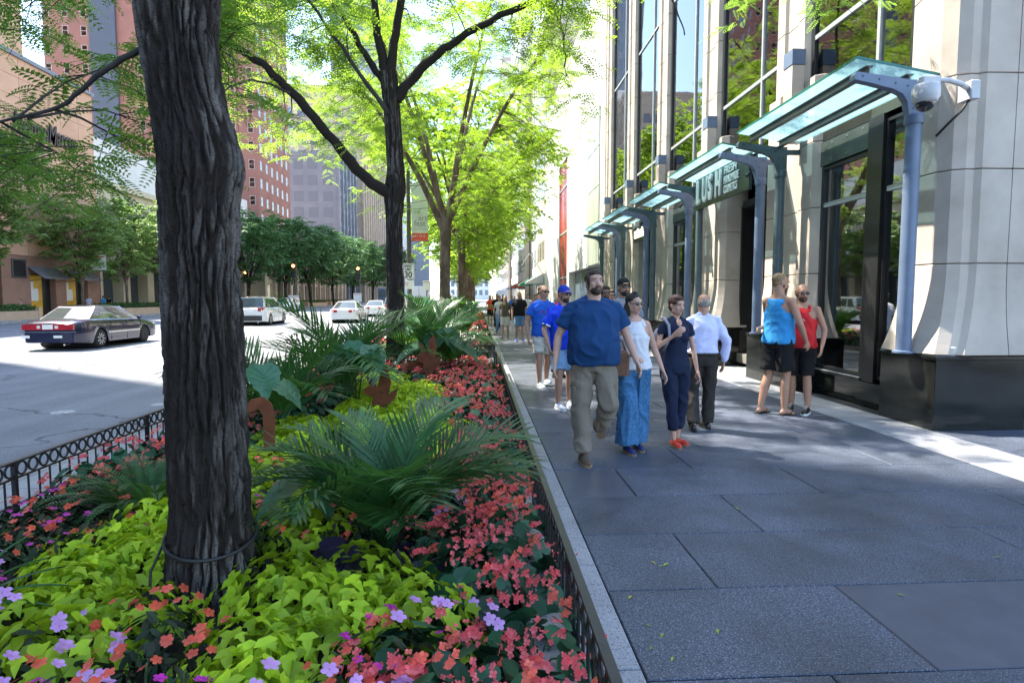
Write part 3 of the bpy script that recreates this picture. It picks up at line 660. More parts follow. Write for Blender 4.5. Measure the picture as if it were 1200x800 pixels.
m = MB(); m.box(-35.99, -35.93, 48.6, 50.1, 3.1, 4.6); m.build('frame', M['stone_joint'], pl); m = MB(); m.box(-35.95, -35.9, 48.75, 49.95, 3.22, 4.48); m.build('panel', M['frame'], pl)
ss = thing('store_sign', 'black script lettering reading Neiman Marcus on the orange stone wall', 'sign', (-35.9, 49, 14))
M['blacklet'] = pm('black_letter', (.01, .01, .012), rough=.4)
for i, (wd, y) in enumerate((('Neiman', 49.4), ('Marcus', 53.2))):
    text_obj(wd, 2.3, .06, M['blacklet'], face_posx(-35.85, y, 14.5), 'word', ss, shear=.3, xs=.52, bold=.02)
# tall block south of the frame: its shade lies over the planter and the near road
tb = thing('office_tower', 'tall dark office tower across the avenue beside the department store, outside the picture', 'building', (-36, -40, 0))
cbuild('wall', M['greyb'], tb, [(-80, -36, -60, 32.9, 0, 96)])
for i in range(12):
    for j in range(14):
        m = MB(); m.box(-36.02, -35.95, -30 + i * 4.9 + .6, -30 + i * 4.9 + 4.2, 5 + j * 6.4, 9 + j * 6.4); m.build('window', M['win2'], tb)
# cream building and its white attic
cb = thing('cream_building', 'cream low building with a white attic storey left of the thick tree trunk', 'building', (-37, 60.6, 0))
cbuild('wall', M['cream'], cb, [(-58, -37.2, 60.6, 103, 4.6, 12.6)]); cbuild('cornice', M['cream'], cb, [(-58, -36.8, 60.5, 103.2, 12.6, 13.2)])
cbuild('attic', M['wwhite'], cb, [(-58, -38.2, 60.6, 103, 13.2, 17.6)])
for k in range(9):
    y = 60.6 + k * 4.7
    cbuild('pillar', M['cream'], cb, [(-38.5, -37.2, y, y + 1.3, 0, 4.6)])
    cbuild('shop_window', M['win'], cb, [(-38.6, -38.3, y + 1.3, y + 4.7, .3, 4.6)])
    cbuild('window', M['win'], cb, [(-37.25, -37.17, y + 1.2, y + 3.6, 6.2, 11)])
# brick tower
bt = thing('brick_tower', 'tall red brick tower with rows of small sash windows behind the tree trunk', 'building', (-38.6, 110, 0))
cbuild('wall', M['brick'], bt, [(-74, -38.7, 110, 128, 9.5, 95)]); cbuild('base_wall', M['cream'], bt, [(-74, -38.7, 110, 128, 0, 9.5)])
cbuild('grey_wing', pm('slate_strip', (.09, .10, .13), rough=.6), bt, [(-66.2, -61.8, 109.6, 109.98, 9.6, 95)])
M['sash'] = pm('sash_frame', (.6, .56, .5), rough=.7)
wf = MB(); wf.box(-.5, .5, -.03, .06, -.86, -.8); wf.box(-.48, -.42, -.02, .05, -.8, .8); wf.box(.42, .48, -.02, .05, -.8, .8); wf.box(-.42, .42, -.02, .05, .74, .8); wf.box(-.42, .42, -.02, .05, -.03, .03)
wf_me = wf.mesh('window_frame', M['sash']); wp = MB(); wp.box(-.42, .42, .0, .03, -.8, .74); wp_me = wp.mesh('pane', M['win2'])
for i in list(range(7)) + [-3, -4, -5]:
    for j in range(16):
        w_ = inst(wf_me, 'window', bt, (-59 + i * 3.05 + .9 + 38.6, -.0, 12.5 + j * 3.15)); inst(wp_me, 'pane', w_)
for i in range(6):
    for j in range(16):
        w_ = inst(wf_me, 'window', bt, (-.08, 1.4 + i * 2.9, 12.5 + j * 3.15), (0, 0, R(90))); inst(wp_me, 'pane', w_)
lb = [(-36.3, 104, 109, 11, 'cream', 'narrow cream building wedged before the brick tower'), (-35.6, 111, 162, 13, 'tan', 'long tan building with tall pilasters behind the dark street trees'), (-37, 164, 186, 40, 'greyb', 'grey office block rising behind the dark trees across the avenue'),
      (-35.5, 190, 236, 66, 'tan', 'tall tan tower with vertical stripes far down the left side'), (-35, 242, 300, 84, 'wwhite', 'pale tower beyond the striped tan tower'), (-34, 306, 420, 50, 'greyb', 'farthest grey block on the left side of the avenue')]
for x, y0, y1, h, mt, lab in lb:
    b = thing('building', lab, 'building', (x, y0, 0)); cbuild('wall', M[mt], b, [(x - 24, x, y0, y1, 0, h)])
    cbuild('cornice', M[mt], b, [(x - 24, x + .5, y0 - .1, y1 - .1, h - 1, h + .05)])
    if h > 30:
        for i in range(6):
            for j in range(int(h / 4.4)): p = MB(); p.box(x - 23 + i * 3.8, x - 20.6 + i * 3.8, y0 - .05, y0 + .02, 2 + j * 4.2, 4.6 + j * 4.2); p.build('window', M['win2'], b)
    n = int((y1 - y0) / 4)
    pi_ = MB()
    for k in range(n + 1):
        y = y0 + (y1 - y0) / n * k
        p = MB(); p.box(x, x + .5, y - .5, y + .5, 0, h - 1.2); p.build('pilaster', M[mt], b)
    for k in range(n):
        y = y0 + (y1 - y0) / n * (k + .5)
        for j in range(min(16, int(h / 4.2))):
            p = MB(); p.box(x - .01, x + .05, y - 1.0, y + 1.0, 1 + j * 4.2, 4 + j * 4.2); p.build('window', M['win'], b)

for (x, y, w, d, h, mt, lab) in ((-24, 520, 34, 30, 120, 'wwhite', 'very distant pale tower closing the avenue on its left'), (18, 540, 30, 30, 90, 'greyb', 'very distant grey tower closing the avenue on its right'), (-70, 300, 30, 40, 150, 'greyb', 'distant blue-grey tower above the dark trees')):
    b = thing('distant_tower', lab, 'building', (x, y, 0)); cbuild('wall', M[mt], b, [(x, x + w, y, y + d, 0, h)])
    for i in range(7):
        for j in range(16):
            p = MB(); p.box(x + w/7 * i + 1, x + w/7 * (i + 1) - 1, y - .05, y + .02, 4 + j * h/16.5, 4 + (j + .6) * h/16.5); p.build('window', M['win2'], b)

# tan planter walls with clipped hedges
M['pw'] = pm('planter_wall', (0.50, 0.36, 0.25), (0.42, 0.30, 0.2), sc=2, rough=.8)
M['hedge'] = leafm('hedge_leaf', (0.035, 0.10, 0.02), (0.06, 0.15, 0.03), sc=3, trans=.2)
def leafcloud(name, boxes, n, size, mat, parent, seed=1):
    rg = np.random.default_rng(seed); Ps = []
    for (x0, x1, y0, y1, z0, z1) in boxes:
        p = rg.uniform((x0, y0, z0), (x1, y1, z1), (n, 3)); c = np.array([(x0+x1)/2, (y0+y1)/2, z0]); h = np.array([(x1-x0)/2, (y1-y0)/2, (z1-z0)])
        q = (p - c) / h; s_ = np.maximum(np.abs(q).max(1), .01); p = c + q / s_[:, None] * rg.uniform(.75, 1.05, (n, 1)) * h; Ps.append(p)
    P = np.concatenate(Ps); d = rg.normal(size=(len(P), 3)); Mx = frames(d, rg.uniform(0, 6.28, len(P)))
    tv = [(0, -.5, 0), (.35, 0, .08), (0, .6, 0), (-.35, 0, .08)]
    V, F = scatter(tv, [(0, 1, 2, 3)], P, Mx, rg.uniform(.7, 1.3, len(P)) * size)
    V -= np.array(wloc(parent)); return inst(np_mesh(name, V, F, mat), name, parent)
plan = [(34.5, 45.8), (54.8, 64.5), (66.5, 78), (81, 95), (98, 112), (116, 130), (134, 150)]
for i, (a, b) in enumerate(plan):
    lab = ['tan planter wall with clipped hedge, nearest across the avenue', 'tan planter wall with hedge just right of the dark blue sedan', 'third tan hedge planter across the avenue, beside the thick trunk', 'tan planter behind the thick trunk across the avenue', 'tan planter beyond the white wagon across the avenue', 'sixth tan planter along the opposite pavement', 'farthest tan planter along the opposite pavement'][i]
    t = thing('hedge_planter', lab, 'planter', (-33, a, 0))
    m = MB(); m.box(-34.2, -32.2, a, b, 0, .62); m.box(-34.25, -32.15, a - .3, a, 0, .85); m.box(-34.25, -32.15, b, b + .3, 0, .85); m.build('wall', M['pw'], t)
    leafcloud('hedge', [(-34.1, -32.3, a + .2, b - .2, .5, 1.05)], 2600 if i < 3 else 1300, .16 if i < 3 else .22, M['hedge'], t, i)
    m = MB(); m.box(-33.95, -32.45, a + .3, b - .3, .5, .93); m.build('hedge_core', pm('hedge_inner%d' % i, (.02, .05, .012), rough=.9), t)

# ================================================================== PLANTERS BETWEEN THE STREET AND THE PAVEMENT
pk = MB(); pk.lathe([(.0075, 0), (.0075, 1.0)], n=6); picket_me = pk.mesh('picket', M['iron'])
rg_ = MB()
def ring_mesh(r=.043, t=.007):
    m = MB(); n = 16; vs_ = []
    for i in range(n):
        a = 2*math.pi*i/n
        for k in range(4):
            b = math.pi/2 * k + .785; rr_ = r + t * 1.2 * math.cos(b); vs_.append((t * math.sin(b), rr_ * math.cos(a), rr_ * math.sin(a)))
    m.add(vs_, [(i*4 + k, ((i+1) % n)*4 + k, ((i+1) % n)*4 + (k+1) % 4, i*4 + (k+1) % 4) for i in range(n) for k in range(4)])
    return m.mesh('ring', M['iron'], smooth=True)
ring_me = ring_mesh()
def fence(name, label, p0, p1, h=.45, z0=.1, detail=True, group=None, step=.105):
    """low railing: flat top rail, second rail, rings between them, round pickets below"""
    (xa, ya), (xb, yb) = p0, p1; L = math.hypot(xb - xa, yb - ya); t = thing(name, label, 'fence', (xa, ya, z0), math.atan2(-(xb - xa), (yb - ya)), group)
    def loc(m, n, me=M['iron']):
        return inst(m.mesh(n, me), n, t)
    H = h - z0
    m = MB(); m.bbox(-.018, .018, 0, L, H - .012, H, .002); loc(m, 'top_rail')
    m = MB(); m.box(-.01, .01, 0, L, H - .125, H - .113); loc(m, 'lower_rail')
    m = MB(); m.box(-.01, .01, 0, L, .045, .055); loc(m, 'bottom_rail')
    n = int(L / step)
    np_ = max(2, int(L / 1.55) + 1)
    for k in range(np_):
        y = L * k / (np_ - 1); m = MB(); m.box(-.014, .014, y - .014, y + .014, -.12, H - .002); loc(m, 'post')
    if detail:
        for i in range(n):
            y = (i + .5) * L / n
            inst(picket_me, 'picket', t, (0, y - L/n*.5 + .001, 0), (0, 0, 0), (1, 1, H - .12)) if i else None
            inst(ring_me, 'ring', t, (0, y, H - .0625))
    else:
        m = MB()
        for i in range(1, n): m.box(-.006, .006, i*L/n - .006, i*L/n + .006, 0, H - .12)
        tag(loc(m, 'pickets'), kind='stuff'); m = MB()
        for i in range(n):
            y = (i + .5) * L / n
            for a in range(8):
                a0, a1 = a * math.pi/4, (a + 1) * math.pi/4
                m.tube([(0, y + .043*math.cos(a0), H - .0625 + .043*math.sin(a0)), (0, y + .043*math.cos(a1), H - .0625 + .043*math.sin(a1))], .007, 4, cap=False)
        tag(loc(m, 'rings'), kind='stuff')
    return t
XL, XR = -3.14, .395
fence('railing', 'black iron railing with rings along the pavement side of the near flower bed', (XR, .9), (XR, 12.3))
fence('railing', 'black iron railing with rings between the near flower bed and the road', (XL, .9), (XL, 12.3))
fence('railing', 'short black railing across the far end of the near flower bed', (XR - .02, 12.3), (XL + .02, 12.3))
beds = [(14.1, 21.6), (23.5, 31.2), (33.0, 41.2), (43.0, 51.5)]
nmz = ['second', 'third', 'fourth', 'fifth']
for i, (a, b) in enumerate(beds):
    for x, wd in ((XR, 'pavement'), (XL, 'road')):
        fence('railing', 'black railing on the %s side of the %s flower bed' % (wd, nmz[i]), (x, a), (x, b), detail=False)
    fence('railing', 'black railing across the near end of the %s flower bed' % nmz[i], (XR - .02, a), (XL + .02, a), detail=False)
for i, (a, b) in enumerate([(.5, 12.2)] + beds):
    c = thing('bed_border', ['pale stone border around the near flower bed', 'pale stone border of the second flower bed', 'pale stone border of the third flower bed', 'pale stone border of the fourth flower bed', 'pale stone border of the fifth flower bed'][i], 'border', (-1.4, a, 0))
    y = a
    while y < b - .1:
        y2 = min(y + 1.15, b)
        for x0, x1 in ((.205, .375), (-3.12, -2.95)):
            m = MB(); m.bbox(x0, x1, y + .003, y2 - .003, -.02, .12, .01); m.build('border_stone', M['curb'], c)
        y = y2
    for yy in ((b - .02, b + .15), (a - .17, a)) if i else ((b - .02, b + .15),):
        for k in range(3):
            m = MB(); m.bbox(-3.12 + k * 1.165 + .003, -3.12 + (k+1) * 1.165 - .003, yy[0] + .003, yy[1] - .003, -.02, .12, .01); m.build('border_stone', M['curb'], c)
# soil with a low mound in the middle
def soil(x0, x1, y0, y1):
    m = MB(); nx, ny = 16, int((y1 - y0) * 5); vs_ = []
    for j in range(ny + 1):
        for i in range(nx + 1):
            x = x0 + (x1 - x0) * i / nx; y = y0 + (y1 - y0) * j / ny; vs_.append((x, y, .05 + .08 * math.sin(math.pi * i / nx) + .02 * mnoise.noise((x * 4, y * 4, 0))))
    m.add(vs_, [(j*(nx+1)+i, j*(nx+1)+i+1, (j+1)*(nx+1)+i+1, (j+1)*(nx+1)+i) for j in range(ny) for i in range(nx)])
    tag(m.build('soil', M['soil'], None, True), kind='structure')
soil(-2.96, .21, .2, 12.2)
for a, b in beds: soil(-2.96, .21, a, b)
def zs(x): return .05 + .08 * math.sin(math.pi * min(1, max(0, (x + 2.96) / 3.17)))

# ---- leaf and flower shapes
M['lime'] = leafm('lime_leaf', (0.46, 0.60, 0.02), (0.33, 0.50, 0.015), sc=6, rough=.5, trans=.3, tc=(.62, .8, .04), var=.24)
M['begleaf'] = leafm('begonia_leaf', (0.035, 0.12, 0.05), (0.02, 0.075, 0.035), sc=10, rough=.38, trans=.15, var=.25, spec=.35)
M['impleaf'] = leafm('impatiens_leaf', (0.022, 0.06, 0.02), (0.04, 0.035, 0.022), sc=10, rough=.5, trans=.12, var=.25, spec=.2)
M['coral'] = leafm('coral_petal', (0.80, 0.07, 0.09), (0.86, 0.19, 0.20), sc=18, rough=.5, trans=.35, tc=(1, .3, .25), var=.16)
M['coralo'] = leafm('orange_coral_petal', (0.86, 0.10, 0.06), (0.92, 0.20, 0.14), sc=18, rough=.5, trans=.35, tc=(1, .35, .2), var=.14)
M['lilac'] = leafm('lilac_petal', (0.66, 0.30, 0.68), (0.74, 0.42, 0.74), sc=18, rough=.5, trans=.35, var=.1)
M['magenta'] = leafm('magenta_petal', (0.55, 0.02, 0.36), (0.65, 0.04, 0.42), sc=18, rough=.5, trans=.35, var=.15)
M['stem'] = pm('green_stem', (0.06, 0.12, 0.03), rough=.6)
M['palm'] = leafm('palm_leaf', (0.04, 0.135, 0.035), (0.025, 0.085, 0.03), sc=5, rough=.38, trans=.3, tc=(.12, .3, .04), var=.22, spec=.5)
M['ear'] = leafm('large_leaf', (0.07, 0.19, 0.10), (0.045, 0.14, 0.08), sc=5, rough=.3, trans=.3, tc=(.2, .4, .06), var=.1, spec=.6)
M['fern'] = leafm('fern_leaf', (0.035, 0.115, 0.025), (0.025, 0.08, 0.02), sc=8, rough=.5, trans=.3, tc=(.15, .35, .03), var=.2)
M['purpleleaf'] = leafm('dark_purple_leaf', (0.028, 0.022, 0.045), (0.05, 0.03, 0.07), sc=10, rough=.4, trans=.1, var=.2)
M['rust'] = pm('corten_rust', (0.20, 0.055, 0.018), (0.11, 0.03, 0.012), sc=7, rough=.85, bmp=.4, bsc=60)
# leaf along +Y, folded about its midrib, tip drooping
limeT = np.array([(0, 0, 0), (.26, .02, .07), (.56, .30, .04), (.26, .40, .07), (.22, .62, .04), (0, 1.12, -.2), (-.22, .62, .04), (-.26, .40, .07), (-.56, .30, .04), (-.26, .02, .07), (0, .42, -.05)])
limeF = [(0, 1, 2, 10), (10, 2, 3, 3), (3, 4, 5, 10), (10, 5, 6, 7), (7, 8, 8, 10), (8, 9, 0, 10)]
def tri_fan(n, hub): return [(i, (i+1) % n, hub) for i in range(n)]
limeF = tri_fan(10, 10)
roundT = np.array([(0, 0, 0), (.34, .12, .03), (.50, .42, .0), (.38, .74, -.04), (0, 1.0, -.14), (-.30, .78, -.06), (-.42, .45, -.02), (-.28, .12, .03), (0, .45, -.07)]); roundF = tri_fan(8, 8)
lanceT = np.array([(0, 0, 0), (.17, .3, .04), (.15, .6, .02), (0, 1.0, -.12), (-.15, .6, .02), (-.17, .3, .04), (0, .45, -.03)]); lanceF = tri_fan(6, 6)
def petal_flower(n, pw, lift):
    tv, tf = [], []
    for k in range(n):
        a = 2*math.pi*k/n; c, s_ = math.cos(a), math.sin(a); b = len(tv)
        for (x, y, z) in ((0, .03, 0), (pw, .45, lift * .5), (pw * .8, .85, lift), (0, 1.0, lift * .8), (-pw * .8, .85, lift), (-pw, .45, lift * .5)):
            tv.append((x*c - y*s_, x*s_ + y*c, z + .02 * (k % 2)))
        tf += [(b, b+1, b+2), (b, b+2, b+3), (b, b+3, b+4), (b, b+4, b+5)]
    return np.array(tv), tf
flo5 = petal_flower(5, .38, .1); flo4 = petal_flower(4, .42, .25)
def dome(rg, n, rad, hgt, thick=.35):
    u = rg.uniform(0, 1, n) ** .5; a = rg.uniform(0, 6.283, n); x = rad * u * np.cos(a); y = rad * u * np.sin(a)
    z = hgt * np.sqrt(np.maximum(0, 1 - (u * .93) ** 2)) * rg.uniform(1 - thick, 1.0, n) + .02
    nrm = np.stack([x / rad * .9, y / rad * .9, np.full(n, .75)], 1); nrm /= np.linalg.norm(nrm, axis=1, keepdims=True)
    return np.stack([x, y, z], 1), nrm
def leafplant(name, T, F, n, rad, hgt, size, mat, seed, droop=.35, jit=.45, thick=.4):
    rg = np.random.default_rng(seed); P, N = dome(rg, n, rad, hgt, thick)
    out = P * np.array([1, 1, 0]); out /= (np.linalg.norm(out, axis=1, keepdims=True) + 1e-6)
    d = out + rg.normal(size=(n, 3)) * jit; d -= N * (d * N).sum(1, keepdims=True); d -= np.array([0, 0, 1]) * droop; d /= np.linalg.norm(d, axis=1, keepdims=True)
    x = np.cross(d, N); x /= (np.linalg.norm(x, axis=1, keepdims=True) + 1e-6); z = np.cross(x, d)
    V, Fc = scatter(T, F, P, np.stack([x, d, z], 2), rg.uniform(.5, 1.25, n) * size); return np_mesh(name, V, Fc, mat)
def flowerheads(name, tpl, n, rad, hgt, size, mat, seed, cluster=1, spread=.03):
    rg = np.random.default_rng(seed); P, N = dome(rg, n, rad, hgt, .05); P[:, 2] += .035
    P = np.repeat(P, cluster, 0); N = np.repeat(N, cluster, 0); P = P + rg.normal(size=P.shape) * spread * (1 if cluster > 1 else 0)
    N = N + rg.normal(size=N.shape) * (.55 if cluster > 1 else .25) + np.array([0, -.35, 0]); N /= np.linalg.norm(N, axis=1, keepdims=True)
    d = rg.normal(size=P.shape); d -= N * (d * N).sum(1, keepdims=True); d /= np.linalg.norm(d, axis=1, keepdims=True); x = np.cross(d, N)
    V, F = scatter(tpl[0], tpl[1], P, np.stack([x, d, N], 2), rg.uniform(.75, 1.15, len(P)) * size); return np_mesh(name, V, F, mat)
def stems(n, rad, hgt, seed):
    rg = random.Random(seed); m = MB()
    for i in range(n):
        a = rg.uniform(0, 6.3); r_ = rad * rg.uniform(.2, .9); m.tube([(0, 0, 0), (r_ * .5 * math.cos(a), r_ * .5 * math.sin(a), hgt * .6), (r_ * math.cos(a), r_ * math.sin(a), hgt * .85)], .004, 4, cap=False)
    return m.mesh('stem', M['stem'])
lime_me = [leafplant('foliage', limeT, limeF, 125, .28, .22, .078, M['lime'], s_, droop=.3, jit=.75, thick=.5) for s_ in range(5)]
beg_me = [leafplant('foliage', roundT, roundF, 46, .24, .27, .105, M['begleaf'], 20 + s_, droop=.2, jit=.6, thick=.6) for s_ in range(4)]
imp_me = [leafplant('foliage', lanceT, lanceF, 90, .22, .22, .075, M['impleaf'], 40 + s_, droop=.2, jit=.6, thick=.6) for s_ in range(4)]
stem_me = stems(9, .18, .17, 1)
def cl_me(mat, tpl, size, k, seed, spread):   # one loose flower cluster round the origin
    rg = np.random.default_rng(seed); P = rg.normal(size=(k, 3)) * spread; P[:, 2] *= .8
    N = rg.normal(size=(k, 3)) * .6 + np.array([0, -.5, .9]); N /= np.linalg.norm(N, axis=1, keepdims=True)
    d = rg.normal(size=(k, 3)); d -= N * (d * N).sum(1, keepdims=True); d /= np.linalg.norm(d, axis=1, keepdims=True)
    V, F = scatter(tpl[0], tpl[1], P, np.stack([np.cross(d, N), d, N], 2), rg.uniform(.7, 1.15, k) * size); return np_mesh('flower_cluster', V, F, mat)
beg_fl = [cl_me(M['coral'], flo4, .016, 10, s_, .021) for s_ in range(4)] + [cl_me(M['coralo'], flo4, .016, 8, 9 + s_, .018) for s_ in range(2)]
imp_fl = {'coral': [cl_me(M['coralo'], flo5, .025, 1, 30 + s_, .02) for s_ in range(3)], 'lilac': [cl_me(M['lilac'], flo5, .027, 1, 33 + s_, .024) for s_ in range(3)], 'magenta': [cl_me(M['magenta'], flo5, .027, 1, 36 + s_, .02) for s_ in range(3)]}
rb_ = random.Random(11); rk_ = random.Random(5)
def plant(name, label, cat, x, y, mes, sc, group, flowers=None, nf=0, frad=.25, fh=.27, stem=True, z=None):
    t = thing(name, label, cat, (x, y, (zs(x) if z is None else z) - .01), rb_.uniform(0, 6.28), group)
    inst(rb_.choice(mes), 'foliage', t, sc=sc)
    if stem: inst(stem_me, 'stem', t, sc=sc)
    for k in range(nf):
        a = rb_.uniform(0, 6.28); u = rb_.uniform(0, 1) ** .5
        inst(rb_.choice(flowers), 'flower_cluster', t, (frad*u*math.cos(a)*sc, frad*u*math.sin(a)*sc, (fh * math.sqrt(max(.05, 1 - (u*.9)**2)) + .045) * sc), (0, 0, rb_.uniform(-.6, .6) - t.rotation_euler.z), (rb_.uniform(.8, 1.15),) * 3)
    return t
def hexgrid(x0, x1, y0, y1, s_):
    out = []; j = 0; y = y0
    while y < y1:
        x = x0 + (s_ / 2 if j % 2 else 0)
        while x < x1:
            out.append((x + rb_.uniform(-.06, .06), y + rb_.uniform(-.06, .06))); x += s_
        y += s_ * .86; j += 1
    return out
def inpoly(x, y, P):
    c = False; j = len(P) - 1
    for i in range(len(P)):
        if (P[i][1] > y) != (P[j][1] > y) and x < (P[j][0] - P[i][0]) * (y - P[i][1]) / (P[j][1] - P[i][1]) + P[i][0]: c = not c
        j = i
    return c
lime_areas = [  # (polygon, label)
    ([(-2.05, 2.55), (-1.75, 2.28), (-1.52, 2.1), (-1.42, 2.3), (-1.47, 3.1), (-1.5, 4.1), (-2.0, 3.9), (-2.2, 3.1)], 'lime green sweet potato vine left of the thick dark trunk'),
    ([(-1.1, 1.75), (-.6, 1.95), (-.2, 2.35), (-.05, 2.75), (-.35, 3.0), (-.8, 2.9), (-.9, 3.3), (-.95, 4.3), (-1.25, 5.2), (-1.9, 6.6), (-2.2, 6.2), (-2.0, 5.0), (-1.5, 4.2), (-1.15, 3.5), (-1.08, 2.6)], 'lime green sweet potato vine between the thick trunk and the large palm'),
    ([(-.9, 5.2), (-.25, 4.6), (-.1, 5.6), (-.3, 7.0), (-.5, 8.6), (-1.0, 9.0), (-1.5, 10.4), (-1.9, 10.0), (-1.5, 7.6), (-1.5, 6.6)], 'lime green sweet potato vine behind the large palm'),
]
dark_r = [(-1.29, 2.85, .3), (-.5, 3.2, .25), (-1.55, 11.5, .3)]
for poly, lab in lime_areas:
    for x, y in hexgrid(-2.6, .2, 1.5, 11, .30):
        if inpoly(x, y, poly) and all(math.hypot(x - a, y - b) > r_ for a, b, r_ in dark_r):
            lb_ = lab + (' at the front' if y < 2.75 else (' towards the middle' if y < 4.2 else ''))
            plant('sweet_potato_vine', lb_, 'plant', x, y, lime_me, rb_.uniform(.85, 1.1), lab.replace('vine', 'vines'), stem=False)
def inlime(x, y): return any(inpoly(x, y, p) for p, _ in lime_areas)
# begonias in a long border beside the pavement railing
for x, y in hexgrid(-.37, .24, 1.35, 12.1, .29):
    if inlime(x, y) or any(math.hypot(x - a, y - b) < r_ for a, b, r_ in dark_r): continue
    near = y < 4.2
    wx = .10 + .02 * math.sin(y * 3)
    if x < -.08 and y < 3.8 and rk_.random() < .75:
        k = rk_.choice(['lilac', 'magenta', 'lilac', 'coral'])
        plant('impatiens', '%s impatiens mixed into the begonias in front of the large palm' % k, 'plant', x, y, imp_me, rb_.uniform(.85, 1.1), '%s impatiens by the palm' % k, imp_fl[k], 11, fh=.22)
        continue
    band = ['right at the near end of the pavement railing', 'by the pavement railing in front of the large palm', 'by the pavement railing beside the large palm', 'by the pavement railing just behind the large palm', 'halfway along the pavement railing', 'by the pavement railing level with the striding man', 'by the pavement railing short of the second tree', 'at the far end of the pavement railing'][min(7, int((y - 1.3) / 1.35))]
    lab = 'coral begonia %s %s' % ('tight against the rail' if x > .05 else ('in the inner row' if x < -.15 else 'in the middle row'), band)
    plant('begonia', lab, 'plant', x, y, beg_me, rb_.uniform(.8, 1.1) * (1.0 if near else 1.05), lab.replace('begonia', 'begonias'), beg_fl, rb_.randint(9, 13) if near else rb_.randint(6, 9))
# impatiens in the left front and begonias along the street railing
for x, y in hexgrid(-2.95, -.2, 1.5, 4.6, .27):
    if inlime(x, y) or any(math.hypot(x - a, y - b) < r_ for a, b, r_ in dark_r): continue
    if -2.55 < x < -1.75 and y > 3.7: continue
    if x > -.45 and y > 2.5: continue
    k = rk_.choices(['coral', 'lilac', 'magenta'], [.3, .42, .28] if (y < 2.5 and x < -1.3) else [.46, .26, .28] if y < 2.8 else [.72, .12, .16])[0]
    if y > 3.3: k = rb_.choices(['coral', 'magenta'], [.8, .2])[0]
    side = 'left of the thick trunk' if x < -1.3 else ('in front of the thick trunk' if x < -.8 else 'in front of the large palm')
    plant('impatiens', '%s impatiens with dark leaves %s%s' % (k, side, ', by the street railing' if x < -2.3 else (', deeper in the bed' if y > 3 else ', at the very front')), 'plant', x, y, imp_me, rb_.uniform(.85, 1.15), '%s impatiens %s' % (k, side), imp_fl[k], rb_.randint(10, 16) if k == 'coral' else rb_.randint(9, 15), fh=.22)
for x, y in hexgrid(-2.95, -1.95, 4.5, 11.8, .32):
    if inlime(x, y): continue
    plant('begonia', 'coral begonia by the street railing %s' % ['just behind the fern', 'beside the hooked rust plate', 'beside the upright palm', 'beside the middle palms', 'level with the second tree'][min(4, int((y - 4.5) / 1.5))], 'plant', x, y, beg_me, rb_.uniform(.85, 1.1), 'coral begonias along the street railing', beg_fl, rb_.randint(3, 6))
for x, y in hexgrid(-1.9, -.4, 8.8, 12.0, .34):
    if inlime(x, y) or math.hypot(x + 1.55, y - 11.5) < .3: continue
    plant('begonia', 'coral begonia around the foot of the second tree', 'plant', x, y, beg_me, rb_.uniform(.85, 1.1), 'coral begonias around the second tree', beg_fl, rb_.randint(3, 6))
# beds farther on: alternating patches
for i, (a, b) in enumerate(beds):
    if i >= 1:
        for nm_, mes_, mt_, lo_, dx_ in (('lime_planting', lime_me, M['lime'], True, 0), ('begonia_planting', beg_me, M['begleaf'], False, 0), ('begonia_blossom', None, M['coral'], False, .1)):
            VV, FF, o_ = [], [], 0
            pts_ = [(x, y) for x, y in hexgrid(-2.9, .15, a + .15, b - .1, .42) if ((-2.3 < x < -.45) and (math.sin(y * 1.3 + x) > -.3)) == lo_]
            for x, y in pts_:
                for rep in range(1 if mes_ else 5):
                    me = rb_.choice(mes_ or beg_fl[:4]); n_ = len(me.vertices); v_ = np.zeros(n_*3); me.vertices.foreach_get('co', v_); v_ = v_.reshape(-1, 3); f_ = np.array([tuple(p.vertices) for p in me.polygons])
                    an = rb_.uniform(0, 6.28); c_, s_ = math.cos(an), math.sin(an); v_ = (v_ @ np.array([[c_, s_, 0], [-s_, c_, 0], [0, 0, 1]])) * 1.35 + ([x, y, .1] if mes_ else [x + rb_.uniform(-.25, .25), y + rb_.uniform(-.25, .25), .1 + rb_.uniform(.25, .42)])
                    VV.append(v_); FF.append(f_ + o_); o_ += n_
            o = inst(np_mesh(nm_, np.concatenate(VV), np.concatenate(FF), mt_), nm_)
            tag(o, '%s covering the %s flower bed' % ({'lime_planting': 'lime green vines', 'begonia_planting': 'green begonia leaves', 'begonia_blossom': 'coral begonia blossoms'}[nm_], nmz[i]), 'planting', kind='stuff')
        continue
    for x, y in hexgrid(-2.9, .15, a + .15, b - .1, .42):
        lime = (-2.3 < x < -.45) and (math.sin(y * 1.3 + x) > -.3)
        if lime: plant('sweet_potato_vine', 'lime green sweet potato vine in the %s flower bed' % nmz[i], 'plant', x, y, lime_me, 1.35 if i < 2 else 1.7, 'lime vines in the %s flower bed' % nmz[i], stem=False)
        else: plant('begonia', 'coral begonia in the %s flower bed' % nmz[i], 'plant', x, y, beg_me, 1.3 if i < 2 else 1.6, 'coral begonias in the %s flower bed' % nmz[i], beg_fl, 4, stem=False)

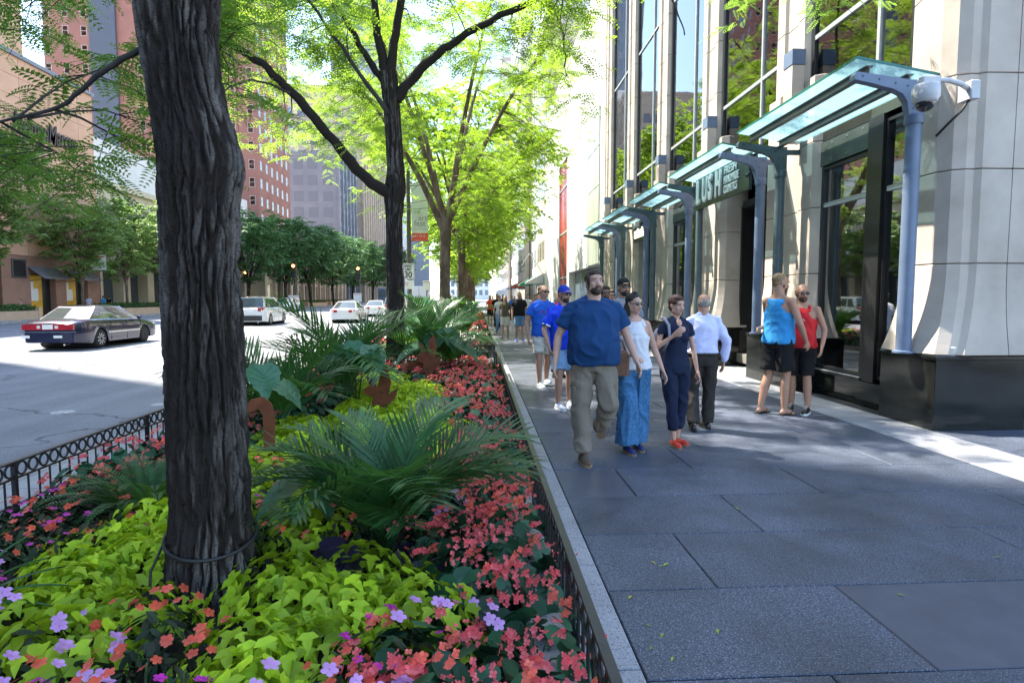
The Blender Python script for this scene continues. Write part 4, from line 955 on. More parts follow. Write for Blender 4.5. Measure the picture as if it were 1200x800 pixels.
# ---- palms: every frond a part
def frond_mesh(L, nl, ll, droop, seed, w=.022, lift=1.0):
    """rachis arcs out along +Y from the origin; leaflets hang on both sides"""
    rg = random.Random(seed); m = MB(); pts = []
    for i in range(13):
        t = i / 12; a = R(78) * (1 - t) ** .8 * lift - R(34) * t * droop
        if i == 0: p = Vector((0, 0, 0))
        else: p = p + Vector((0, math.cos(a), math.sin(a))) * (L / 12)
        pts.append(p.copy())
    m.tube(pts, [.008 * (1 - .8 * i / 12) for i in range(13)], 5, cap=False)
    for i in range(nl):
        t = .22 + .78 * i / (nl - 1); f = t * 12; k = min(11, int(f)); c = pts[k].lerp(pts[k+1], f - k); tg = (pts[k+1] - pts[k]).normalized()
        up = Vector((1, 0, 0)).cross(tg)
        l = ll * math.sin(math.pi * (.12 + .80 * t)) ** .6 * rg.uniform(.85, 1.1)
        for s_ in (-1, 1):
            d = (Vector((s_, 0, 0)) * .72 + tg * .95 + up * rg.uniform(.05, .35)).normalized(); g = Vector((0, 0, -1))
            q1 = c + d * l * .5 + g * l * .04; q2 = c + d * l + g * l * (.10 + .22 * max(0, droop) * rg.random()); sd_ = d.cross(up).normalized() * (w * .5)
            n0 = up * .006
            m.add([c - sd_ * .5, c + sd_ * .5, q1 + sd_ + n0, q1 - sd_ + n0, q2], [(0, 1, 2, 3), (3, 2, 4)])
    return m.mesh('frond', M['palm'])
fr_me = [frond_mesh(1.0, 25, .36, d_, s_, w=.020) for s_, d_ in enumerate((-.1, .35, .8, .15))]
def palm(label, x, y, s_, n, seed, flat=1.0, dirs=None):
    rg = random.Random(seed); t = thing('palm', label, 'palm', (x, y, zs(x)), 0, 'palms in the flower beds')
    for i in range(n):
        a = 2.399 * i + rg.uniform(-.3, .3); tilt = rg.uniform(-.42, .06) if i % 3 else rg.uniform(-.1, .22)
        if dirs and i < len(dirs): a, tilt = dirs[i]
        inst(fr_me[(i + seed) % 4], 'frond', t, (.03 * math.cos(a), .03 * math.sin(a), 0), (-tilt, rg.uniform(-.2, .2), a), (s_ * rg.uniform(.82, 1.15),) * 3)
    m = MB()
    for i in range(5):
        a = i * 1.25; m.tube([(0.02 * math.cos(a), .02 * math.sin(a), -.05), (.05 * math.cos(a), .05 * math.sin(a), .22 * s_)], [.014, .009], 6)
    inst(m.mesh('stem', M['stem']), 'stem', t); return t
palm('large dark green palm fanning out in the middle of the near flower bed', -.52, 3.36, .98, 26, 0, flat=.7)
palm('palm rising beside the street railing right of the thick trunk', -2.1, 6.3, 1.35, 15, 1, flat=.35)
palm('palm with long fronds standing left of the second tree trunk', -1.75, 8.0, 1.6, 17, 2, flat=.45)
palm('palm with bright fronds between the rust panel and the second tree', -.98, 11.3, 1.55, 17, 3, flat=.6)
palm('palm at the far end of the near flower bed', -.55, 11.6, 1.1, 13, 4)
for i, (x, y) in enumerate([(-.9, 16), (-1.9, 18), (-.5, 19.2), (-1.3, 26), (-.6, 29), (-1.2, 36), (-.6, 39), (-1.1, 46)]):
    palm(['bright green palm at the near end of the second bed', 'palm near the street side of the second bed', 'palm at the far end of the second bed', 'palm in the third bed beside a tree trunk', 'palm at the far end of the third bed', 'palm in the fourth bed', 'palm at the far end of the fourth bed', 'palm in the farthest visible bed'][i], x, y, 1.6, 15, 5 + i)
# spiky grass-like plant cut by the left edge of the picture
sp = thing('dracaena', 'spiky dark green dracaena with long narrow leaves at the left edge of the bed', 'plant', (-2.22, 2.52, .1))
for i in range(22):
    a = i * 2.399; el = R(25 + (i * 37) % 55); m = MB(); L = .5 + .16 * ((i * 7) % 5) / 5; pts = []; w = .016
    for k in range(7):
        t = k / 6; pts.append(Vector((math.cos(a) * math.cos(el) * L * t, math.sin(a) * math.cos(el) * L * t, .12 + math.sin(el) * L * t - .35 * L * t * t)))
    sd_ = Vector((-math.sin(a), math.cos(a), 0)); vs_ = []
    for k, p in enumerate(pts): ww = w * (1 - (k / 6) ** 2) + .0015; vs_ += [p - sd_ * ww + Vector((0, 0, .006)), p, p + sd_ * ww + Vector((0, 0, .006))]
    m.add(vs_, [(k*3 + j, k*3 + j + 1, (k+1)*3 + j + 1, (k+1)*3 + j) for k in range(6) for j in range(2)]); inst(m.mesh('leaf', M['palm'], smooth=True), 'leaf', sp)
# elephant ears: each big scalloped leaf a part with its stalk
def ear_mesh():
    m = MB(); out = [(0, 0)]
    for i in range(1, 12):
        t = i / 12; w = .40 * math.sin(math.pi * t ** .75) + (.03 if i % 2 else -.015); out.append((w, -.18 * (1 - t) ** 2 * 3 * t + t * 1.0 - .12 * (1 - t)))
    out.append((0, 1.06)); L = [(-x, y) for x, y in out[1:-1]][::-1]
    allp = out + L; hub = [(0, .35), (0, .7)]
    n = len(allp); vs_ = [(x, y, .06 * abs(x) * 2 - .3 * max(0, y - .3) ** 2 - .5 * x * x) for x, y in allp] + [(0, .3, -.02)]
    m.add(vs_, tri_fan(n, n)); m2 = []
    for i in range(2, 11, 2):
        for s_ in (-1, 1): m.tube([(0, .25 + .05 * i, .0 - .3 * max(0, .25 + .05*i - .3) ** 2), (s_ * out[i][0] * .9, out[i][1], .06 * out[i][0] * 1.8 - .3 * max(0, out[i][1] - .3) ** 2 - .5 * out[i][0]**2 * .8 + .004)], .004, 3, cap=False)
    return m.mesh('leaf', M['ear'], smooth=True)
ear_me = ear_mesh()
def ear_plant(label, x, y, leaves):
    t = thing('elephant_ear', label, 'plant', (x, y, zs(x)), 0, 'elephant ear plants')
    for (dx, dy, h, rz, pitch, s_) in leaves:
        l = inst(ear_me, 'leaf', t, (dx, dy, h), (pitch, 0, rz), (s_,) * 3)
        m = MB(); m.tube([(0, 0, 0), (dx * .45, dy * .45, h * .65), (dx, dy, h - .005)], [.012, .009, .006], 6); inst(m.mesh('stalk', M['stem'], smooth=True), 'stalk', t)
    return t
ear_plant('elephant ear plant with a big blue-green leaf left of the large palm', -.92, 3.75, [(-.12, -.1, .42, R(125), R(-35), .42), (.05, -.1, .46, R(160), R(-40), .3), (-.02, -.12, .3, R(200), R(-25), .26)])
ear_plant('elephant ear plant beside the rust panel behind the thick trunk', -2.3, 5.6, [(.1, -.1, .75, R(130), R(-45), .4), (.35, -.1, .85, R(205), R(-45), .36), (-.1, .0, .6, R(100), R(-25), .36), (.5, -.1, .7, R(240), R(-35), .32)])
ear_plant('elephant ear plant between the two middle palms', -1.5, 7.4, [(.2, -.1, .85, R(215), R(-45), .4), (-.2, 0, .85, R(140), R(-45), .4), (0, -.1, .9, R(180), R(-55), .3)])
ear_plant('elephant ear plant at the foot of the second tree', -.75, 10.9, [(.35, -.1, .7, R(235), R(-30), .6), (-.3, -.1, .65, R(120), R(-32), .6), (0, -.2, .85, R(170), R(-45), .5), (.2, -.1, .9, R(210), R(-50), .5)])
ear_plant('elephant ear plant near the front of the second flower bed', -1.3, 15, [(.35, 0, .8, R(230), R(-35), .75), (-.3, 0, .75, R(125), R(-35), .75), (0, -.2, .95, R(170), R(-45), .6)])
# dark purple leaves under the large palm
for i, (x, y) in enumerate([(-.76, 3.16), (-.30, 3.1), (-.5, 2.98)]):
    plant('dark_leaf_plant', ['dark purple leafed plant under the left of the large palm', 'dark purple leafed plant under the right of the large palm', 'dark purple leafed plant in front of the large palm'][i], 'plant', x, y, [leafplant('foliage', roundT, roundF, 14, .14, .2, .17, M['purpleleaf'], 60 + i, droop=.1)], 1.0, 'dark purple plants under the palm')
# fern
fe = thing('fern', 'dense arching green fern left of the thick trunk by the street railing', 'fern', (-2.15, 4.0, .1))
def fern_frond(seed):
    rg = random.Random(seed); m = MB(); pts = []; L = .42
    p = Vector((0, 0, 0)); 
    for i in range(10):
        a = R(80) - R(95) * (i / 9) ** 1.4; pts.append(p.copy()); p = p + Vector((0, math.cos(a), math.sin(a))) * L / 9
    for i in range(26):
        t = .1 + .9 * i / 25; f = t * 9; k = min(8, int(f)); c = pts[k].lerp(pts[k+1], f - k); l = .055 * math.sin(math.pi * min(1, .25 + .75 * t)) ** .7 + .006
        tg = (pts[k+1] - pts[k]).normalized(); up = Vector((1, 0, 0)).cross(tg)
        for s_ in (-1, 1):
            d = (Vector((s_, 0, 0)) + tg * .35 + up * .15).normalized(); m.add([c, c + d * l * .5 + tg * .006, c + d * l, c + d * l * .5 - tg * .006], [(0, 1, 2, 3)])
    m.tube(pts, .003, 4, cap=False); return m.mesh('frond', M['fern'])
ff = [fern_frond(i) for i in range(3)]
for i in range(70):
    a = i * 2.399; r_ = .02 + .16 * math.sqrt(i / 70); inst(ff[i % 3], 'frond', fe, (r_ * 1.5 * math.cos(a), r_ * math.sin(a), .05), (-R(10 + (i * 53) % 40) * (r_ / .18), 0, a - math.pi/2 + rb_.uniform(-.3, .3)), (rb_.uniform(.8, 1.25),) * 3)
# rust steel garden sculptures cut like curled leaves
def rust(label, x, y, h, rz, kind):
    t = thing('rust_sculpture', label, 'sculpture', (x, y, zs(x)), rz, 'rust steel garden sculptures')
    m = MB(); th = .012
    if kind == 0:    # post with curled hook top
        m.prism([(-.045, 0), (.045, 0), (.05, h * .75), (.03, h * .9), (-.03, h), (-.13, h * .97), (-.2, h * .82), (-.21, h * .7), (-.15, h * .8), (-.07, h * .84), (-.04, h * .76)], -th, th, 'y')
    else:
        m.prism([(-.05, 0), (.05, 0), (.06, h * .3), (.16, h * .42), (.2, h * .62), (.12, h * .55), (.09, h * .5), (.12, h * .75), (.08, h), (.0, h * .9), (-.04, h * .62), (-.09, h * .8), (-.17, h * .86), (-.13, h * .68), (-.2, h * .6), (-.18, h * .5), (-.08, h * .45), (-.12, h * .32), (-.05, h * .25)], -th, th, 'y')
    inst(m.mesh('cut_plate', M['rust']), 'cut_plate', t)
    m = MB(); m.box(-.02, .02, .012, .03, 0, h * .7); inst(m.mesh('stiffener', M['rust']), 'stiffener', t)
    if kind:
        m = MB()
        for (px, pz) in ((-.02, .35), (.02, .55), (.04, .75), (-.02, .2), (.0, .68)): m.lathe([(.012, -.016), (.012, .016)], (px, 0, pz * h), 8, 'y')
        inst(m.mesh('punched_hole', M['black']), 'punched_hole', t)
rust('rusty hooked steel plate rising from the lime vine just right of the thick trunk', -1.72, 4.95, .62, R(12), 0)
rust('rusty cut steel plate behind the large palm', -1.12, 6.9, .62, R(-5), 1)
rust('rusty cut steel plate with curled edges beside the second tree trunk', -.78, 9.6, .85, R(8), 1)
rust('smaller rusty steel plate left of the larger one near the second tree', -1.0, 9.8, .5, R(-14), 1)

# ================================================================== TREES
def barkm(name, c_f, c_p, c_l, speck=True):
    m, nd, lk, bs = new_mat(name); tc = nd.new('ShaderNodeTexCoord').outputs['Object']
    n1 = tex(nd, lk, 'noise', 26, 5, .65, vec=tc, stretch=(1, 1, .18)); n2 = tex(nd, lk, 'noise', 4, 4, .6, vec=tc, stretch=(1, 1, .3)); n3 = tex(nd, lk, 'noise', 75, 3, .6, vec=tc, stretch=(.8, .8, 1.7))
    at = nd.new('ShaderNodeAttribute'); at.attribute_name = 'ridge'
    c = mixc(nd, lk, ramp(nd, lk, n1, [(.35, 0.0), (.62, 1.0)]), c_f, c_p)
    c = mixc(nd, lk, ramp(nd, lk, n2, [(.45, 0.0), (.62, 1.0)]), c, c_l)
    if speck:
        gt = nd.new('ShaderNodeMath'); gt.operation = 'MULTIPLY'; lk.new(at.outputs['Fac'], gt.inputs[0]); lk.new(ramp(nd, lk, n2, [(.40, 0.15), (.60, 1.0)]), gt.inputs[1])
        c = mixc(nd, lk, ramp(nd, lk, gt.outputs[0], [(.35, 0.0), (.95, .9)]), c_f, mixc(nd, lk, .6, c, c_l))
    if speck: c = mixc(nd, lk, ramp(nd, lk, n3, [(.36, .75), (.46, 0.0)]), c, c_f)
    lk.new(c, bs.inputs['Base Color']); bs.inputs['Roughness'].default_value = .85; bs.inputs['Specular IOR Level'].default_value = .25
    ad = nd.new('ShaderNodeMath'); ad.operation = 'ADD'; lk.new(n1, ad.inputs[0]); lk.new(n3, ad.inputs[1]); bump(nd, lk, bs, ad.outputs[0], .7, .012); return m
M['bark'] = barkm('honey_locust_bark', (0.024, 0.018, 0.015), (0.062, 0.051, 0.043), (0.155, 0.135, 0.122))
M['bark2'] = barkm('brown_bark', (0.07, 0.045, 0.032), (0.15, 0.105, 0.08), (0.21, 0.16, 0.125), False)
M['barkd'] = pm('dark_branch', (0.05, 0.043, 0.04), (0.03, 0.026, 0.024), sc=12, rough=.85, bmp=.4, bsc=60, stretch=(1, 1, .3))
def trunk_mesh(prof, n, mh, amp, freq, seed, mat, lean=None):
    """prof: (z, cx, cy, r). Deep plates and fissures run up the trunk"""
    zs_ = [p[0] for p in prof]; V = np.zeros((mh * n, 3)); RG = np.zeros(mh * n); k = 0
    Z = np.linspace(zs_[0], zs_[-1], mh); CX = np.interp(Z, zs_, [p[1] for p in prof]); CY = np.interp(Z, zs_, [p[2] for p in prof]); RR = np.interp(Z, zs_, [p[3] for p in prof])
    kern = np.ones(9) / 9
    for a_ in (CX, CY, RR):
        b_ = np.convolve(np.pad(a_, 4, mode='edge'), kern, 'valid'); a_[:] = b_
    for j in range(mh):
        z = Z[j]
        for i in range(n):
            a = 2*math.pi*i/n; c, s_ = math.cos(a), math.sin(a)
            wx = mnoise.noise((c*1.2 + seed, s_*1.2, z*1.3)) * .2
            wx += mnoise.noise((c*3.3, s_*3.3 + seed, z*7)) * .10
            q = (c*freq + wx*freq + seed, s_*freq + wx, z*freq*.42 + wx)
            r1_ = 1 - abs(mnoise.noise(q)) * 2.2
            r2_ = 1 - abs(mnoise.noise((c*freq*2.4 + 7, s_*freq*2.4 + wx*2, z*freq*1.5))) * 2
            r3_ = mnoise.noise((c*freq*6, s_*freq*6, z*freq*3))
            fis = -min(1, max(0, (r1_ - .50) / .38)) ** 1.3 * 1.15 - min(1, max(0, (r2_ - .62) / .3)) * .55
            lump = mnoise.noise((c*1.5, s_*1.5 + seed, z*.9)) * .5
            r_ = RR[j] + amp * (fis + .30 * r3_ + .12 * mnoise.noise((c*freq*13, s_*freq*13, z*freq*9)) + lump)
            V[k] = (CX[j] + r_*c, CY[j] + r_*s_, z); RG[k] = max(0, 1 + fis * .9); k += 1
    ii = np.arange(n); F = np.concatenate([np.stack([j*n + ii, j*n + (ii+1) % n, (j+1)*n + (ii+1) % n, (j+1)*n + ii], 1) for j in range(mh-1)])
    tm0 = np_mesh('trunk', V, F, mat, smooth=True); at = tm0.attributes.new('ridge', 'FLOAT', 'POINT'); at.data.foreach_set('value', RG.astype(np.float32)); return tm0
# pinnate leaf templates
def pinnate(k, ll=.24, lw=.085):
    tv, tf = [], []
    for i in range(k):
        t = .12 + .86 * i / (k - 1); l = ll * (math.sin(math.pi * (.25 + .6 * t)))
        for s_ in (-1, 1):
            b = len(tv); y = t; z = -.22 * t * t
            tv += [(0, y, z), (s_ * l * .5, y + .03 + lw * .5, z + .03), (s_ * l, y + .06, z), (s_ * l * .5, y + .03 - lw * .5, z + .03)]; tf.append((b, b+1, b+2, b+3))
    return np.array(tv), tf
pin_hi = pinnate(8); pin_mid = pinnate(5, .30, .15)
pin_lo = (np.array([(0, 0, 0), (.22, .35, .03), (.1, .7, 0), (0, 1, -.15), (-.1, .7, 0), (-.22, .35, .03), (.28, .5, -.1), (.3, .95, -.2), (.08, .6, 0), (0.02, .3, 0)]), [(0, 1, 2, 5), (5, 2, 3, 4), (9, 6, 7, 8)])
M['tleaf'] = leafm('honey_locust_leaf', (0.115, 0.235, 0.03), (0.08, 0.18, 0.025), sc=2, rough=.5, trans=.55, tc=(.48, .72, .05), var=.16)
M['tleafs'] = leafm('shade_lightened_leaf', (0.13, 0.27, 0.045), (0.09, 0.20, 0.04), sc=2, rough=.5, trans=.5, tc=(.4, .65, .08), var=.18)  # copy of the locust leaf, colour lightened against the shade on the near crown
M['dleaf'] = leafm('elm_leaf', (0.10, 0.22, 0.075), (0.065, 0.155, 0.055), sc=2, rough=.55, trans=.25, tc=(.14, .35, .06), var=.2)
M['gleaf'] = leafm('pear_leaf', (0.20, 0.30, 0.09), (0.14, 0.24, 0.07), sc=2, rough=.4, trans=.35, tc=(.3, .48, .1), var=.22)
def crown(parent_loc, skel, clusters, leafs, tpl, size, spread, mat, twmat, seed, name='crown', twig_r=.012):
    """clusters: points of foliage; each is reached by a thin arching twig from the nearest limb point"""
    rg = random.Random(seed); ng = np.random.default_rng(seed); tw = MB(); P, D = [], []
    sk = np.array([tuple(p) for p in skel])
    for c in clusters:
        c = np.array(c); d2 = ((sk - c) ** 2).sum(1); b = sk[int(np.argmin(d2 + ng.uniform(0, 1.3, len(sk))))]; L = float(np.linalg.norm(c - b))
        mid = (b + c) / 2 + np.array([rg.uniform(-.12, .12) * L, rg.uniform(-.12, .12) * L, .12 * L]); pts = []
        for t in (0, .25, .5, .75, 1):
            q = (1-t)**2 * b + 2*t*(1-t) * mid + t*t * c; pts.append(Vector(q) + Vector((rg.uniform(-1, 1), rg.uniform(-1, 1), rg.uniform(-1, 1))) * .02 * L)
        rr_ = min(.02, .004 + .004 * L); tw.tube(pts, [rr_, rr_*.8, rr_*.6, rr_*.4, rr_*.25], 5, cap=False)
        # leafy sprays along short side twigs
        ns = max(3, leafs // 8)
        for s_ in range(ns):
            t = rg.uniform(.45, 1.0); k = min(3, int(t * 4)); o = pts[k].lerp(pts[k+1], t*4 - k); a = rg.uniform(0, 6.283); l = spread * rg.uniform(.5, 1.2)
            dv = Vector((math.cos(a), math.sin(a), rg.uniform(-.55, .35))).normalized(); e = o + dv * l + Vector((0, 0, -.18 * l)); m_ = o + dv * l * .55
            tw.tube([o, m_, e], [.004, .003, .0018], 3, cap=False)
            for q in range(8):
                u = (q + .6) / 8; p = o.lerp(m_, u*2) if u < .5 else m_.lerp(e, u*2 - 1); sgn = 1 if q % 2 else -1
                sv = dv.cross(Vector((0, 0, 1))) * sgn * .9 + dv * .55 + Vector((0, 0, rg.uniform(-.45, .15)))
                P.append(tuple(p)); D.append(tuple(sv))
    P = np.array(P); D = np.array(D) + ng.normal(size=(len(P), 3)) * .22
    V, F = scatter(tpl[0], tpl[1], P, frames(D, ng.normal(size=len(P)) * .35), ng.uniform(.7, 1.2, len(P)) * size)
    off = np.array(parent_loc); cm = np_mesh(name, V - off, F, mat); return cm, tw.mesh('twigs', twmat, tuple(parent_loc))
def samp(p0, p1, n): return [Vector(p0).lerp(Vector(p1), i / n) for i in range(n + 1)]
def smooth_path(pts, n=6):
    pts = [Vector(p) for p in pts]; out = []
    for i in range(len(pts) - 1):
        p0 = pts[max(0, i-1)]; p1 = pts[i]; p2 = pts[i+1]; p3 = pts[min(len(pts)-1, i+2)]
        for k in range(n):
            t = k / n; out.append(.5 * ((2*p1) + (p2 - p0)*t + (2*p0 - 5*p1 + 4*p2 - p3)*t*t + (3*p1 - p0 - 3*p2 + p3)*t**3))
    return out + [pts[-1]]
def limb(parent, pts, r0, r1_, mat, name='limb', n=10, wob=.02, seed=0):
    pp = smooth_path(pts, 6); rg = random.Random(seed); L = len(pp)
    pp = [p + Vector((rg.uniform(-1, 1), rg.uniform(-1, 1), rg.uniform(-1, 1))) * wob * (0 if i == 0 else 1) for i, p in enumerate(pp)]
    m = MB(); m.tube(pp, [(r0 + (r1_ - r0) * (i / (L-1)) ** .8) * (1 + rg.uniform(-.07, .07)) for i in range(L)], n); m.build(name, mat, parent, True); return pp
# --- the thick near trunk
T1 = thing('honey_locust', 'thick dark furrowed tree trunk in the near flower bed', 'tree', (-1.29, 2.87, 0))
pr = [(-.05, -1.28, 2.87, .30), (.10, -1.285, 2.87, .245), (.24, -1.285, 2.87, .20), (.5, -1.28, 2.87, .178), (1.2, -1.278, 2.87, .168), (1.75, -1.282, 2.87, .166), (2.0, -1.275, 2.87, .170), (2.14, -1.262, 2.87, .186), (2.24, -1.268, 2.87, .182), (2.42, -1.31, 2.87, .163), (2.7, -1.345, 2.87, .165), (2.95, -1.345, 2.87, .185), (3.25, -1.34, 2.87, .21)]
me = trunk_mesh(pr, 240, 600, .024, 4.2, 3.0, M['bark']); me.transform(Matrix.Translation((1.29, -2.87, 0))); inst(me, 'trunk', T1)
sk1 = []
for i, (pts, r0, r1_) in enumerate([
    ([(-1.42, 2.85, 3.0), (-1.6, 2.9, 3.6), (-1.9, 3.0, 4.6), (-2.3, 3.3, 6.2)], .15, .06), ([(-1.22, 2.9, 3.0), (-1.0, 3.0, 3.6), (-.6, 3.1, 4.8), (-.2, 3.4, 6.4)], .14, .06),
    ([(-1.45, 2.87, 2.70), (-1.72, 2.95, 2.60), (-2.0, 3.05, 2.46), (-2.4, 3.2, 2.42), (-2.9, 3.3, 2.30)], .015, .005), ([(-1.1, 2.95, 3.4), (.2, 4.2, 5.0), (1.9, 6.0, 5.9), (3.4, 7.4, 6.0)], .08, .03),
    ([(-1.5, 2.9, 3.4), (-2.6, 3.6, 4.4), (-3.6, 4.4, 4.8)], .05, .015), ([(-1.3, 3.0, 3.5), (-1.4, 4.4, 5.0), (-1.5, 6.0, 5.8)], .08, .03), ([(-1.3, 2.8, 3.6), (-.6, 1.4, 5.0), (.4, 0.2, 5.8)], .08, .03), ([(-1.5, 2.9, 3.2), (-2.1, 4.0, 4.0), (-2.9, 5.2, 4.2)], .045, .012), ([(-1.6, 2.95, 3.7), (-2.6, 3.2, 4.0), (-3.4, 3.6, 3.9)], .035, .01), ([(-1.5, 2.95, 3.4), (-1.9, 4.2, 3.7), (-2.1, 5.2, 3.6)], .03, .01)]):
    sk1 += limb(T1, pts, r0, r1_, M['barkd'] if i > 1 else M['bark'], seed=i, wob=.004 if r0 < .03 else .015)
rq = random.Random(21); cl = []
for _ in range(74): cl.append((rq.uniform(-4.3, -1.75), rq.uniform(3.3, 5.4), rq.uniform(2.75, 4.7)))
cl = [c for c in cl if not (-.80 < c[0] / c[1] < -.60 and .16 < (c[2] - 1.55) / c[1] < .385)]
cl = [c for c in cl if c[2] > 2.6 + .18 * (c[1] - 3) and not (c[2] < 2.9 and c[0] > -1.9)]
for c in ((-2.2, 3.5, 2.3), (-2.1, 3.9, 2.15), (-2.0, 4.1, 2.35), (-2.7, 4.2, 2.35), (-3.2, 4.0, 2.6), (-1.95, 4.0, 2.6), (-1.7, 4.2, 2.9), (-1.0, 4.0, 3.45), (-1.2, 4.6, 3.7), (-1.05, 4.4, 3.9)): cl.append(c)
for _ in range(20):
    a = rq.uniform(0, 6.28); u = rq.uniform(.2, 1) ** .6; cl.append((-1.2 + 3.2 * u * math.cos(a), 2.6 + 2.9 * u * math.sin(a), rq.uniform(5.0, 7.4)))
for _ in range(13): cl.append((rq.uniform(3.3, 4.6), rq.uniform(6.7, 8.0), rq.uniform(4.75, 5.9)))
cm, tm = crown(T1.location, sk1, cl, 56, pin_hi, .175, .45, M['tleafs'], M['barkd'], 5); inst(cm, 'crown', T1); inst(tm, 'twigs', T1)
# black cord looped round the trunk
cd = thing('cord', 'thin black cord looped round the thick trunk and running down to the soil', 'cord', (-1.29, 2.87, .28))
m = MB(); pts = [(-1.28 + .2 * math.cos(a), 2.87 + .2 * math.sin(a), .42 - .045 * math.sin(a + .3) * -1 - .03 * math.cos(a)) for a in [i * math.pi / 20 for i in range(41)]]
m.tube(pts, .0085, 8, cap=False); m.tube([(-1.47, 2.82, .42), (-1.5, 2.74, .3), (-1.48, 2.68, .15), (-1.5, 2.6, .08)], .006, 6); m.build('loop', M['black'], cd, True)
# --- second tree
T2 = thing('honey_locust', 'dark forked tree at the far end of the near flower bed, long limbs reaching out', 'tree', (-1.55, 11.5, 0))
pr = [(-.05, -1.58, 11.5, .24), (.1, -1.58, 11.5, .20), (.5, -1.58, 11.5, .18), (1.4, -1.57, 11.5, .165), (1.9, -1.56, 11.5, .175), (2.1, -1.58, 11.5, .165), (3.0, -1.57, 11.5, .155), (3.55, -1.55, 11.5, .205), (3.9, -1.52, 11.5, .165), (4.6, -1.56, 11.5, .15), (5.3, -1.6, 11.5, .16), (5.7, -1.64, 11.5, .16)]
me = trunk_mesh(pr, 90, 260, .022, 3.2, 9.0, M['bark']); me.transform(Matrix.Translation((1.55, -11.5, 0))); inst(me, 'trunk', T2)
L2 = [([(-1.58, 11.45, 3.45), (-2.05, 11.4, 3.75), (-2.6, 11.3, 4.4), (-3.3, 11.2, 5.2), (-3.9, 11.1, 5.75), (-4.6, 11.0, 6.1)], .13, .055), ([(-1.5, 11.5, 5.2), (-1.2, 11.5, 5.6), (-.6, 11.4, 6.1), (.1, 11.3, 6.5), (1.2, 11.1, 6.95), (2.4, 10.6, 7.2)], .11, .035),
      ([(-1.7, 11.5, 5.5), (-2.1, 11.6, 6.1), (-2.6, 11.8, 7.0)], .08, .04), ([(-1.62, 11.5, 5.6), (-1.45, 11.5, 6.6), (-1.2, 11.4, 8.2)], .11, .05), ([(-1.66, 11.5, 5.6), (-1.85, 11.5, 6.6), (-2.0, 11.4, 8.4)], .10, .05),
      ([(2.4, 10.6, 7.2), (3.1, 10.1, 6.6), (3.4, 9.9, 5.8)], .025, .01), ([(1.2, 11.1, 6.95), (1.5, 10.8, 6.2), (1.55, 10.7, 5.4)], .025, .01), ([(-1.6, 11.4, 4.9), (-2.4, 11.2, 6.0), (-3.1, 11.0, 7.0)], .05, .02), ([(-4.6, 11, 6.1), (-5.6, 10.8, 6.2)], .04, .02), ([(-1.2, 11.4, 8.2), (0.4, 11, 9.2)], .05, .02), ([(-2.0, 11.4, 8.4), (-3.4, 11, 9.2)], .05, .02), ([(-3.3, 11.2, 5.2), (-3.7, 10.6, 5.2), (-4.1, 10.2, 4.9)], .03, .012)]
sk2 = []
for i, (pts, r0, r1_) in enumerate(L2): sk2 += limb(T2, pts, r0, r1_, M['bark'] if i < 5 else M['barkd'], seed=20 + i)
cl = []
for _ in range(195):
    a = rq.uniform(0, 6.28); u = rq.uniform(.15, 1) ** .55; z = rq.uniform(5.6, 10.2); w_ = 1 - abs(z - 7.4) / 5.2
    x = -1.3 + 4.6 * u * w_ * math.cos(a) * 1.1; y = 11.4 + 3.6 * u * w_ * math.sin(a)
    cl.append((x, y, z + .0))
for _ in range(26): cl.append((rq.uniform(.6, 3.2), rq.uniform(9.6, 11), rq.uniform(4.7, 6.9)))
for _ in range(62): cl.append((rq.uniform(-6.0, -2.2), rq.uniform(10.8, 13.6), rq.uniform(4.3, 7.6)))
cl = [c for c in cl if mnoise.noise((c[0]*.6 + 4, c[1]*.6, c[2]*.45)) > -.12]
cl = [c for c in cl if not (-1.15 < c[0] < .9 and c[2] < 6.2 and c[1] < 11)]
cm, tm = crown(T2.location, sk2, cl, 56, pin_mid, .21, .55, M['tleaf'], M['barkd'], 6); inst(cm, 'crown', T2); inst(tm, 'twigs', T2)
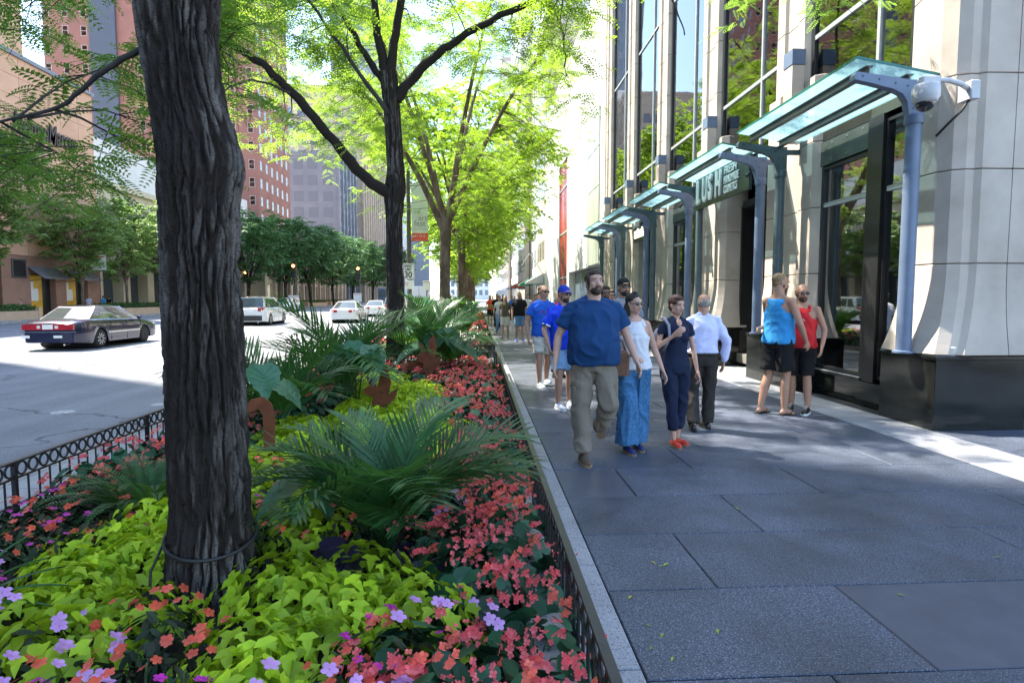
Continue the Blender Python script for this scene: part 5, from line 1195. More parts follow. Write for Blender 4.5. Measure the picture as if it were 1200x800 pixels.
# --- row of similar trees in the beds beyond
def row_tree(seed, hh=12.0, mat=None, tpl=pin_lo, size=.27, ncl=300, leafs=44, rad=5.1, z0=3.0, trunkh=4.2, barkk='bark2', lean=.1, sp=.62, tr=.19, nlimb=6, wpos=None, gap=-.22):
    """one tree built at the origin -> dict of meshes"""
    rg = random.Random(seed); pr = [(-.05, 0, 0, tr*1.4), (.15, 0, 0, tr*1.15), (.8, lean*.3, 0, tr), (trunkh*.6, lean*.6, 0, tr*.92), (trunkh, lean, 0, tr)]
    tm_ = trunk_mesh(pr, 40, 70, .02, 3.0, seed, M[barkk]); lm = []; sk = []
    for i in range(nlimb):
        a = i * 6.28 / nlimb + rg.uniform(-.4, .4); h = hh * rg.uniform(.75, 1.0) - trunkh; sp_ = rad * rg.uniform(.35, .8)
        pts = [(lean, 0, trunkh - rg.uniform(.1, .9)), (lean + .25*sp_*math.cos(a), .25*sp_*math.sin(a), trunkh + h*.25), (lean + .6*sp_*math.cos(a), .6*sp_*math.sin(a), trunkh + h*.6), (lean + sp_*math.cos(a), sp_*math.sin(a), trunkh + h*.9)]
        pp = smooth_path(pts, 5); m = MB(); m.tube(pp, [tr*.62*(1 - .8*k/(len(pp)-1)) for k in range(len(pp))], 7); lm.append(m.mesh('limb', M[barkk], smooth=True)); sk += pp[3:]
    cl = []
    while len(cl) < ncl:
        x, y, z = rg.uniform(-1, 1), rg.uniform(-1, 1), rg.uniform(-1, 1); d = x*x + y*y + z*z
        if d > 1 or d < .12: continue
        p = (lean + x*rad, y*rad, (z0 + hh)/2 + z*(hh - z0)/2)
        if wpos is not None:
            X_, Y_, Z_ = p[0] + wpos[0], p[1] + wpos[1], p[2]; ax = X_ / Y_; az = (Z_ - 1.55) / Y_
            mg_ = .75 / Y_
            if -.125 - mg_ < ax < -.07 + mg_ and .02 < az < .175 + mg_: continue
        if mnoise.noise((p[0]*.55 + seed, p[1]*.55, p[2]*.55)) < gap: continue
        cl.append(p)
    c_, t_ = crown((0, 0, 0), sk, cl, leafs, tpl, size, sp, mat or M['tleaf'], M['barkd'] if barkk == 'bark' else M[barkk], seed)
    return dict(trunk=tm_, limbs=lm, crown=c_, twigs=t_)
def place(tr, name, label, cat, x, y, s_=1.0, rz=0.0, group=None, z=0.0):
    t = thing(name, label, cat, (x, y, z), rz, group); t.scale = (s_, s_, s_)
    inst(tr['trunk'], 'trunk', t); inst(tr['crown'], 'crown', t); inst(tr['twigs'], 'twigs', t)
    for l in tr['limbs']: inst(l, 'limb', t)
    return t
trA = row_tree(31, tpl=pin_lo, size=.26); trB = row_tree(47, tpl=pin_lo, size=.28)
tr3 = row_tree(33, tpl=pin_mid, size=.24, wpos=(-1.15, 20.2)); tr4 = row_tree(48, size=.27, wpos=(-.85, 28.8))
row = [(-1.15, 20.2, 1.0, 0.3, 'A', 'brown forked honey locust just behind the second flower bed railing, right of the banner pole'), (-.85, 28.8, 1.05, 2.1, 'B', 'next brown honey locust beyond the one right of the banner pole'), (-.8, 37.4, 1.0, 4.0, 'A', 'slimmer brown locust trunk third beyond the banner pole'), (-.65, 46, 1.05, 1.1, 'B', 'fourth locust in the far row of flower beds'), (-.6, 55, 1.0, 3.0, 'A', 'fifth locust in the far row of flower beds'), (-.6, 64, 1.0, 5.0, 'B', 'sixth locust in the far row'), (-.6, 74, 1.0, .6, 'A', 'seventh locust in the far row'), (-.6, 86, 1.1, 2.6, 'B', 'eighth locust in the far row'), (-.6, 100, 1.1, 4.4, 'A', 'farthest locust of the row by the pavement')]
for ri, (x, y, s_, rz, k, lab) in enumerate(row):
    if ri < 2: rz = 0; s_ = 1.0
    place([tr3, tr4][ri] if ri < 2 else (trA if k == 'A' else trB), 'honey_locust', lab, 'tree', x, y, s_, rz, 'honey locusts in the flower beds')
# --- trees across the avenue
trD = row_tree(61, hh=15, mat=M['dleaf'], tpl=pin_lo, size=.5, ncl=330, leafs=32, rad=6.8, z0=3.8, trunkh=3.8, barkk='bark', lean=.3, sp=1.0, tr=.24, nlimb=5, gap=.03)
trG = row_tree(77, hh=11.2, mat=M['gleaf'], tpl=pin_lo, size=.34, ncl=260, leafs=36, rad=3.8, z0=3.0, trunkh=3.2, barkk='bark2', lean=.1, sp=.6, tr=.13, gap=-.08)
opp_t = [(-32.9, 41.5, 1.28, 0, 'G', 'pale green tree at the left edge in front of the store with the script sign'), (-33.4, 52.6, .95, 1, 'G', 'small tree in front of the second grey awning'), (-33.2, 58.8, 1.0, 2.2, 'G', 'bushy light green tree above the roof of the blue sedan'), (-33.2, 66.5, 1.1, 3.3, 'G', 'light green tree just left of the thick trunk across the avenue'), (-33, 73.5, 1.05, 4.1, 'G', 'light green tree behind the thick trunk across the avenue'),
         (-31.5, 84, .95, .5, 'D', 'dark spreading elm nearest the brick tower across the avenue'), (-30.5, 97, 1.0, 1.7, 'D', 'dark spreading elm second along the opposite pavement'), (-30.3, 111, 1.05, 2.9, 'D', 'dark spreading elm third along the opposite pavement'), (-30, 127, 1.05, 4.0, 'D', 'dark spreading elm fourth along the opposite pavement'), (-30, 146, 1.1, 5.2, 'D', 'dark spreading elm fifth along the opposite pavement'), (-29.5, 170, 1.2, .9, 'D', 'dark spreading elm sixth along the opposite pavement'), (-29, 200, 1.3, 2.0, 'D', 'farthest dark elm across the avenue'), (-4, 190, 1.2, 3.0, 'D', 'distant dark tree where the avenue ends behind the white truck')]
for x, y, s_, rz, k, lab in opp_t: place(trD if k == 'D' else trG, 'elm_tree' if k == 'D' else 'street_tree', lab, 'tree', x, y, s_, rz, 'trees across the avenue')

# ================================================================== STREET FURNITURE
M['pole'] = pm('pole_paint', (0.075, 0.065, 0.055), (0.10, 0.09, 0.075), sc=5, rough=.5, metal=.3)
M['signw'] = pm('sign_white', (0.72, 0.73, 0.70), (0.66, 0.67, 0.64), rough=.5)
M['blackl'] = pm('sign_black', (.01, .01, .01), rough=.5); M['redl'] = pm('sign_red', (.6, .03, .02), rough=.5); M['greyl'] = pm('sign_grey', (.3, .3, .28), rough=.6)
lpX, lpY = -3.72, 33.0
lp = thing('lamp_pole', 'tall dark banner pole standing by the kerb behind the second tree', 'lamp pole', (lpX, lpY, 0))
m = MB(); m.lathe([(.24, 0), (.24, .12), (.19, .2), (.19, .75), (.13, .85), (.12, 4.5), (.1, 8.0), (.08, 10.5)], (lpX, lpY, 0), 14); m.build('shaft', M['pole'], lp, 'auto')
m = MB(); m.tube([(lpX, lpY, 10.4), (lpX - .8, lpY, 10.9), (lpX - 2.2, lpY, 11.0)], [.06, .05, .04], 8); m.build('arm', M['pole'], lp)
m = MB(); m.bbox(lpX - 2.9, lpX - 2.1, lpY - .15, lpY + .15, 10.9, 11.1, .03); m.build('lamp_head', M['pole'], lp)
m = MB(); m.tube([(lpX, lpY, 7.72), (lpX + 1.1, lpY, 7.72)], .025, 6); m.tube([(lpX, lpY, 4.62), (lpX + 1.1, lpY, 4.62)], .025, 6); m.build('banner_rod', M['pole'], lp)
bn = thing('banner', 'pale green vertical art fest banner with a red bottom strip on the pole', 'banner', (lpX + .6, lpY, 4.6))
m = MB(); vs_ = []; 
for j in range(13):
    for i in range(7): vs_.append((lpX + .17 + .86 * i / 6, lpY - .03 + .02 * math.sin(i * 1.4 + j * .5), 5.05 + 2.65 * j / 12))
m.add(vs_, [(j*7+i, j*7+i+1, (j+1)*7+i+1, (j+1)*7+i) for j in range(12) for i in range(6)]); m.build('cloth', pm('banner_cloth', (.62, .68, .55), (.58, .64, .5), rough=.8), bn, True)
m = MB(); m.box(lpX + .17, lpX + 1.03, lpY - .04, lpY - .02, 4.64, 5.045); m.build('red_strip', pm('banner_red', (.72, .1, .06), rough=.7), bn)
text_obj('art', .42, .004, M['greyl'], face_negy(lpX + .52, lpY - .07, 5.72), 'lettering', bn); text_obj('fest', .42, .004, M['greyl'], face_negy(lpX + .3, lpY - .07, 5.42), 'lettering', bn)
text_obj('MICHIGAN AVENUE', .09, .002, M['greyl'], face_negy(lpX + .22, lpY - .07, 5.22), 'lettering', bn)
text_obj('JULY 13-15', .15, .003, M['signw'], face_negy(lpX + .2, lpY - .06, 4.84), 'lettering', bn)
sp_ = thing('speed_limit_sign', 'white SPEED LIMIT 30 sign fixed to the banner pole', 'road sign', (lpX, lpY - .15, 2.9))
m = MB(); m.bbox(lpX - .31, lpX + .31, lpY - .17, lpY - .15, 2.55, 3.4, .004); m.build('plate', M['signw'], sp_)
m = MB()
for a in (('x', -.29, .29, 2.58, 2.6), ('x', -.29, .29, 3.35, 3.37)): m.box(lpX + a[1], lpX + a[2], lpY - .176, lpY - .172, a[3], a[4])
for sx in (-.29, .27): m.box(lpX + sx, lpX + sx + .02, lpY - .176, lpY - .172, 2.6, 3.35)
m.build('border', M['blackl'], sp_)
text_obj('SPEED', .18, .003, M['blackl'], face_negy(lpX - .24, lpY - .18, 3.19), 'lettering', sp_, xs=.82, bold=.004); text_obj('LIMIT', .18, .003, M['blackl'], face_negy(lpX - .21, lpY - .18, 3.02), 'lettering', sp_, xs=.85, bold=.004)
text_obj('30', .46, .003, M['blackl'], face_negy(lpX - .25, lpY - .18, 2.65), 'lettering', sp_, xs=.92, bold=.01)
ps = thing('parking_sign', 'small white regulation sign with a red ring below the speed limit sign', 'road sign', (lpX, lpY - .15, 2.0))
m = MB(); m.bbox(lpX - .28, lpX + .28, lpY - .17, lpY - .15, 2.03, 2.5, .004); m.build('plate', M['signw'], ps)
m = MB(); m.lathe([(.085, -.175), (.085, -.172)], (lpX - .13, lpY, 2.3), 14, 'y'); m.build('red_disc', M['redl'], ps); m = MB(); m.lathe([(.06, -.18), (.06, -.177)], (lpX - .13, lpY, 2.3), 14, 'y'); m.build('white_disc', M['signw'], ps)
def small_sign(label, x, y, h, w, hh, name='parking_sign'):
    t = thing(name, label, 'road sign', (x, y, 0)); m = MB(); m.cyl((x, y, 0), (x, y, h), .03, 6); m.build('post', M['pole'], t); m = MB(); m.bbox(x - w/2, x + w/2, y - .05, y - .03, h - hh, h, .004); m.build('plate', M['signw'], t)
    m = MB(); m.box(x - w*.4, x + w*.4, y - .054, y - .051, h - .18*hh, h - .12*hh); m.build('red_bar', M['redl'], t)
small_sign('small white sign on its own thin post right of the banner pole', -2.7, 32.0, 2.45, .4, .5)
small_sign('white sign plate on a thin post in the hedge beside the blue sedan roof', -32.1, 53.0, 5.2, 1.2, 1.3)
small_sign('white sign on a post beside the left traffic light', -25.2, 84, 1.9, 1.6, 2.2)
small_sign('white sign on a post under the middle traffic light', -16.6, 84, 2.2, 1.1, 1.2)
M['tl'] = pm('signal_black', (.02, .02, .02), rough=.5); amber = emitm('signal_red', (1, .25, .05), 9)
def signal(label, x, y, h, s_=1.0, arm=None):
    t = thing('traffic_light', label, 'traffic light', (x, y, 0)); m = MB(); m.cyl((x, y, 0), (x, y, h + 1.0), .08, 8); m.build('pole', M['tl'], t)
    m = MB(); m.bbox(x - .22*s_, x + .22*s_, y - .42, y - .12, h - .6*s_, h + .65*s_, .03); m.build('housing', M['tl'], t)
    for k, z in enumerate((.42, 0, -.4)):
        m = MB(); m.lathe([(.13*s_, -.44), (.13*s_, -.42)], (x, y, h + z*s_), 12, 'y'); m.build('lens', amber if k == 0 else pm('lens_off%d' % k, ((.1, .07, .0), (.0, .06, .03))[k - 1], rough=.3), t)
        m = MB(); m.tube([(x, y - .42, h + (z+.02)*s_), (x, y - .62, h + (z+.05)*s_)], .15*s_, 8, cap=False); m.build('visor', M['tl'], t)
signal('traffic light showing red at the left among the dark trees', -25.4, 85, 5.3, 1.5); signal('traffic light showing red in the middle of the distance', -16.6, 85, 5.0, 1.4); signal('smaller traffic light showing red beside the thick trunk', -31.5, 84, 4.4, 1.4)
gs = thing('street_name_sign', 'small green street name sign by the leftmost traffic light', 'sign', (-32, 84, 5)); m = MB(); m.box(-34.3, -31.7, 83.9, 83.96, 5.35, 5.8); m.build('plate', pm('sign_green', (0, .22, .14), rough=.5), gs)
for i, (x, y) in enumerate([(-30.9, 66), (-30.6, 96), (-30.4, 128), (5.2, 60), (5.0, 90)]):
    t = thing('street_lamp', ['dark street lamp across the avenue beside the pale trees', 'dark street lamp among the dark elms', 'farthest dark street lamp across the avenue', 'thin dark street lamp in front of the tan building on the right pavement', 'farther thin street lamp on the right pavement'][i], 'street lamp', (x, y, 0))
    m = MB(); m.tube([(x, y, 0), (x, y, 6.5 if i < 3 else 10)], [.1, .05], 8); m.build('pole', M['pole'], t); m = MB(); m.ball((x, y, 6.7 if i < 3 else 10.2), .25, 10, 6); m.build('globe', M['plastic_w'], t)

# ================================================================== VEHICLES
def paint(name, c, metal=.2): return pm(name, c, tuple(x*.96 for x in c), rough=.22, metal=metal, coat=1.0, spec=.5)
M['cglass'] = pm('car_glass', (.035, .05, .05), (.05, .07, .065), rough=.04, spec=1.0)
M['tyre'] = pm('tyre', (.018, .018, .019), rough=.85, bmp=.3, bsc=50); M['rim'] = pm('alloy', (.55, .56, .58), rough=.3, metal=.7)
M['tail'] = pm('tail_lens', (.45, .01, .012), (.3, .005, .01), rough=.12, coat=1); M['chrome'] = pm('chrome_trim', (.6, .6, .6), rough=.15, metal=.9); M['trimb'] = pm('trim_black', (.02, .02, .022), rough=.5); M['reverse'] = pm('reverse_lens', (.65, .6, .58), rough=.15)
def wheel(t, x, y, r, w, side, dark=False):
    m = MB(); m.lathe([(r*.66, -w/2), (r*.9, -w/2), (r*.985, -w*.36), (r, -w*.2), (r, w*.2), (r*.985, w*.36), (r*.9, w/2), (r*.66, w/2)], (0, 0, 0), 26, 'x')
    o = inst(m.mesh('wheel', M['tyre'], smooth=True), 'wheel', t, (x, y, r))
    m = MB(); xo = side * w * .42
    m.lathe([(r*.67, xo - .012), (r*.67, xo), (r*.62, xo + side*.006), (r*.2, xo - side*.015), (.02, xo + side*.004)], (0, 0, 0), 20, 'x')
    for k in range(9):
        a = k * 6.283 / 9; m.prism([(r*.2*math.cos(a-.2), r*.2*math.sin(a-.2)), (r*.62*math.cos(a-.09), r*.62*math.sin(a-.09)), (r*.62*math.cos(a+.09), r*.62*math.sin(a+.09)), (r*.2*math.cos(a+.2), r*.2*math.sin(a+.2))], min(xo + side*.004, xo + side*.024), max(xo + side*.004, xo + side*.024), 'x')
    inst(m.mesh('rim', M['trimb'] if dark else M['rim']), 'rim', o)
def car(label, cat, name, x, y, rz, body, L, Wd, H, spec, z=-.15, plate=True, group=None, dark_front=False):
    """spec: lower body outline (y, ztop), roofline (y, z), wheel positions and radius; the front looks along +Y"""
    t = thing(name, label, cat, (x, y, z), rz, group); hw = Wd / 2; wr = spec['wr']; yf, yr = spec['yf'], spec['yr']; belt = spec['belt']
    ys = sorted(set([round(-L/2 + L * i / 44, 3) for i in range(45)] + [yf - wr*1.12, yf + wr*1.12, yr - wr*1.12, yr + wr*1.12, yf, yr]))
    by = [p[0] for p in belt]; bz = [p[1] for p in belt]; rows = []
    for yy in ys:
        zt = float(np.interp(yy, by, bz)); e = min(1, (L/2 - abs(yy)) / .55); wmul = .80 + .20 * math.sqrt(max(0, 1 - (1 - e) ** 2)); w = hw * wmul
        zb = .2 + .06 * (1 - e); ar = zb
        for yc in (yf, yr):
            dd = abs(yy - yc)
            if dd < wr * 1.13: ar = max(ar, wr + math.sqrt(max(0, (wr*1.14)**2 - dd*dd)) - .02)
        zm = .52; ar = min(ar, zt - .13); zq = max(zm, ar + .03); zq2 = max(zt - .16, zq + .02)
        pts = [(0, zb if ar <= zb + .01 else ar), (w*.86, zb if ar <= zb + .01 else ar), (w*.985, ar + .015), (w, zq), (w*.99, zq2), (w*.955, zt - .045), (w*.88, zt - .008), (w*.6, zt + .012), (0, zt + .03)]
        rows.append([(px, yy, pz) for px, pz in pts] + [(-px, yy, pz) for px, pz in pts[::-1][1:-1]])
    n = len(rows[0]); m = MB(); vs_ = [p for r_ in rows for p in r_]
    m.add(vs_, [(i*n + j, (i+1)*n + j, (i+1)*n + (j+1) % n, i*n + (j+1) % n) for i in range(len(rows)-1) for j in range(n)] + [tuple(range(n)), tuple(reversed(range((len(rows)-1)*n, len(rows)*n)))])
    inst(m.mesh('body', body, smooth='auto'), 'body', t)
    # cabin: frustum with raked screens, panes just outside it
    gy0, gy1, ty0, ty1 = spec['cab']; zb_ = spec['zb']; wb = hw * .90; wt = hw * spec.get('tum', .68)
    def cabrow(f):   # f 0..1 up
        w = wb + (wt - wb) * f ** 1.15; y0 = gy0 + (ty0 - gy0) * f; y1 = gy1 + (ty1 - gy1) * f; zz = zb_ + (H - .055 - zb_) * f
        nn = 6; o = []
        for k in range(nn + 1): yy = y0 + (y1 - y0) * k / nn; o.append((w * (1 - .05 * (abs(k / nn - .5) * 2) ** 3), yy, zz))
        return o
    cr = [cabrow(f) for f in (0, .25, .5, .75, .93, 1.0)]; vs_ = []
    for r_ in cr: vs_ += r_ + [(-a, b, c) for a, b, c in r_[::-1]]
    nn = len(cr[0]) * 2; m = MB(); m.add(vs_, [(i*nn + j, i*nn + (j+1) % nn, (i+1)*nn + (j+1) % nn, (i+1)*nn + j) for i in range(len(cr)-1) for j in range(nn)])
    inst(m.mesh('cabin', body, smooth='auto'), 'cabin', t)
    m = MB(); rr0 = [(a*.97, b, c + .02) for a, b, c in cr[-1]]; vs_ = []; top = cr[-1]
    K = 6
    for k in range(len(top)):
        a, b, c = top[k]; e = 1 - abs(k/6 - .5) * 2
        for q in range(K + 1): u = -1 + 2*q/K; vs_.append((-a*u, b, c + (.055 * (1 - u**4)) * min(1, .45 + e * 1.6)))
    m.add(vs_, [(k*(K+1)+q, k*(K+1)+q+1, (k+1)*(K+1)+q+1, (k+1)*(K+1)+q) for k in range(6) for q in range(K)]); inst(m.mesh('roof', body, smooth=True), 'roof', t)
    def cp(f, s_, v, off=.006):   # point on the cabin side at height f, along v
        w = wb + (wt - wb) * f ** 1.15 + off; y0 = gy0 + (ty0 - gy0) * f; y1 = gy1 + (ty1 - gy1) * f; return (s_*w*(1 - .05*(abs(v - .5)*2)**3), y0 + (y1 - y0)*v, zb_ + (H - .055 - zb_)*f)
    for s_ in (-1, 1):
        for (v0, v1, w0, w1) in spec['side']:
            m = MB(); q = [cp(.06 + .82 * j / 3, s_, (v0 + (w0 - v0)*j/3) + ((v1 + (w1 - v1)*j/3) - (v0 + (w0 - v0)*j/3)) * i / 4) for j in range(4) for i in range(5)]
            m.add(q, [(j*5+i, j*5+i+1, (j+1)*5+i+1, (j+1)*5+i) for j in range(3) for i in range(4)]); inst(m.mesh('side_window', M['cglass'], smooth=True), 'side_window', t)
    for y0_, y1_, nm_ in ((gy0, ty0, 'rear_window'), (gy1, ty1, 'windscreen')):
        sg_ = -1 if nm_ == 'rear_window' else 1; m = MB(); q = []
        for j in range(4):
            f = .1 + .82 * j / 3; w = (wb + (wt - wb) * f ** 1.15) * .9; yy = y0_ + (y1_ - y0_) * f + sg_ * .012; zz = zb_ + (H - .055 - zb_) * f + .006
            for i in range(7): u = -1 + 2*i/6; q.append((u*w, yy + sg_ * .06 * (1 - u*u), zz + .004))
        m.add(q, [(j*7+i, j*7+i+1, (j+1)*7+i+1, (j+1)*7+i) for j in range(3) for i in range(6)]); inst(m.mesh(nm_, spec.get('rearglass', M['cglass']) if sg_ < 0 else M['cglass'], smooth=True), nm_, t)
    for yy in (yf, yr):
        for s_ in (-1, 1): wheel(t, s_ * (hw - .12), yy, wr, .2, s_, dark_front and yy > 0)
        m = MB(); m.tube([(-hw*.84, yy, wr), (hw*.84, yy, wr)], wr*1.02, 16); inst(m.mesh('wheel_well', M['trimb']), 'wheel_well', t)
    zr = float(np.interp(-L/2 + .1, by, bz))
    # tail: lamps, bumper, plate, mirrors, handles, trim
    y_ = -L/2
    for s_ in (-1, 1):
        m = MB(); a, b = spec['lamp']; w0 = hw * .78
        m.prism([(s_*w0*a, y_ + .03), (s_*w0*1.0, y_ + .045), (s_*w0*1.14, y_ + .22), (s_*w0*1.15, y_ + .34), (s_*w0*1.08, y_ + .34), (s_*w0*.9, y_ + .14), (s_*w0*a, y_ + .1)][::s_], b[0], b[1]); 
        for v in range(len(m.v)): m.v[v] = (m.v[v][0] * 1.01, m.v[v][1] - .04, m.v[v][2])
        inst(m.mesh('tail_lamp', M['tail']), 'tail_lamp', t)
        m = MB(); m.ball((s_*(hw + .1), gy1 - .35, zb_ + .06), (.09, .05, .07), 10, 6); inst(m.mesh('mirror', body, smooth=True), 'mirror', t)
        for k, yy in enumerate(spec.get('handles', ())):
            m = MB(); m.bbox(min(s_*hw*.985, s_*(hw*.985 + .02)), max(s_*hw*.985, s_*(hw*.985 + .02)), yy - .08, yy + .08, zb_ - .13, zb_ - .1, .004); inst(m.mesh('door_handle', body), 'door_handle', t)
        m = MB(); m.box(min(s_*(hw*.995), s_*(hw + .012)), max(s_*(hw*.995), s_*(hw + .012)), yr + wr*1.2, yf - wr*1.2, .50, .55); inst(m.mesh('side_moulding', spec.get('mould', body)), 'side_moulding', t)
        for yy in spec.get('gaps', ()):
            m = MB(); m.box(min(s_*hw*.98, s_*(hw*.998 + .002)), max(s_*hw*.98, s_*(hw*.998 + .002)), yy - .004, yy + .004, .26, zb_ - .02); inst(m.mesh('door_gap', M['trimb']), 'door_gap', t)
    m = MB(); m.prism([(-hw*.93, y_ + .22), (-hw*.8, y_ + .01), (-hw*.4, y_ - .06), (hw*.4, y_ - .06), (hw*.8, y_ + .01), (hw*.93, y_ + .22)], *spec['bump']); inst(m.mesh('rear_bumper', spec.get('bmat', body)), 'rear_bumper', t)
    m = MB(); m.prism([(-hw*.93, -y_ - .22), (-hw*.8, -y_ - .01), (-hw*.4, -y_ + .05), (hw*.4, -y_ + .05), (hw*.8, -y_ - .01), (hw*.93, -y_ - .22)][::-1], *spec['bump']); inst(m.mesh('front_bumper', spec.get('bmat', body)), 'front_bumper', t)
    for s_ in (-1, 1): m = MB(); m.bbox(min(s_*hw*.5, s_*hw*.82), max(s_*hw*.5, s_*hw*.82), -y_ - .12, -y_ + .02, .58, .72, .02); inst(m.mesh('headlight', M['reverse']), 'headlight', t)
    if plate: m = MB(); m.box(-.16, .16, y_ - .075, y_ - .062, spec['pz'], spec['pz'] + .15); inst(m.mesh('number_plate', M['signw']), 'number_plate', t)
    m = MB(); m.tube([(hw*.5, y_ - .05, .2), (hw*.5, y_ + .2, .22)], .03, 8); inst(m.mesh('exhaust', M['chrome']), 'exhaust', t)
    return t
navy = paint('navy_paint', (.012, .014, .05), .4)
white = paint('white_paint_car', (.72, .72, .71), 0)
sedan = dict(wr=.325, yf=1.42, yr=-1.33, belt=[(-2.48, .86), (-2.3, .95), (-1.7, 1.0), (-1.2, 1.0), (1.0, .95), (1.6, .86), (2.2, .74), (2.48, .62)], cab=(-1.85, 1.2, -1.05, .38), zb=.92, side=[(.14, .50, .20, .50), (.53, .90, .53, .86)], lamp=(.1, (.68, .86)), bump=(.28, .60), pz=.70, handles=(-.35, .75), gaps=(-.75, .22, 1.12), mould=M['chrome'], tum=.66)
c1 = car('dark blue sedan with wide red tail lamps driving away on the sunlit road', 'car', 'sedan_car', -13.72, 22.35, R(1), navy, 4.95, 1.86, 1.46, sedan, dark_front=True)
m = MB(); m.box(-.78, .78, -2.545, -2.50, .68, .855); inst(m.mesh('lamp_bar', M['tail']), 'lamp_bar', c1)
for s_ in (-.27, .27): m = MB(); m.box(s_ - .05, s_ + .05, -2.556, -2.546, .72, .82); inst(m.mesh('reverse_lamp', M['reverse']), 'reverse_lamp', c1)
for s_ in (-.68, .3): m = MB(); m.box(s_ - .13, s_ + .13, -2.555, -2.54, .42, .5); inst(m.mesh('bumper_sticker', M['signw']), 'bumper_sticker', c1)
m = MB(); m.box(-.85, .85, -2.553, -2.54, .60, .62); inst(m.mesh('chrome_strip', M['chrome']), 'chrome_strip', c1)
suv = dict(wr=.37, yf=1.42, yr=-1.42, belt=[(-2.35, 1.0), (-2.2, 1.12), (1.0, 1.08), (1.6, 1.0), (2.2, .86), (2.4, .7)], cab=(-2.28, 1.2, -1.95, .35), zb=1.06, side=[(.05, .26, .10, .27), (.29, .56, .30, .56), (.585, .9, .585, .86)], lamp=(.62, (.88, 1.10)), bump=(.3, .62), pz=.78, handles=(-.3, .75), gaps=(-.8, .2, 1.15), bmat=M['trimb'], tum=.76)
car('white sport utility car driving away, just right of the thick trunk', 'car', 'suv_car', -13.9, 39.5, R(2), white, 4.75, 1.92, 1.78, suv)
wsed = dict(sedan); wsed['mould'] = white; wsed['lamp'] = (.5, (.72, .92)); wsed['cab'] = (-2.0, 1.15, -.95, .3)
car('white sedan with red tail lamps left of the second tree trunk', 'car', 'sedan_car', -9.1, 43.0, R(2), white, 4.9, 1.88, 1.5, wsed)
car('white car queueing ahead of the white sedan', 'car', 'sedan_car', -9.3, 56, R(2), white, 4.7, 1.85, 1.5, wsed)
car('white tall wagon partly hidden by the second tree trunk', 'car', 'suv_car', -6.9, 52, R(1), white, 4.8, 1.95, 1.8, suv)
car('white car coming this way on the far side of the avenue', 'car', 'suv_car', -24.2, 78, R(176), white, 4.8, 1.9, 1.75, suv)
silver = paint('silver_paint', (.42, .43, .45), .5)
car('silver car far off beside the dark elms', 'car', 'sedan_car', -21.5, 104, R(180), silver, 4.7, 1.85, 1.45, wsed); car('dark car far off beyond the white cars', 'car', 'sedan_car', -12, 84, R(0), navy, 4.8, 1.85, 1.45, wsed); car('silver sedan beyond the banner pole', 'car', 'sedan_car', -6.2, 70, R(0), silver, 4.8, 1.85, 1.45, wsed)
def truck(label, name, x, y, w, h, l, mat, cabm, bus=False):
    t = thing(name, label, 'bus' if bus else 'truck', (x, y, -.15)); m = MB(); m.bbox(-w/2, w/2, -l/2, l/2 - (0 if bus else 2.2), .55 if bus else .8, h, .05); inst(m.mesh('body', mat), 'body', t)
    if not bus: m = MB(); m.bbox(-w*.45, w*.45, l/2 - 2.1, l/2, .5, h*.72, .08); inst(m.mesh('cab', cabm), 'cab', t)
    for yy in (-l/2 + 1.3, l/2 - 1.4):
        for s_ in (-1, 1): wheel(t, s_ * (w/2 - .17), yy, .46, .28, s_)
    y_ = -l/2
    if bus:
        m = MB(); m.box(-w*.44, w*.44, y_ - .02, y_ + .01, 1.7, h - .35); inst(m.mesh('window', M['cglass']), 'window', t)
        for s_ in (-1, 1):
            for k in range(6): m = MB(); a = y_ + .6 + k*(l - 1)/6; m.box(min(s_*w/2, s_*(w/2+.01)), max(s_*w/2, s_*(w/2+.01)), a, a + (l-1)/6 - .15, 1.5, h - .45); inst(m.mesh('window', M['cglass']), 'window', t)
    else:
        m = MB(); m.box(-.02, .02, y_ - .02, y_ + .001, .85, h - .1); inst(m.mesh('door_seam', M['trimb']), 'door_seam', t)
        m = MB(); m.box(-w*.4, w*.4, y_ + .1, y_ + .3, .45, .6); inst(m.mesh('rear_bumper', M['trimb']), 'rear_bumper', t)
    for s_ in (-1, 1): m = MB(); m.box(s_*w*.44 - .06, s_*w*.44 + .06, y_ - .03, y_ - .002, 1.0, 1.8 if not bus else 1.3); inst(m.mesh('tail_lamp', M['tail']), 'tail_lamp', t)
truck('white box truck seen from behind, right of the banner pole', 'box_truck', -8.6, 92, 2.5, 3.4, 7, paint('truck_white', (.75, .75, .75), 0), white)
truck('dark blue city bus far ahead in the traffic', 'city_bus', -13.6, 96, 2.6, 3.2, 11, paint('bus_blue', (.03, .07, .14), 0), white, True)
truck('second white van far ahead beyond the box truck', 'box_truck', -5.8, 112, 2.1, 2.6, 5.5, paint('van_white', (.6, .6, .6), 0), white)

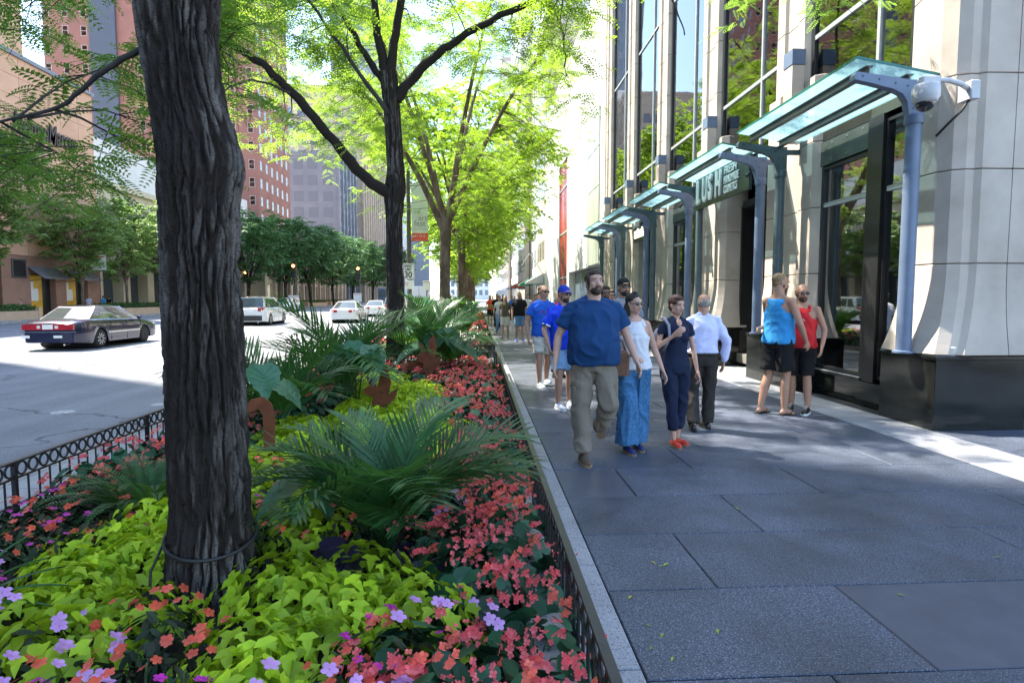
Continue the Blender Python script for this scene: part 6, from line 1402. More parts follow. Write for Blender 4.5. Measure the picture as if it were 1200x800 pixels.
# ================================================================== PEOPLE
def skinm(name, c): return pm(name, c, tuple(x * .88 for x in c), sc=9, rough=.5, spec=.35)
SK = {'light': skinm('skin_light', (.52, .31, .235)), 'tan': skinm('skin_tan', (.42, .23, .155)), 'brown': skinm('skin_brown', (.25, .13, .085))}
def clothm(name, c, c2=None, sc=60, rough=.85, bmp=.15): return pm(name, c, c2 or tuple(x*.85 for x in c), sc=sc, rough=rough, bmp=bmp, bsc=300, spec=.2, bd=.003)
HAIR = {k: pm('hair_' + k, c, tuple(x*.5 for x in c), sc=70, rough=.6, bmp=.6, bsc=160, stretch=(1, 1, .25)) for k, c in dict(brown=(.05, .026, .014), dark=(.015, .011, .009), grey=(.34, .30, .26), blond=(.30, .19, .09), auburn=(.07, .022, .012)).items()}
M['eyew'] = pm('eye_white', (.6, .58, .55), rough=.3); M['iris'] = pm('iris', (.03, .02, .015), rough=.2); M['lip'] = pm('lip', (.36, .13, .11), rough=.45); M['shades'] = pm('dark_lens', (.008, .008, .009), rough=.06, spec=.8); M['teeth'] = pm('teeth', (.65, .63, .58), rough=.4)
def sup(mb, rings, n=26, e=2.3):
    """loft of horizontal super-ellipses (cx, cy, z, a, b_front, b_back)"""
    vs_ = []
    for (cx, cy, z, a, bf, bb) in rings:
        for k in range(n):
            t = 2*math.pi*k/n; c, s_ = math.cos(t), math.sin(t); b = bf if s_ < 0 else bb
            vs_.append((cx + a * math.copysign(abs(c) ** (2/e), c), cy + b * math.copysign(abs(s_) ** (2/e), s_), z))
    m = len(rings); mb.add(vs_, [(i*n+k, i*n+(k+1) % n, (i+1)*n+(k+1) % n, (i+1)*n+k) for i in range(m-1) for k in range(n)] + [tuple(reversed(range(n))), tuple(range((m-1)*n, m*n))])
def cap_tube(mb, pts, rad, n=14, ends=True):
    pp = smooth_path(pts, 4) if len(pts) > 2 else [Vector(p) for p in pts]
    L = len(pp); rr_ = [float(np.interp(i / (L - 1) * (len(rad) - 1), range(len(rad)), rad)) for i in range(L)]
    mb.tube(pp, rr_, n)
    if ends: mb.ball(pp[0], rr_[0] * .99, n, 7); mb.ball(pp[-1], rr_[-1] * .99, n, 7)
def remesh(mb, name, mat, vox, smooth_it=3, parent=None, disp=None, sf=.5):
    me = mb.mesh(name + '_src', mat); o = bpy.data.objects.new('src', me); COL.objects.link(o)
    r_ = o.modifiers.new('r', 'REMESH'); r_.mode = 'VOXEL'; r_.voxel_size = vox; r_.adaptivity = 0
    if smooth_it: s_ = o.modifiers.new('s', 'SMOOTH'); s_.factor = sf; s_.iterations = smooth_it
    dg = bpy.context.evaluated_depsgraph_get(); new = bpy.data.meshes.new_from_object(o.evaluated_get(dg)); bpy.data.objects.remove(o); bpy.data.meshes.remove(me)
    new.name = name; new.materials.clear(); new.materials.append(mat)
    if disp:
        n = len(new.vertices); co = np.zeros(n*3); no = np.zeros(n*3); new.vertices.foreach_get('co', co); new.vertices.foreach_get('normal', no); co = co.reshape(-1, 3); no = no.reshape(-1, 3)
        d = disp(co); co = co + no * d[:, None]; new.vertices.foreach_set('co', co.ravel())
    new.polygons.foreach_set('use_smooth', [True] * len(new.polygons)); new.update()
    return inst(new, name, parent)
def folds(amp, seed, fz=5.0, fx=9.0):
    rg = np.random.default_rng(seed); K = []
    for q in range(7):
        v = rg.normal(size=3) * np.array([1, 1, .55 * fz / 5]); v /= np.linalg.norm(v); K.append((v * fx * rg.uniform(2.0, 4.5), rg.uniform(0, 6.3)))
    def f(c):
        w = np.sin(c @ np.array([7., 5., 9.]) + seed) * 1.1 + np.sin(c @ np.array([-4., 8., 13.])) * .8; s_ = np.zeros(len(c))
        for v, ph in K: s_ += np.sin(c @ v + ph + w)
        s_ /= 2.65; return amp * (1 - np.abs(s_) * 1.3).clip(-.5, 1) * .9
    return f
def shoe(parent, ax, ay, az, yaw, pitch, up, sole, k=1.0, kind='sneaker'):
    prof = [(.062, .022, .03), (.05, .032, .062), (.02, .036, .082), (-.03, .037, .085), (-.075, .041, .066), (-.125, .046, .05), (-.17, .042, .042), (-.20, .028, .034), (-.213, .012, .022)]
    if kind == 'flat': prof = [(a, b*.92, min(c, .05)) for a, b, c in prof]
    m = MB(); n = 14; vs_ = []
    for (y, w, h) in prof:
        for q in range(n):
            t = 2*math.pi*q/n; c, s_ = math.cos(t), math.sin(t); vs_.append((w*c, y, .022 + (h*s_ if s_ > 0 else .006*s_)))
    m.add(vs_, [(i*n+q, i*n+(q+1) % n, (i+1)*n+(q+1) % n, (i+1)*n+q) for i in range(len(prof)-1) for q in range(n)] + [tuple(reversed(range(n))), tuple(range((len(prof)-1)*n, len(prof)*n))])
    s2_ = MB(); ol = [(w*1.07, y) for y, w, h in prof]; poly = [(a, b) for a, b in ol] + [(-a, b) for a, b in ol[::-1]]; s2_.prism(poly[::-1], 0, .026)
    Mx = Matrix.Translation((ax, ay, az)) @ Matrix.Rotation(yaw, 4, 'Z') @ Matrix.Rotation(pitch, 4, 'X') @ Matrix.Translation((0, 0, -.085)) @ Matrix.Scale(k, 4)
    me = m.mesh('shoe', up, smooth=True); me.transform(Mx); o = inst(me, 'shoe', parent); me = s2_.mesh('sole', sole); me.transform(Mx); inst(me, 'sole', o)
    if kind == 'sneaker':
        l = MB()
        for i in range(4): l.box(-.018, .018, -.04 - i*.022, -.05 - i*.022 + .004, .108 - i*.012, .113 - i*.012)
        me = l.mesh('laces', M['white']); me.transform(Mx); inst(me, 'laces', o)
def person(label, x, y, rz, h=1.78, skin='light', girth=1.0, belly=0.0, female=False, J=None, top=None, bottom=None, feet=None, hair=('short', 'brown'), beard=None, glasses=False, cap=None, head=(0, 0), lean=(0, 0), vox=.010, seed=1, face=True, shoulders=1.0, group=None):
    k = h / 1.8; t = thing('person', label, 'person', (x, y, 0), rz, group); t.scale = (k, k, k)
    j = {}
    for s_, q in ((1, 'L'), (-1, 'R')):
        j['hip'+q] = (s_*.092, 0, .93); j['knee'+q] = (s_*.10, -.015, .50); j['ank'+q] = (s_*.10, .03, .085)
        j['sh'+q] = (s_*(.172 if not female else .152)*shoulders, .01, 1.425); j['elb'+q] = (s_*.255*shoulders, .035, 1.14); j['wr'+q] = (s_*.27*shoulders, -.03, .89)
    j.update(J or {}); lx, ly = lean
    g = girth; w = lambda v: v * (1 + (g - 1) * 1.0)
    if female: base = [(.84, .13, .09, .10), (.93, .172, .10, .12), (1.0, .158, .095, .105), (1.12, .128, .09, .085), (1.24, .14, .105, .09), (1.32, .15, .125, .095), (1.39, .148, .10, .09), (1.43, .12, .08, .085), (1.465, .08, .06, .07), (1.49, .058, .05, .06)]
    else: base = [(.84, .14, .09, .10), (.93, .168, .105, .115), (1.02, .158, .105, .10), (1.12, .152, .105, .095), (1.24, .162, .11, .10), (1.34, .172, .115, .105), (1.39, .168, .105, .10), (1.43, .14, .09, .09), (1.47, .095, .07, .08), (1.50, .065, .055, .065)]
    def torso(mb, z0, z1, off=0.0, flare=0.0, shf=0.0):
        rs = []; zz = np.linspace(z0, z1, 16); bz = [b[0] for b in base]
        for z in zz:
            a, bf, bb = (float(np.interp(z, bz, [b[q] for b in base])) for q in (1, 2, 3)); gg = 1 + (g - 1) * (1 if z < 1.36 else max(.25, 1 - (z - 1.36) * 7)); be = belly * math.exp(-((z - 1.10) / .17) ** 2)
            u = max(0, min(1, (z - .9) / .55)); fl = flare * max(0, (1.15 - z) / .3)
            rs.append((lx * u, ly * u, float(z), a*gg + off + be*.35 + fl, bf*gg + off + be + fl, bb*gg + off + be*.1 + fl))
        sup(mb, rs)
    def L_(p): u = max(0, min(1, (p[2] - .9) / .55)); return (p[0] + lx*u, p[1] + ly*u, p[2])
    for q in 'LR':
        j['sh'+q] = L_(j['sh'+q])
        if not J or 'elb'+q not in J: j['elb'+q] = L_(j['elb'+q])
        if not J or 'wr'+q not in J: j['wr'+q] = (j['wr'+q][0] + lx * .3, j['wr'+q][1] + ly*.3, j['wr'+q][2])
    hc = Vector((lx * 1.15, ly * 1.2 - .012, 1.655)); nb = (lx, ly + .012, 1.48)
    tk = bool(top) and top['kind'] == 'tank'; body = MB(); torso(body, .84, 1.495, -.006 if tk else -.016)
    aw = .85 + .35 * (g - .9) if not female else .78 + .4 * (g - 1)
    lw = (1 + (g - 1) * .6)
    cap_tube(body, [nb, tuple(Vector(nb).lerp(hc, .75) + Vector((0, .018, -.01)))], [.066 * (1 if not female else .82) * (1 + (g-1)*.5), .06 * (1 if not female else .8) * (1 + (g-1)*.5)])
    def traps(mb, o):
        for s_ in (-1, 1): cap_tube(mb, [(lx + s_*.03, ly + .018, 1.50), (lx + s_*.085*shoulders, ly + .014, 1.462), (lx + s_*.14*shoulders * (.9 if female else 1), ly + .01, 1.432)], [.034 + o, .036 + o, .04 + o])
    traps(body, 0 if tk else -.008)
    for s_, q in ((1, 'L'), (-1, 'R')):
        sh, el, wr_ = (Vector(j[a+q]) for a in ('sh', 'elb', 'wr'))
        cap_tube(body, [tuple(sh), tuple(sh.lerp(el, .5)), tuple(el)], [(.056 if tk else .046)*aw, (.05 if tk else .045)*aw, .041*aw]); cap_tube(body, [tuple(el), tuple(el.lerp(wr_, .35)), tuple(wr_)], [.041*aw, .042*aw, .026*aw])
        body.ball(tuple(sh + Vector((-s_*.012, 0, -.008))), .058 * aw * (1 if tk else .82), 12, 8)
        hp, kn, an = (Vector(j[a+q]) for a in ('hip', 'knee', 'ank'))
        cap_tube(body, [tuple(hp), tuple(hp.lerp(kn, .45)), tuple(kn)], [.088*lw, .078*lw, .052*lw]); cap_tube(body, [tuple(kn), tuple(kn.lerp(an, .35) + Vector((0, .012, 0))), tuple(an)], [.052*lw, .055*lw, .033*lw])
        # hand: palm, four unequal fingers, thumb leaving the side of the palm
        d = (wr_ - el).normalized(); med = Vector((-s_, 0, 0)); med = (med - d * med.dot(d)).normalized() if abs(d.dot(med)) < .95 else Vector((0, 0, -1)); lat = d.cross(med) * s_; hd = (J or {}).get('palm'+q)
        if hd: med = Vector(hd); med = (med - d * med.dot(d)).normalized(); lat = d.cross(med) * s_
        if (J or {}).get('flip'+q): lat = -lat
        pb = wr_ + d * .012; pe = wr_ + d * .085
        for o_ in (-.024, -.008, .008, .024): cap_tube(body, [tuple(pb + lat * o_ * .6), tuple(pe + lat * o_)], [.0165, .0145], 8)
        for i, (o_, l_) in enumerate(((.031, .07), (.0105, .078), (-.0105, .073), (-.031, .056))):
            p0 = pe + lat * o_; p1 = p0 + (d + med * .18 + lat * o_ * 1.5).normalized() * l_ * .5; p2 = p1 + (d * .8 + med * .6).normalized() * l_ * .32; p3 = p2 + (d * .45 + med * .9).normalized() * l_ * .28
            cap_tube(body, [tuple(p0), tuple(p1), tuple(p2), tuple(p3)], [.0105, .0098, .0092, .0082], 8)
        p0 = wr_ + d * .03 + lat * .024; p1 = p0 + (d * .6 + lat * .65 + med * .3).normalized() * .036; p2 = p1 + (d * .9 + med * .3 + lat * .1).normalized() * .03
        cap_tube(body, [tuple(p0), tuple(p1), tuple(p2)], [.0145, .0115, .0095], 8)
        ft = (feet or {}).get(q, (0, 0))
        if (feet or {}).get('kind') in ('sandal', 'bare'):
            yw = ft[0]; R_ = Matrix.Rotation(yw, 3, 'Z'); f = lambda a, b, c: tuple(an + R_ @ Vector((a, b, c)))
            cap_tube(body, [f(0, .04, -.045), f(0, -.02, -.03), f(0, -.09, -.05), f(0, -.135, -.062)], [.03, .037, .033, .024]); cap_tube(body, [f(-.025, -.10, -.064), f(.025, -.12, -.064)], [.018, .018])
            for i in range(5): cap_tube(body, [f(s_ * (.03 - i*.0155) * -1, -.135 + abs(i - 1)*.005, -.067), f(s_ * (.033 - i*.0165) * -1, -.175 + i*.008, -.071)], [.011, .009], 7)
    HM = Matrix.Translation(hc) @ Matrix.Rotation(head[0], 4, 'Z') @ Matrix.Rotation(-head[1], 4, 'X')
    hs = .96 if female else 1.0
    def H(p): return tuple(HM @ (Vector(p) * hs))
    hm = MB()
    hm.ball((0, .014, .026), (.075, .094, .09), 20, 12); hm.ball((0, -.024, -.03), (.061, .066, .078), 18, 12); hm.ball((0, -.038, -.07), (.047, .05, .046), 16, 10); hm.ball((0, -.066, -.098), (.024, .02, .018), 10, 8)
    hm.ball((0, -.06, .03), (.056, .034, .042), 14, 8)
    cap_tube(hm, [(0, -.085, .012), (0, -.098, -.012), (0, -.107, -.030)], [.0095, .0115, .0155], 10); hm.ball((.013, -.096, -.034), .0095, 8, 6); hm.ball((-.013, -.096, -.034), .0095, 8, 6)
    for s_ in (-1, 1):
        hm.ball((s_*.03, -.081, .022), (.022, .013, .010), 10, 6); hm.ball((s_*.041, -.062, -.026), (.021, .022, .024), 10, 8); hm.ball((s_*.077, .012, -.006), (.009, .018, .03), 10, 8); hm.ball((s_*.052, -.01, -.058), (.017, .035, .035), 10, 8)
    hm.ball((0, -.084, -.064), (.026, .014, .016), 12, 8)
    hv = hm.v; body.add([H(p) for p in hv], hm.f)
    remesh(body, 'body', SK[skin], vox, 3, t, None, .5)
    def hpart(mb, name, mat, par=None, smooth=True):
        mb.v = [H(p) for p in mb.v]; me = mb.mesh(name, mat, smooth=smooth); return inst(me, name, par or t)
    if face:
        for s_ in (-1, 1):
            if not glasses:
                m = MB(); m.ball((s_*.0295, -.0755, .004), (.0135, .0105, .0065), 12, 8); e = hpart(m, 'eye', M['eyew']); m = MB(); m.ball((s_*.0295, -.0835, .004), (.006, .004, .006), 10, 6); hpart(m, 'iris', M['iris'], e)
            m = MB(); m.tube([(s_*.014, -.0935, .021), (s_*.03, -.0955, .0265), (s_*.047, -.083, .021)], [.0032, .0042, .002], 6); hpart(m, 'eyebrow', HAIR[hair[1] if hair[1] != 'blond' else 'brown'])
        m = MB(); m.ball((0, -.0955, -.0605), (.021, .0055, .0042), 12, 6); m.ball((0, -.0965, -.0685), (.019, .0065, .005), 12, 6); hpart(m, 'mouth', M['lip'])
    if glasses:
        m = MB()
        for s_ in (-1, 1):
            m.ball((s_*.033, -.0935, .004), (.029, .009, .019), 14, 8); m.tube([(s_*.058, -.085, .008), (s_*.076, -.04, .008), (s_*.078, .01, .004)], .0032, 6)
        m.tube([(-.01, -.102, .010), (.01, -.102, .010)], .003, 6); hpart(m, 'sunglasses', M['shades'])
    st, hcx = hair; hmat = HAIR[hcx]; hh = MB()
    def hd_(par_mb, nm='hair', v=.007, amp=.004): 
        par_mb.v = [H(p) for p in par_mb.v]; return remesh(par_mb, nm, hmat if nm == 'hair' else HAIR[beard or 'dark'], max(v, vox*.6), 2, t, lambda c: amp * np.sin(c[:, 0]*330 + np.sin(c[:, 2]*60)*2) * np.sin(c[:, 1]*290 + c[:, 2]*90) * .7)
    if st == 'short': hh.ball((0, .028, .042), (.079, .093, .085), 18, 12); hh.ball((0, -.034, .080), (.060, .052, .042), 14, 8); hh.ball((.064, -.006, .02), (.017, .044, .055), 10, 8); hh.ball((-.064, -.006, .02), (.017, .044, .055), 10, 8); hh.ball((0, .055, -.01), (.068, .052, .055), 14, 8); hd_(hh)
    elif st == 'buzz': hh.ball((0, .028, .036), (.0775, .091, .084), 18, 12); hh.ball((0, .055, -.01), (.066, .05, .055), 14, 8); hd_(hh, amp=.001)
    elif st == 'bald': 
        hh.ball((.050, .035, -.008), (.032, .058, .052), 14, 8); hh.ball((-.050, .035, -.008), (.032, .058, .052), 14, 8); hh.ball((0, .068, .0), (.066, .046, .066), 14, 8); hd_(hh, amp=.003)
    elif st == 'crop': hh.ball((0, .028, .045), (.084, .098, .088), 18, 12); hh.ball((-.012, -.03, .088), (.068, .058, .036), 14, 8); hh.ball((.0, .06, -.02), (.072, .052, .06), 14, 8); hh.ball((-.06, -.03, .05), (.026, .042, .042), 10, 8); hh.ball((.066, -.012, .04), (.02, .035, .045), 10, 8); hd_(hh)
    elif st == 'long':
        hh.ball((0, .028, .044), (.083, .097, .087), 18, 12); hh.ball((0, .085, -.06), (.075, .05, .10), 14, 10); hh.ball((.04, .07, -.10), (.05, .045, .08), 12, 8); hh.ball((-.045, .06, -.10), (.05, .05, .09), 12, 8); hh.ball((0, .0, .125), (.03, .035, .025), 10, 6); hd_(hh, amp=.006)
    if beard:
        b = MB(); b.ball((0, -.032, -.074), (.056, .060, .048), 16, 10); b.ball((0, -.064, -.098), (.036, .03, .026), 12, 8)
        for s_ in (-1, 1): b.ball((s_*.056, -.012, -.046), (.014, .026, .04), 10, 8)
        b.tube([(-.028, -.088, -.056), (-.012, -.0985, -.050), (.012, -.0985, -.050), (.028, -.088, -.056)], [.006, .008, .008, .006], 8)
        hd_(b, 'beard', .006, .0025)
        m = MB(); m.ball((0, -.102, -.064), (.018, .007, .006), 12, 6); hpart(m, 'lower_lip', M['lip'])
    if cap:
        cm_, bm_ = cap; m = MB(); pr_ = [(.09*math.cos(a), .10*math.sin(a)) for a in [i*math.pi/14 for i in range(8)]]
        vs_ = []; n = 20
        for (r_, z) in pr_:
            for q in range(n): a = 2*math.pi*q/n; vs_.append((r_*.95*math.cos(a), .014 + r_*1.1*math.sin(a), .036 + z))
        m.add(vs_, [(i*n+q, i*n+(q+1) % n, (i+1)*n+(q+1) % n, (i+1)*n+q) for i in range(7) for q in range(n)]); c0 = hpart(m, 'cap', cm_)
        m = MB(); vs_ = []
        for i in range(9):
            a = math.pi + math.pi * (.12 + .76*i/8); vs_ += [(.085*math.cos(a), .014 + .098*math.sin(a), .04), (.082*math.cos(a)*1.05, .014 + .098*math.sin(a)*1.0 - .062*math.sin(math.pi*i/8) ** .6, .030 - .010*math.cos((i-4)/4*1.2)*0)]
        vs2 = [(a, b, c + .004) for a, b, c in vs_]; m.add(vs_ + vs2, [(2*i, 2*i+1, 2*i+3, 2*i+2) for i in range(8)] + [(18+2*i, 18+2*i+2, 18+2*i+3, 18+2*i+1) for i in range(8)] + [(2*i+1, 19+2*i, 21+2*i, 2*i+3) for i in range(8)])
        hpart(m, 'brim', bm_, c0)
    # top garment
    def ln(a, b, u): return tuple(Vector(a).lerp(Vector(b), u))
    if top:
        m = MB(); kd = top['kind']; off = top.get('off', .014); z0 = top.get('z0', .92); z1 = 1.49 if kd not in ('tank',) else 1.47
        if kd == 'tank':
            off += .006 * female
            torso(m, z0, 1.28, off, top.get('flare', .01)); sc_ = (.9 if female else 1.0) * (1 + (g - 1) * .5); bo_ = .01 if female else 0
            sup(m, [(lx*.85, ly*.85, 1.27, .162*sc_ + off, .112*sc_ + off + bo_, .102*sc_ + off), (lx*.92, ly*.92, 1.33, .150*sc_, .116*sc_ + off + bo_, .105*sc_ + off), (lx, ly, 1.38, .128*sc_, .104*sc_ + off, .10*sc_ + off), (lx, ly + .003, 1.42, .112*sc_, .083 + off, .09 + off), (lx, ly + .006, 1.452, .100*sc_, .060 + off, .075 + off)])
            for s_ in (-1, 1): cap_tube(m, [(lx + s_*.092*shoulders, ly - .075, 1.41), (lx + s_*.088*shoulders, ly + .004, 1.468), (lx + s_*.09*shoulders, ly + .07, 1.41)], [.022, .020, .022])
        else:
            torso(m, z0, z1, off, top.get('flare', .02))
            traps(m, off * .6); sl_ = top.get('sleeve', .62)
            for q in 'LR':
                sh, el, wr_ = j['sh'+q], j['elb'+q], j['wr'+q]; r0 = (.064 if not female else .060) * aw + .008
                if sl_ <= 1: cap_tube(m, [tuple(Vector(sh) + Vector((0, 0, -.012))), ln(sh, el, sl_*.5), ln(sh, el, sl_)], [r0, r0*1.04, r0*1.13], ends=False)
                else: cap_tube(m, [tuple(Vector(sh) + Vector((0, 0, -.012))), ln(sh, el, .5), el], [r0, r0*.95, .058*aw + .01]); cap_tube(m, [el, ln(el, wr_, .5), ln(el, wr_, .93)], [.058*aw + .01, .052, .042])
                m.ball(tuple(Vector(sh) + Vector((0, 0, -.016))), r0 * .97, 14, 8)
        if top.get('bust'): 
            for s_ in (-1, 1): m.ball((lx + s_*.062, ly - .082, 1.285), (.06, .055, .06), 14, 8)
        tb_ = remesh(m, top.get('name', 'shirt'), top['mat'], vox * .95, 5, t, folds(top.get('fold', .007) * 1.35, seed))
        if top.get('collar'):
            m = MB(); n = 18; vs_ = [(lx + .07*math.cos(a), ly + .008 + .066*math.sin(a), z) for z in (1.475, 1.525) for a in [2*math.pi*q/n for q in range(n)]]; m.add(vs_, [(q, (q+1) % n, n + (q+1) % n, n + q) for q in range(n)]); inst(m.mesh('collar', top['collar'], smooth=True), 'collar', tb_)
        if top.get('trim'):
            for q in 'LR':
                sh, el = Vector(j['sh'+q]), Vector(j['elb'+q]); sl_ = top.get('sleeve', .62); r0 = ((.064 if not female else .054) * aw + .008)*1.15; a = sh.lerp(el, sl_ - .06); b = sh.lerp(el, sl_ + .005); m = MB(); m.tube([a, b], r0, 18); inst(m.mesh('cuff', top['trim'], smooth=True), 'cuff', tb_)
            m = MB(); m.tube([(lx + .078*math.cos(a), ly + .002 + .075*math.sin(a) - .012, 1.488 - .05*max(0, -math.sin(a))**2) for a in [2*math.pi*q/20 for q in range(21)]], .008, 6); inst(m.mesh('neck_trim', top['trim'], smooth=True), 'neck_trim', tb_)
        if top.get('neck'):   # skin showing in the neckline
            m = MB(); v = top['neck']; m.add([(lx - .055, ly - .088, 1.475), (lx, ly - .118 - .02*female, 1.475 - v), (lx + .055, ly - .088, 1.475), (lx, ly - .07, 1.50)], [(0, 1, 3), (1, 2, 3)]); 
            ww = MB(); ww.ball((lx, ly - .058, 1.47 - v*.3), (.042, .048, v*.6), 12, 8); inst(ww.mesh('neckline', SK[skin], smooth=True), 'neckline', tb_)
        if top.get('print'):
            cx, cz, txt, sz, mt = top['print']
            cu_ = bpy.data.curves.new('p', 'FONT'); cu_.body = txt; cu_.size = sz; cu_.extrude = .002; cu_.align_x = 'CENTER'; o_ = bpy.data.objects.new('p', cu_); COL.objects.link(o_)
            me = bpy.data.meshes.new_from_object(o_.evaluated_get(bpy.context.evaluated_depsgraph_get())); bpy.data.objects.remove(o_); me.materials.clear(); me.materials.append(mt)
            front = -(.115 * g + off + .02) + ly
            for v in me.vertices: a = v.co.x; v.co = Vector((lx + cx + a, front + 2.2*a*a, cz + v.co.y - 1.6*a*a))
            inst(me, 'chest_print', tb_)
    if bottom:
        m = MB(); kd = bottom['kind']; off = bottom.get('off', .016); torso(m, .84, bottom.get('zt', .95 if not bottom.get('belt') else 1.03), off - .008)
        for q in 'LR':
            hp, kn, an = j['hip'+q], j['knee'+q], j['ank'+q]; r0 = .086*lw + off
            if kd == 'shorts':
                e = bottom.get('len', .82); cap_tube(m, [hp, ln(hp, kn, e*.5), ln(hp, kn, e)], [r0, r0*.95, bottom.get('r1', .092)*lw], ends=False); m.ball(hp, r0*.98, 14, 8)
            else:
                rk, ra, e = bottom.get('rk', .075), bottom.get('ra', .062), bottom.get('len', .93)
                cap_tube(m, [hp, ln(hp, kn, .5), kn], [r0, r0*.92, rk*lw]); cap_tube(m, [kn, ln(kn, an, .45), ln(kn, an, e)], [rk*lw, (rk + ra)*.5, ra], ends=False)
        bo = remesh(m, bottom.get('name', 'trousers'), bottom['mat'], vox * .95, 4, t, folds(bottom.get('fold', .011), seed + 3, bottom.get('fz', 5.0), bottom.get('fx', 9.0)))
        if bottom.get('belt'): m = MB(); sup(m, [(0, 0, z, .172*g + off + belly*.2, .108*g + off + belly*.4, .112*g + off) for z in (.985, 1.015)]); inst(m.mesh('belt', bottom['belt'], smooth=True), 'belt', bo)
        if bottom.get('pockets'):
            for s_, q in ((1, 'L'), (-1, 'R')):
                p = Vector(j['hip'+q]).lerp(Vector(j['knee'+q]), .72); m = MB(); m.bbox(p.x + s_*.055 - .035, p.x + s_*.055 + .035, p.y - .07, p.y + .07, p.z - .08, p.z + .09, .015); inst(m.mesh('cargo_pocket', bottom['mat']), 'cargo_pocket', bo)
    if feet:
        for s_, q in ((1, 'L'), (-1, 'R')):
            an = j['ank'+q]; yw, pt = feet.get(q, (0, 0))
            if feet['kind'] in ('sandal',):
                mm = Matrix.Translation((an[0], an[1], an[2] - .083)) @ Matrix.Rotation(yw, 4, 'Z'); m = MB(); m.prism([(.04, .07), (.045, -.05), (.052, -.13), (.03, -.19), (-.03, -.19), (-.052, -.13), (-.045, -.05), (-.04, .07)][::-1], -.004, .01); me = m.mesh('flip_flop', M['black']); me.transform(mm); o_ = inst(me, 'flip_flop', t)
                m = MB(); m.tube([(.046, -.06, .01), (.012, -.12, .062), (0, -.155, .03)], .007, 6); m.tube([(-.046, -.06, .01), (-.012, -.12, .062), (0, -.155, .03)], .007, 6); me = m.mesh('strap', M['black']); me.transform(mm); inst(me, 'strap', o_)
            else: shoe(t, *an, yw, pt, feet['mat'], feet['sole'], feet.get('k', 1.0), feet['kind'])
    return t
navyc = clothm('navy_cotton', (.012, .05, .15)); khaki = clothm('khaki', (.21, .175, .14)); whitec = clothm('white_cotton', (.66, .66, .72)); tealp = clothm('teal_print', (.02, .09, .22), (.07, .18, .33), sc=42); darkn = clothm('dark_navy', (.012, .018, .045)); charc = clothm('charcoal', (.035, .03, .028)); royal = clothm('royal_blue', (.01, .05, .60)); bluet = clothm('bright_blue', (.02, .11, .55))
denim = clothm('light_denim', (.20, .33, .52), sc=90); denim2 = clothm('blue_shorts', (.13, .24, .36)); palesh = clothm('pale_shirt', (.50, .52, .80), (.62, .64, .86), sc=110); tankb = clothm('tank_blue', (.04, .28, .62)); tankr = clothm('tank_red', (.62, .03, .035)); blackc = clothm('black_cloth', (.012, .012, .013)); greyp = clothm('grey_polo', (.22, .23, .27)); brownl = pm('brown_suede', (.10, .065, .045), rough=.8); wsh = pm('white_shoe', (.6, .63, .68), (.1, .14, .4), sc=14, rough=.5, lo=.55, hi=.6); reds = pm('red_canvas', (.62, .04, .02), rough=.7); bluesh = pm('blue_canvas', (.02, .03, .14), rough=.7); blks = pm('black_leather', (.015, .014, .013), rough=.35); soleb = pm('rope_sole', (.25, .17, .1), rough=.9); reflx = clothm('white_khaki', (.55, .52, .46)); dustp = clothm('camo', (.16, .12, .08), (.05, .05, .03), sc=14)
# 1 the man in front
person('bearded man in a navy T-shirt and khaki cargo trousers striding at the front, looking up', 1.10, 5.62, R(-3), 1.84, 'light', 1.14, .085, J=dict(
    kneeR=(-.12, -.05, .50), ankR=(-.105, -.10, .085), kneeL=(.13, -.12, .55), ankL=(.10, .17, .26), elbR=(-.325, .05, 1.16), wrR=(-.36, -.04, .92), elbL=(.32, .04, 1.15), wrL=(.385, -.10, .93)),
    top=dict(kind='tee', mat=navyc, sleeve=.66, z0=.90, flare=.016, off=.027, fold=.009, name='t_shirt'), bottom=dict(kind='trousers', mat=khaki, rk=.084, ra=.078, off=.02, fold=.014, pockets=True, len=.97), feet=dict(kind='shoe', mat=brownl, sole=soleb, R=(R(8), 0), L=(R(-5), R(-50))),
    hair=('short', 'brown'), beard='brown', head=(R(14), R(9)), vox=.0105, seed=1, shoulders=1.16)
# 2 woman with sunglasses
w1 = person('woman in sunglasses, white sleeveless top and wide blue patterned trousers', 1.58, 5.98, R(4), 1.62, 'light', 1.08, .02, True, J=dict(
    kneeR=(-.09, -.10, .50), ankR=(-.10, -.12, .085), kneeL=(.09, .03, .50), ankL=(.06, .02, .085), elbL=(.27, .05, 1.14), wrL=(.33, -.06, .90), elbR=(-.24, .02, 1.16), wrR=(-.08, -.20, 1.09), palmR=(0, 0, -1)),
    top=dict(kind='tank', mat=whitec, z0=.92, off=.014, bust=True, name='tank_top', fold=.005), bottom=dict(kind='trousers', mat=tealp, rk=.105, ra=.125, off=.02, fold=.018, len=.98, fz=2.0, fx=11), feet=dict(kind='flat', mat=bluesh, sole=soleb, R=(R(5), 0), L=(0, 0)),
    hair=('long', 'dark'), glasses=True, head=(R(24), R(-3)), vox=.0105, seed=2)
bag = thing('handbag', 'brown woven leather handbag hanging at the side of the woman in the white top', 'handbag', (1.40, 5.86, .8))
m = MB(); m.bbox(1.27, 1.50, 5.80, 5.92, .78, 1.03, .025); m.build('bag_body', pm('brown_leather', (.17, .07, .035), (.11, .045, .022), sc=40, rough=.5, bmp=.6, bsc=120), bag); m = MB(); m.tube([(1.31, 5.86, 1.02), (1.33, 5.87, 1.12), (1.44, 5.87, 1.12), (1.47, 5.86, 1.02)], .009, 8); m.build('handle', pm('brown_strap', (.1, .04, .02), rough=.5), bag, True)
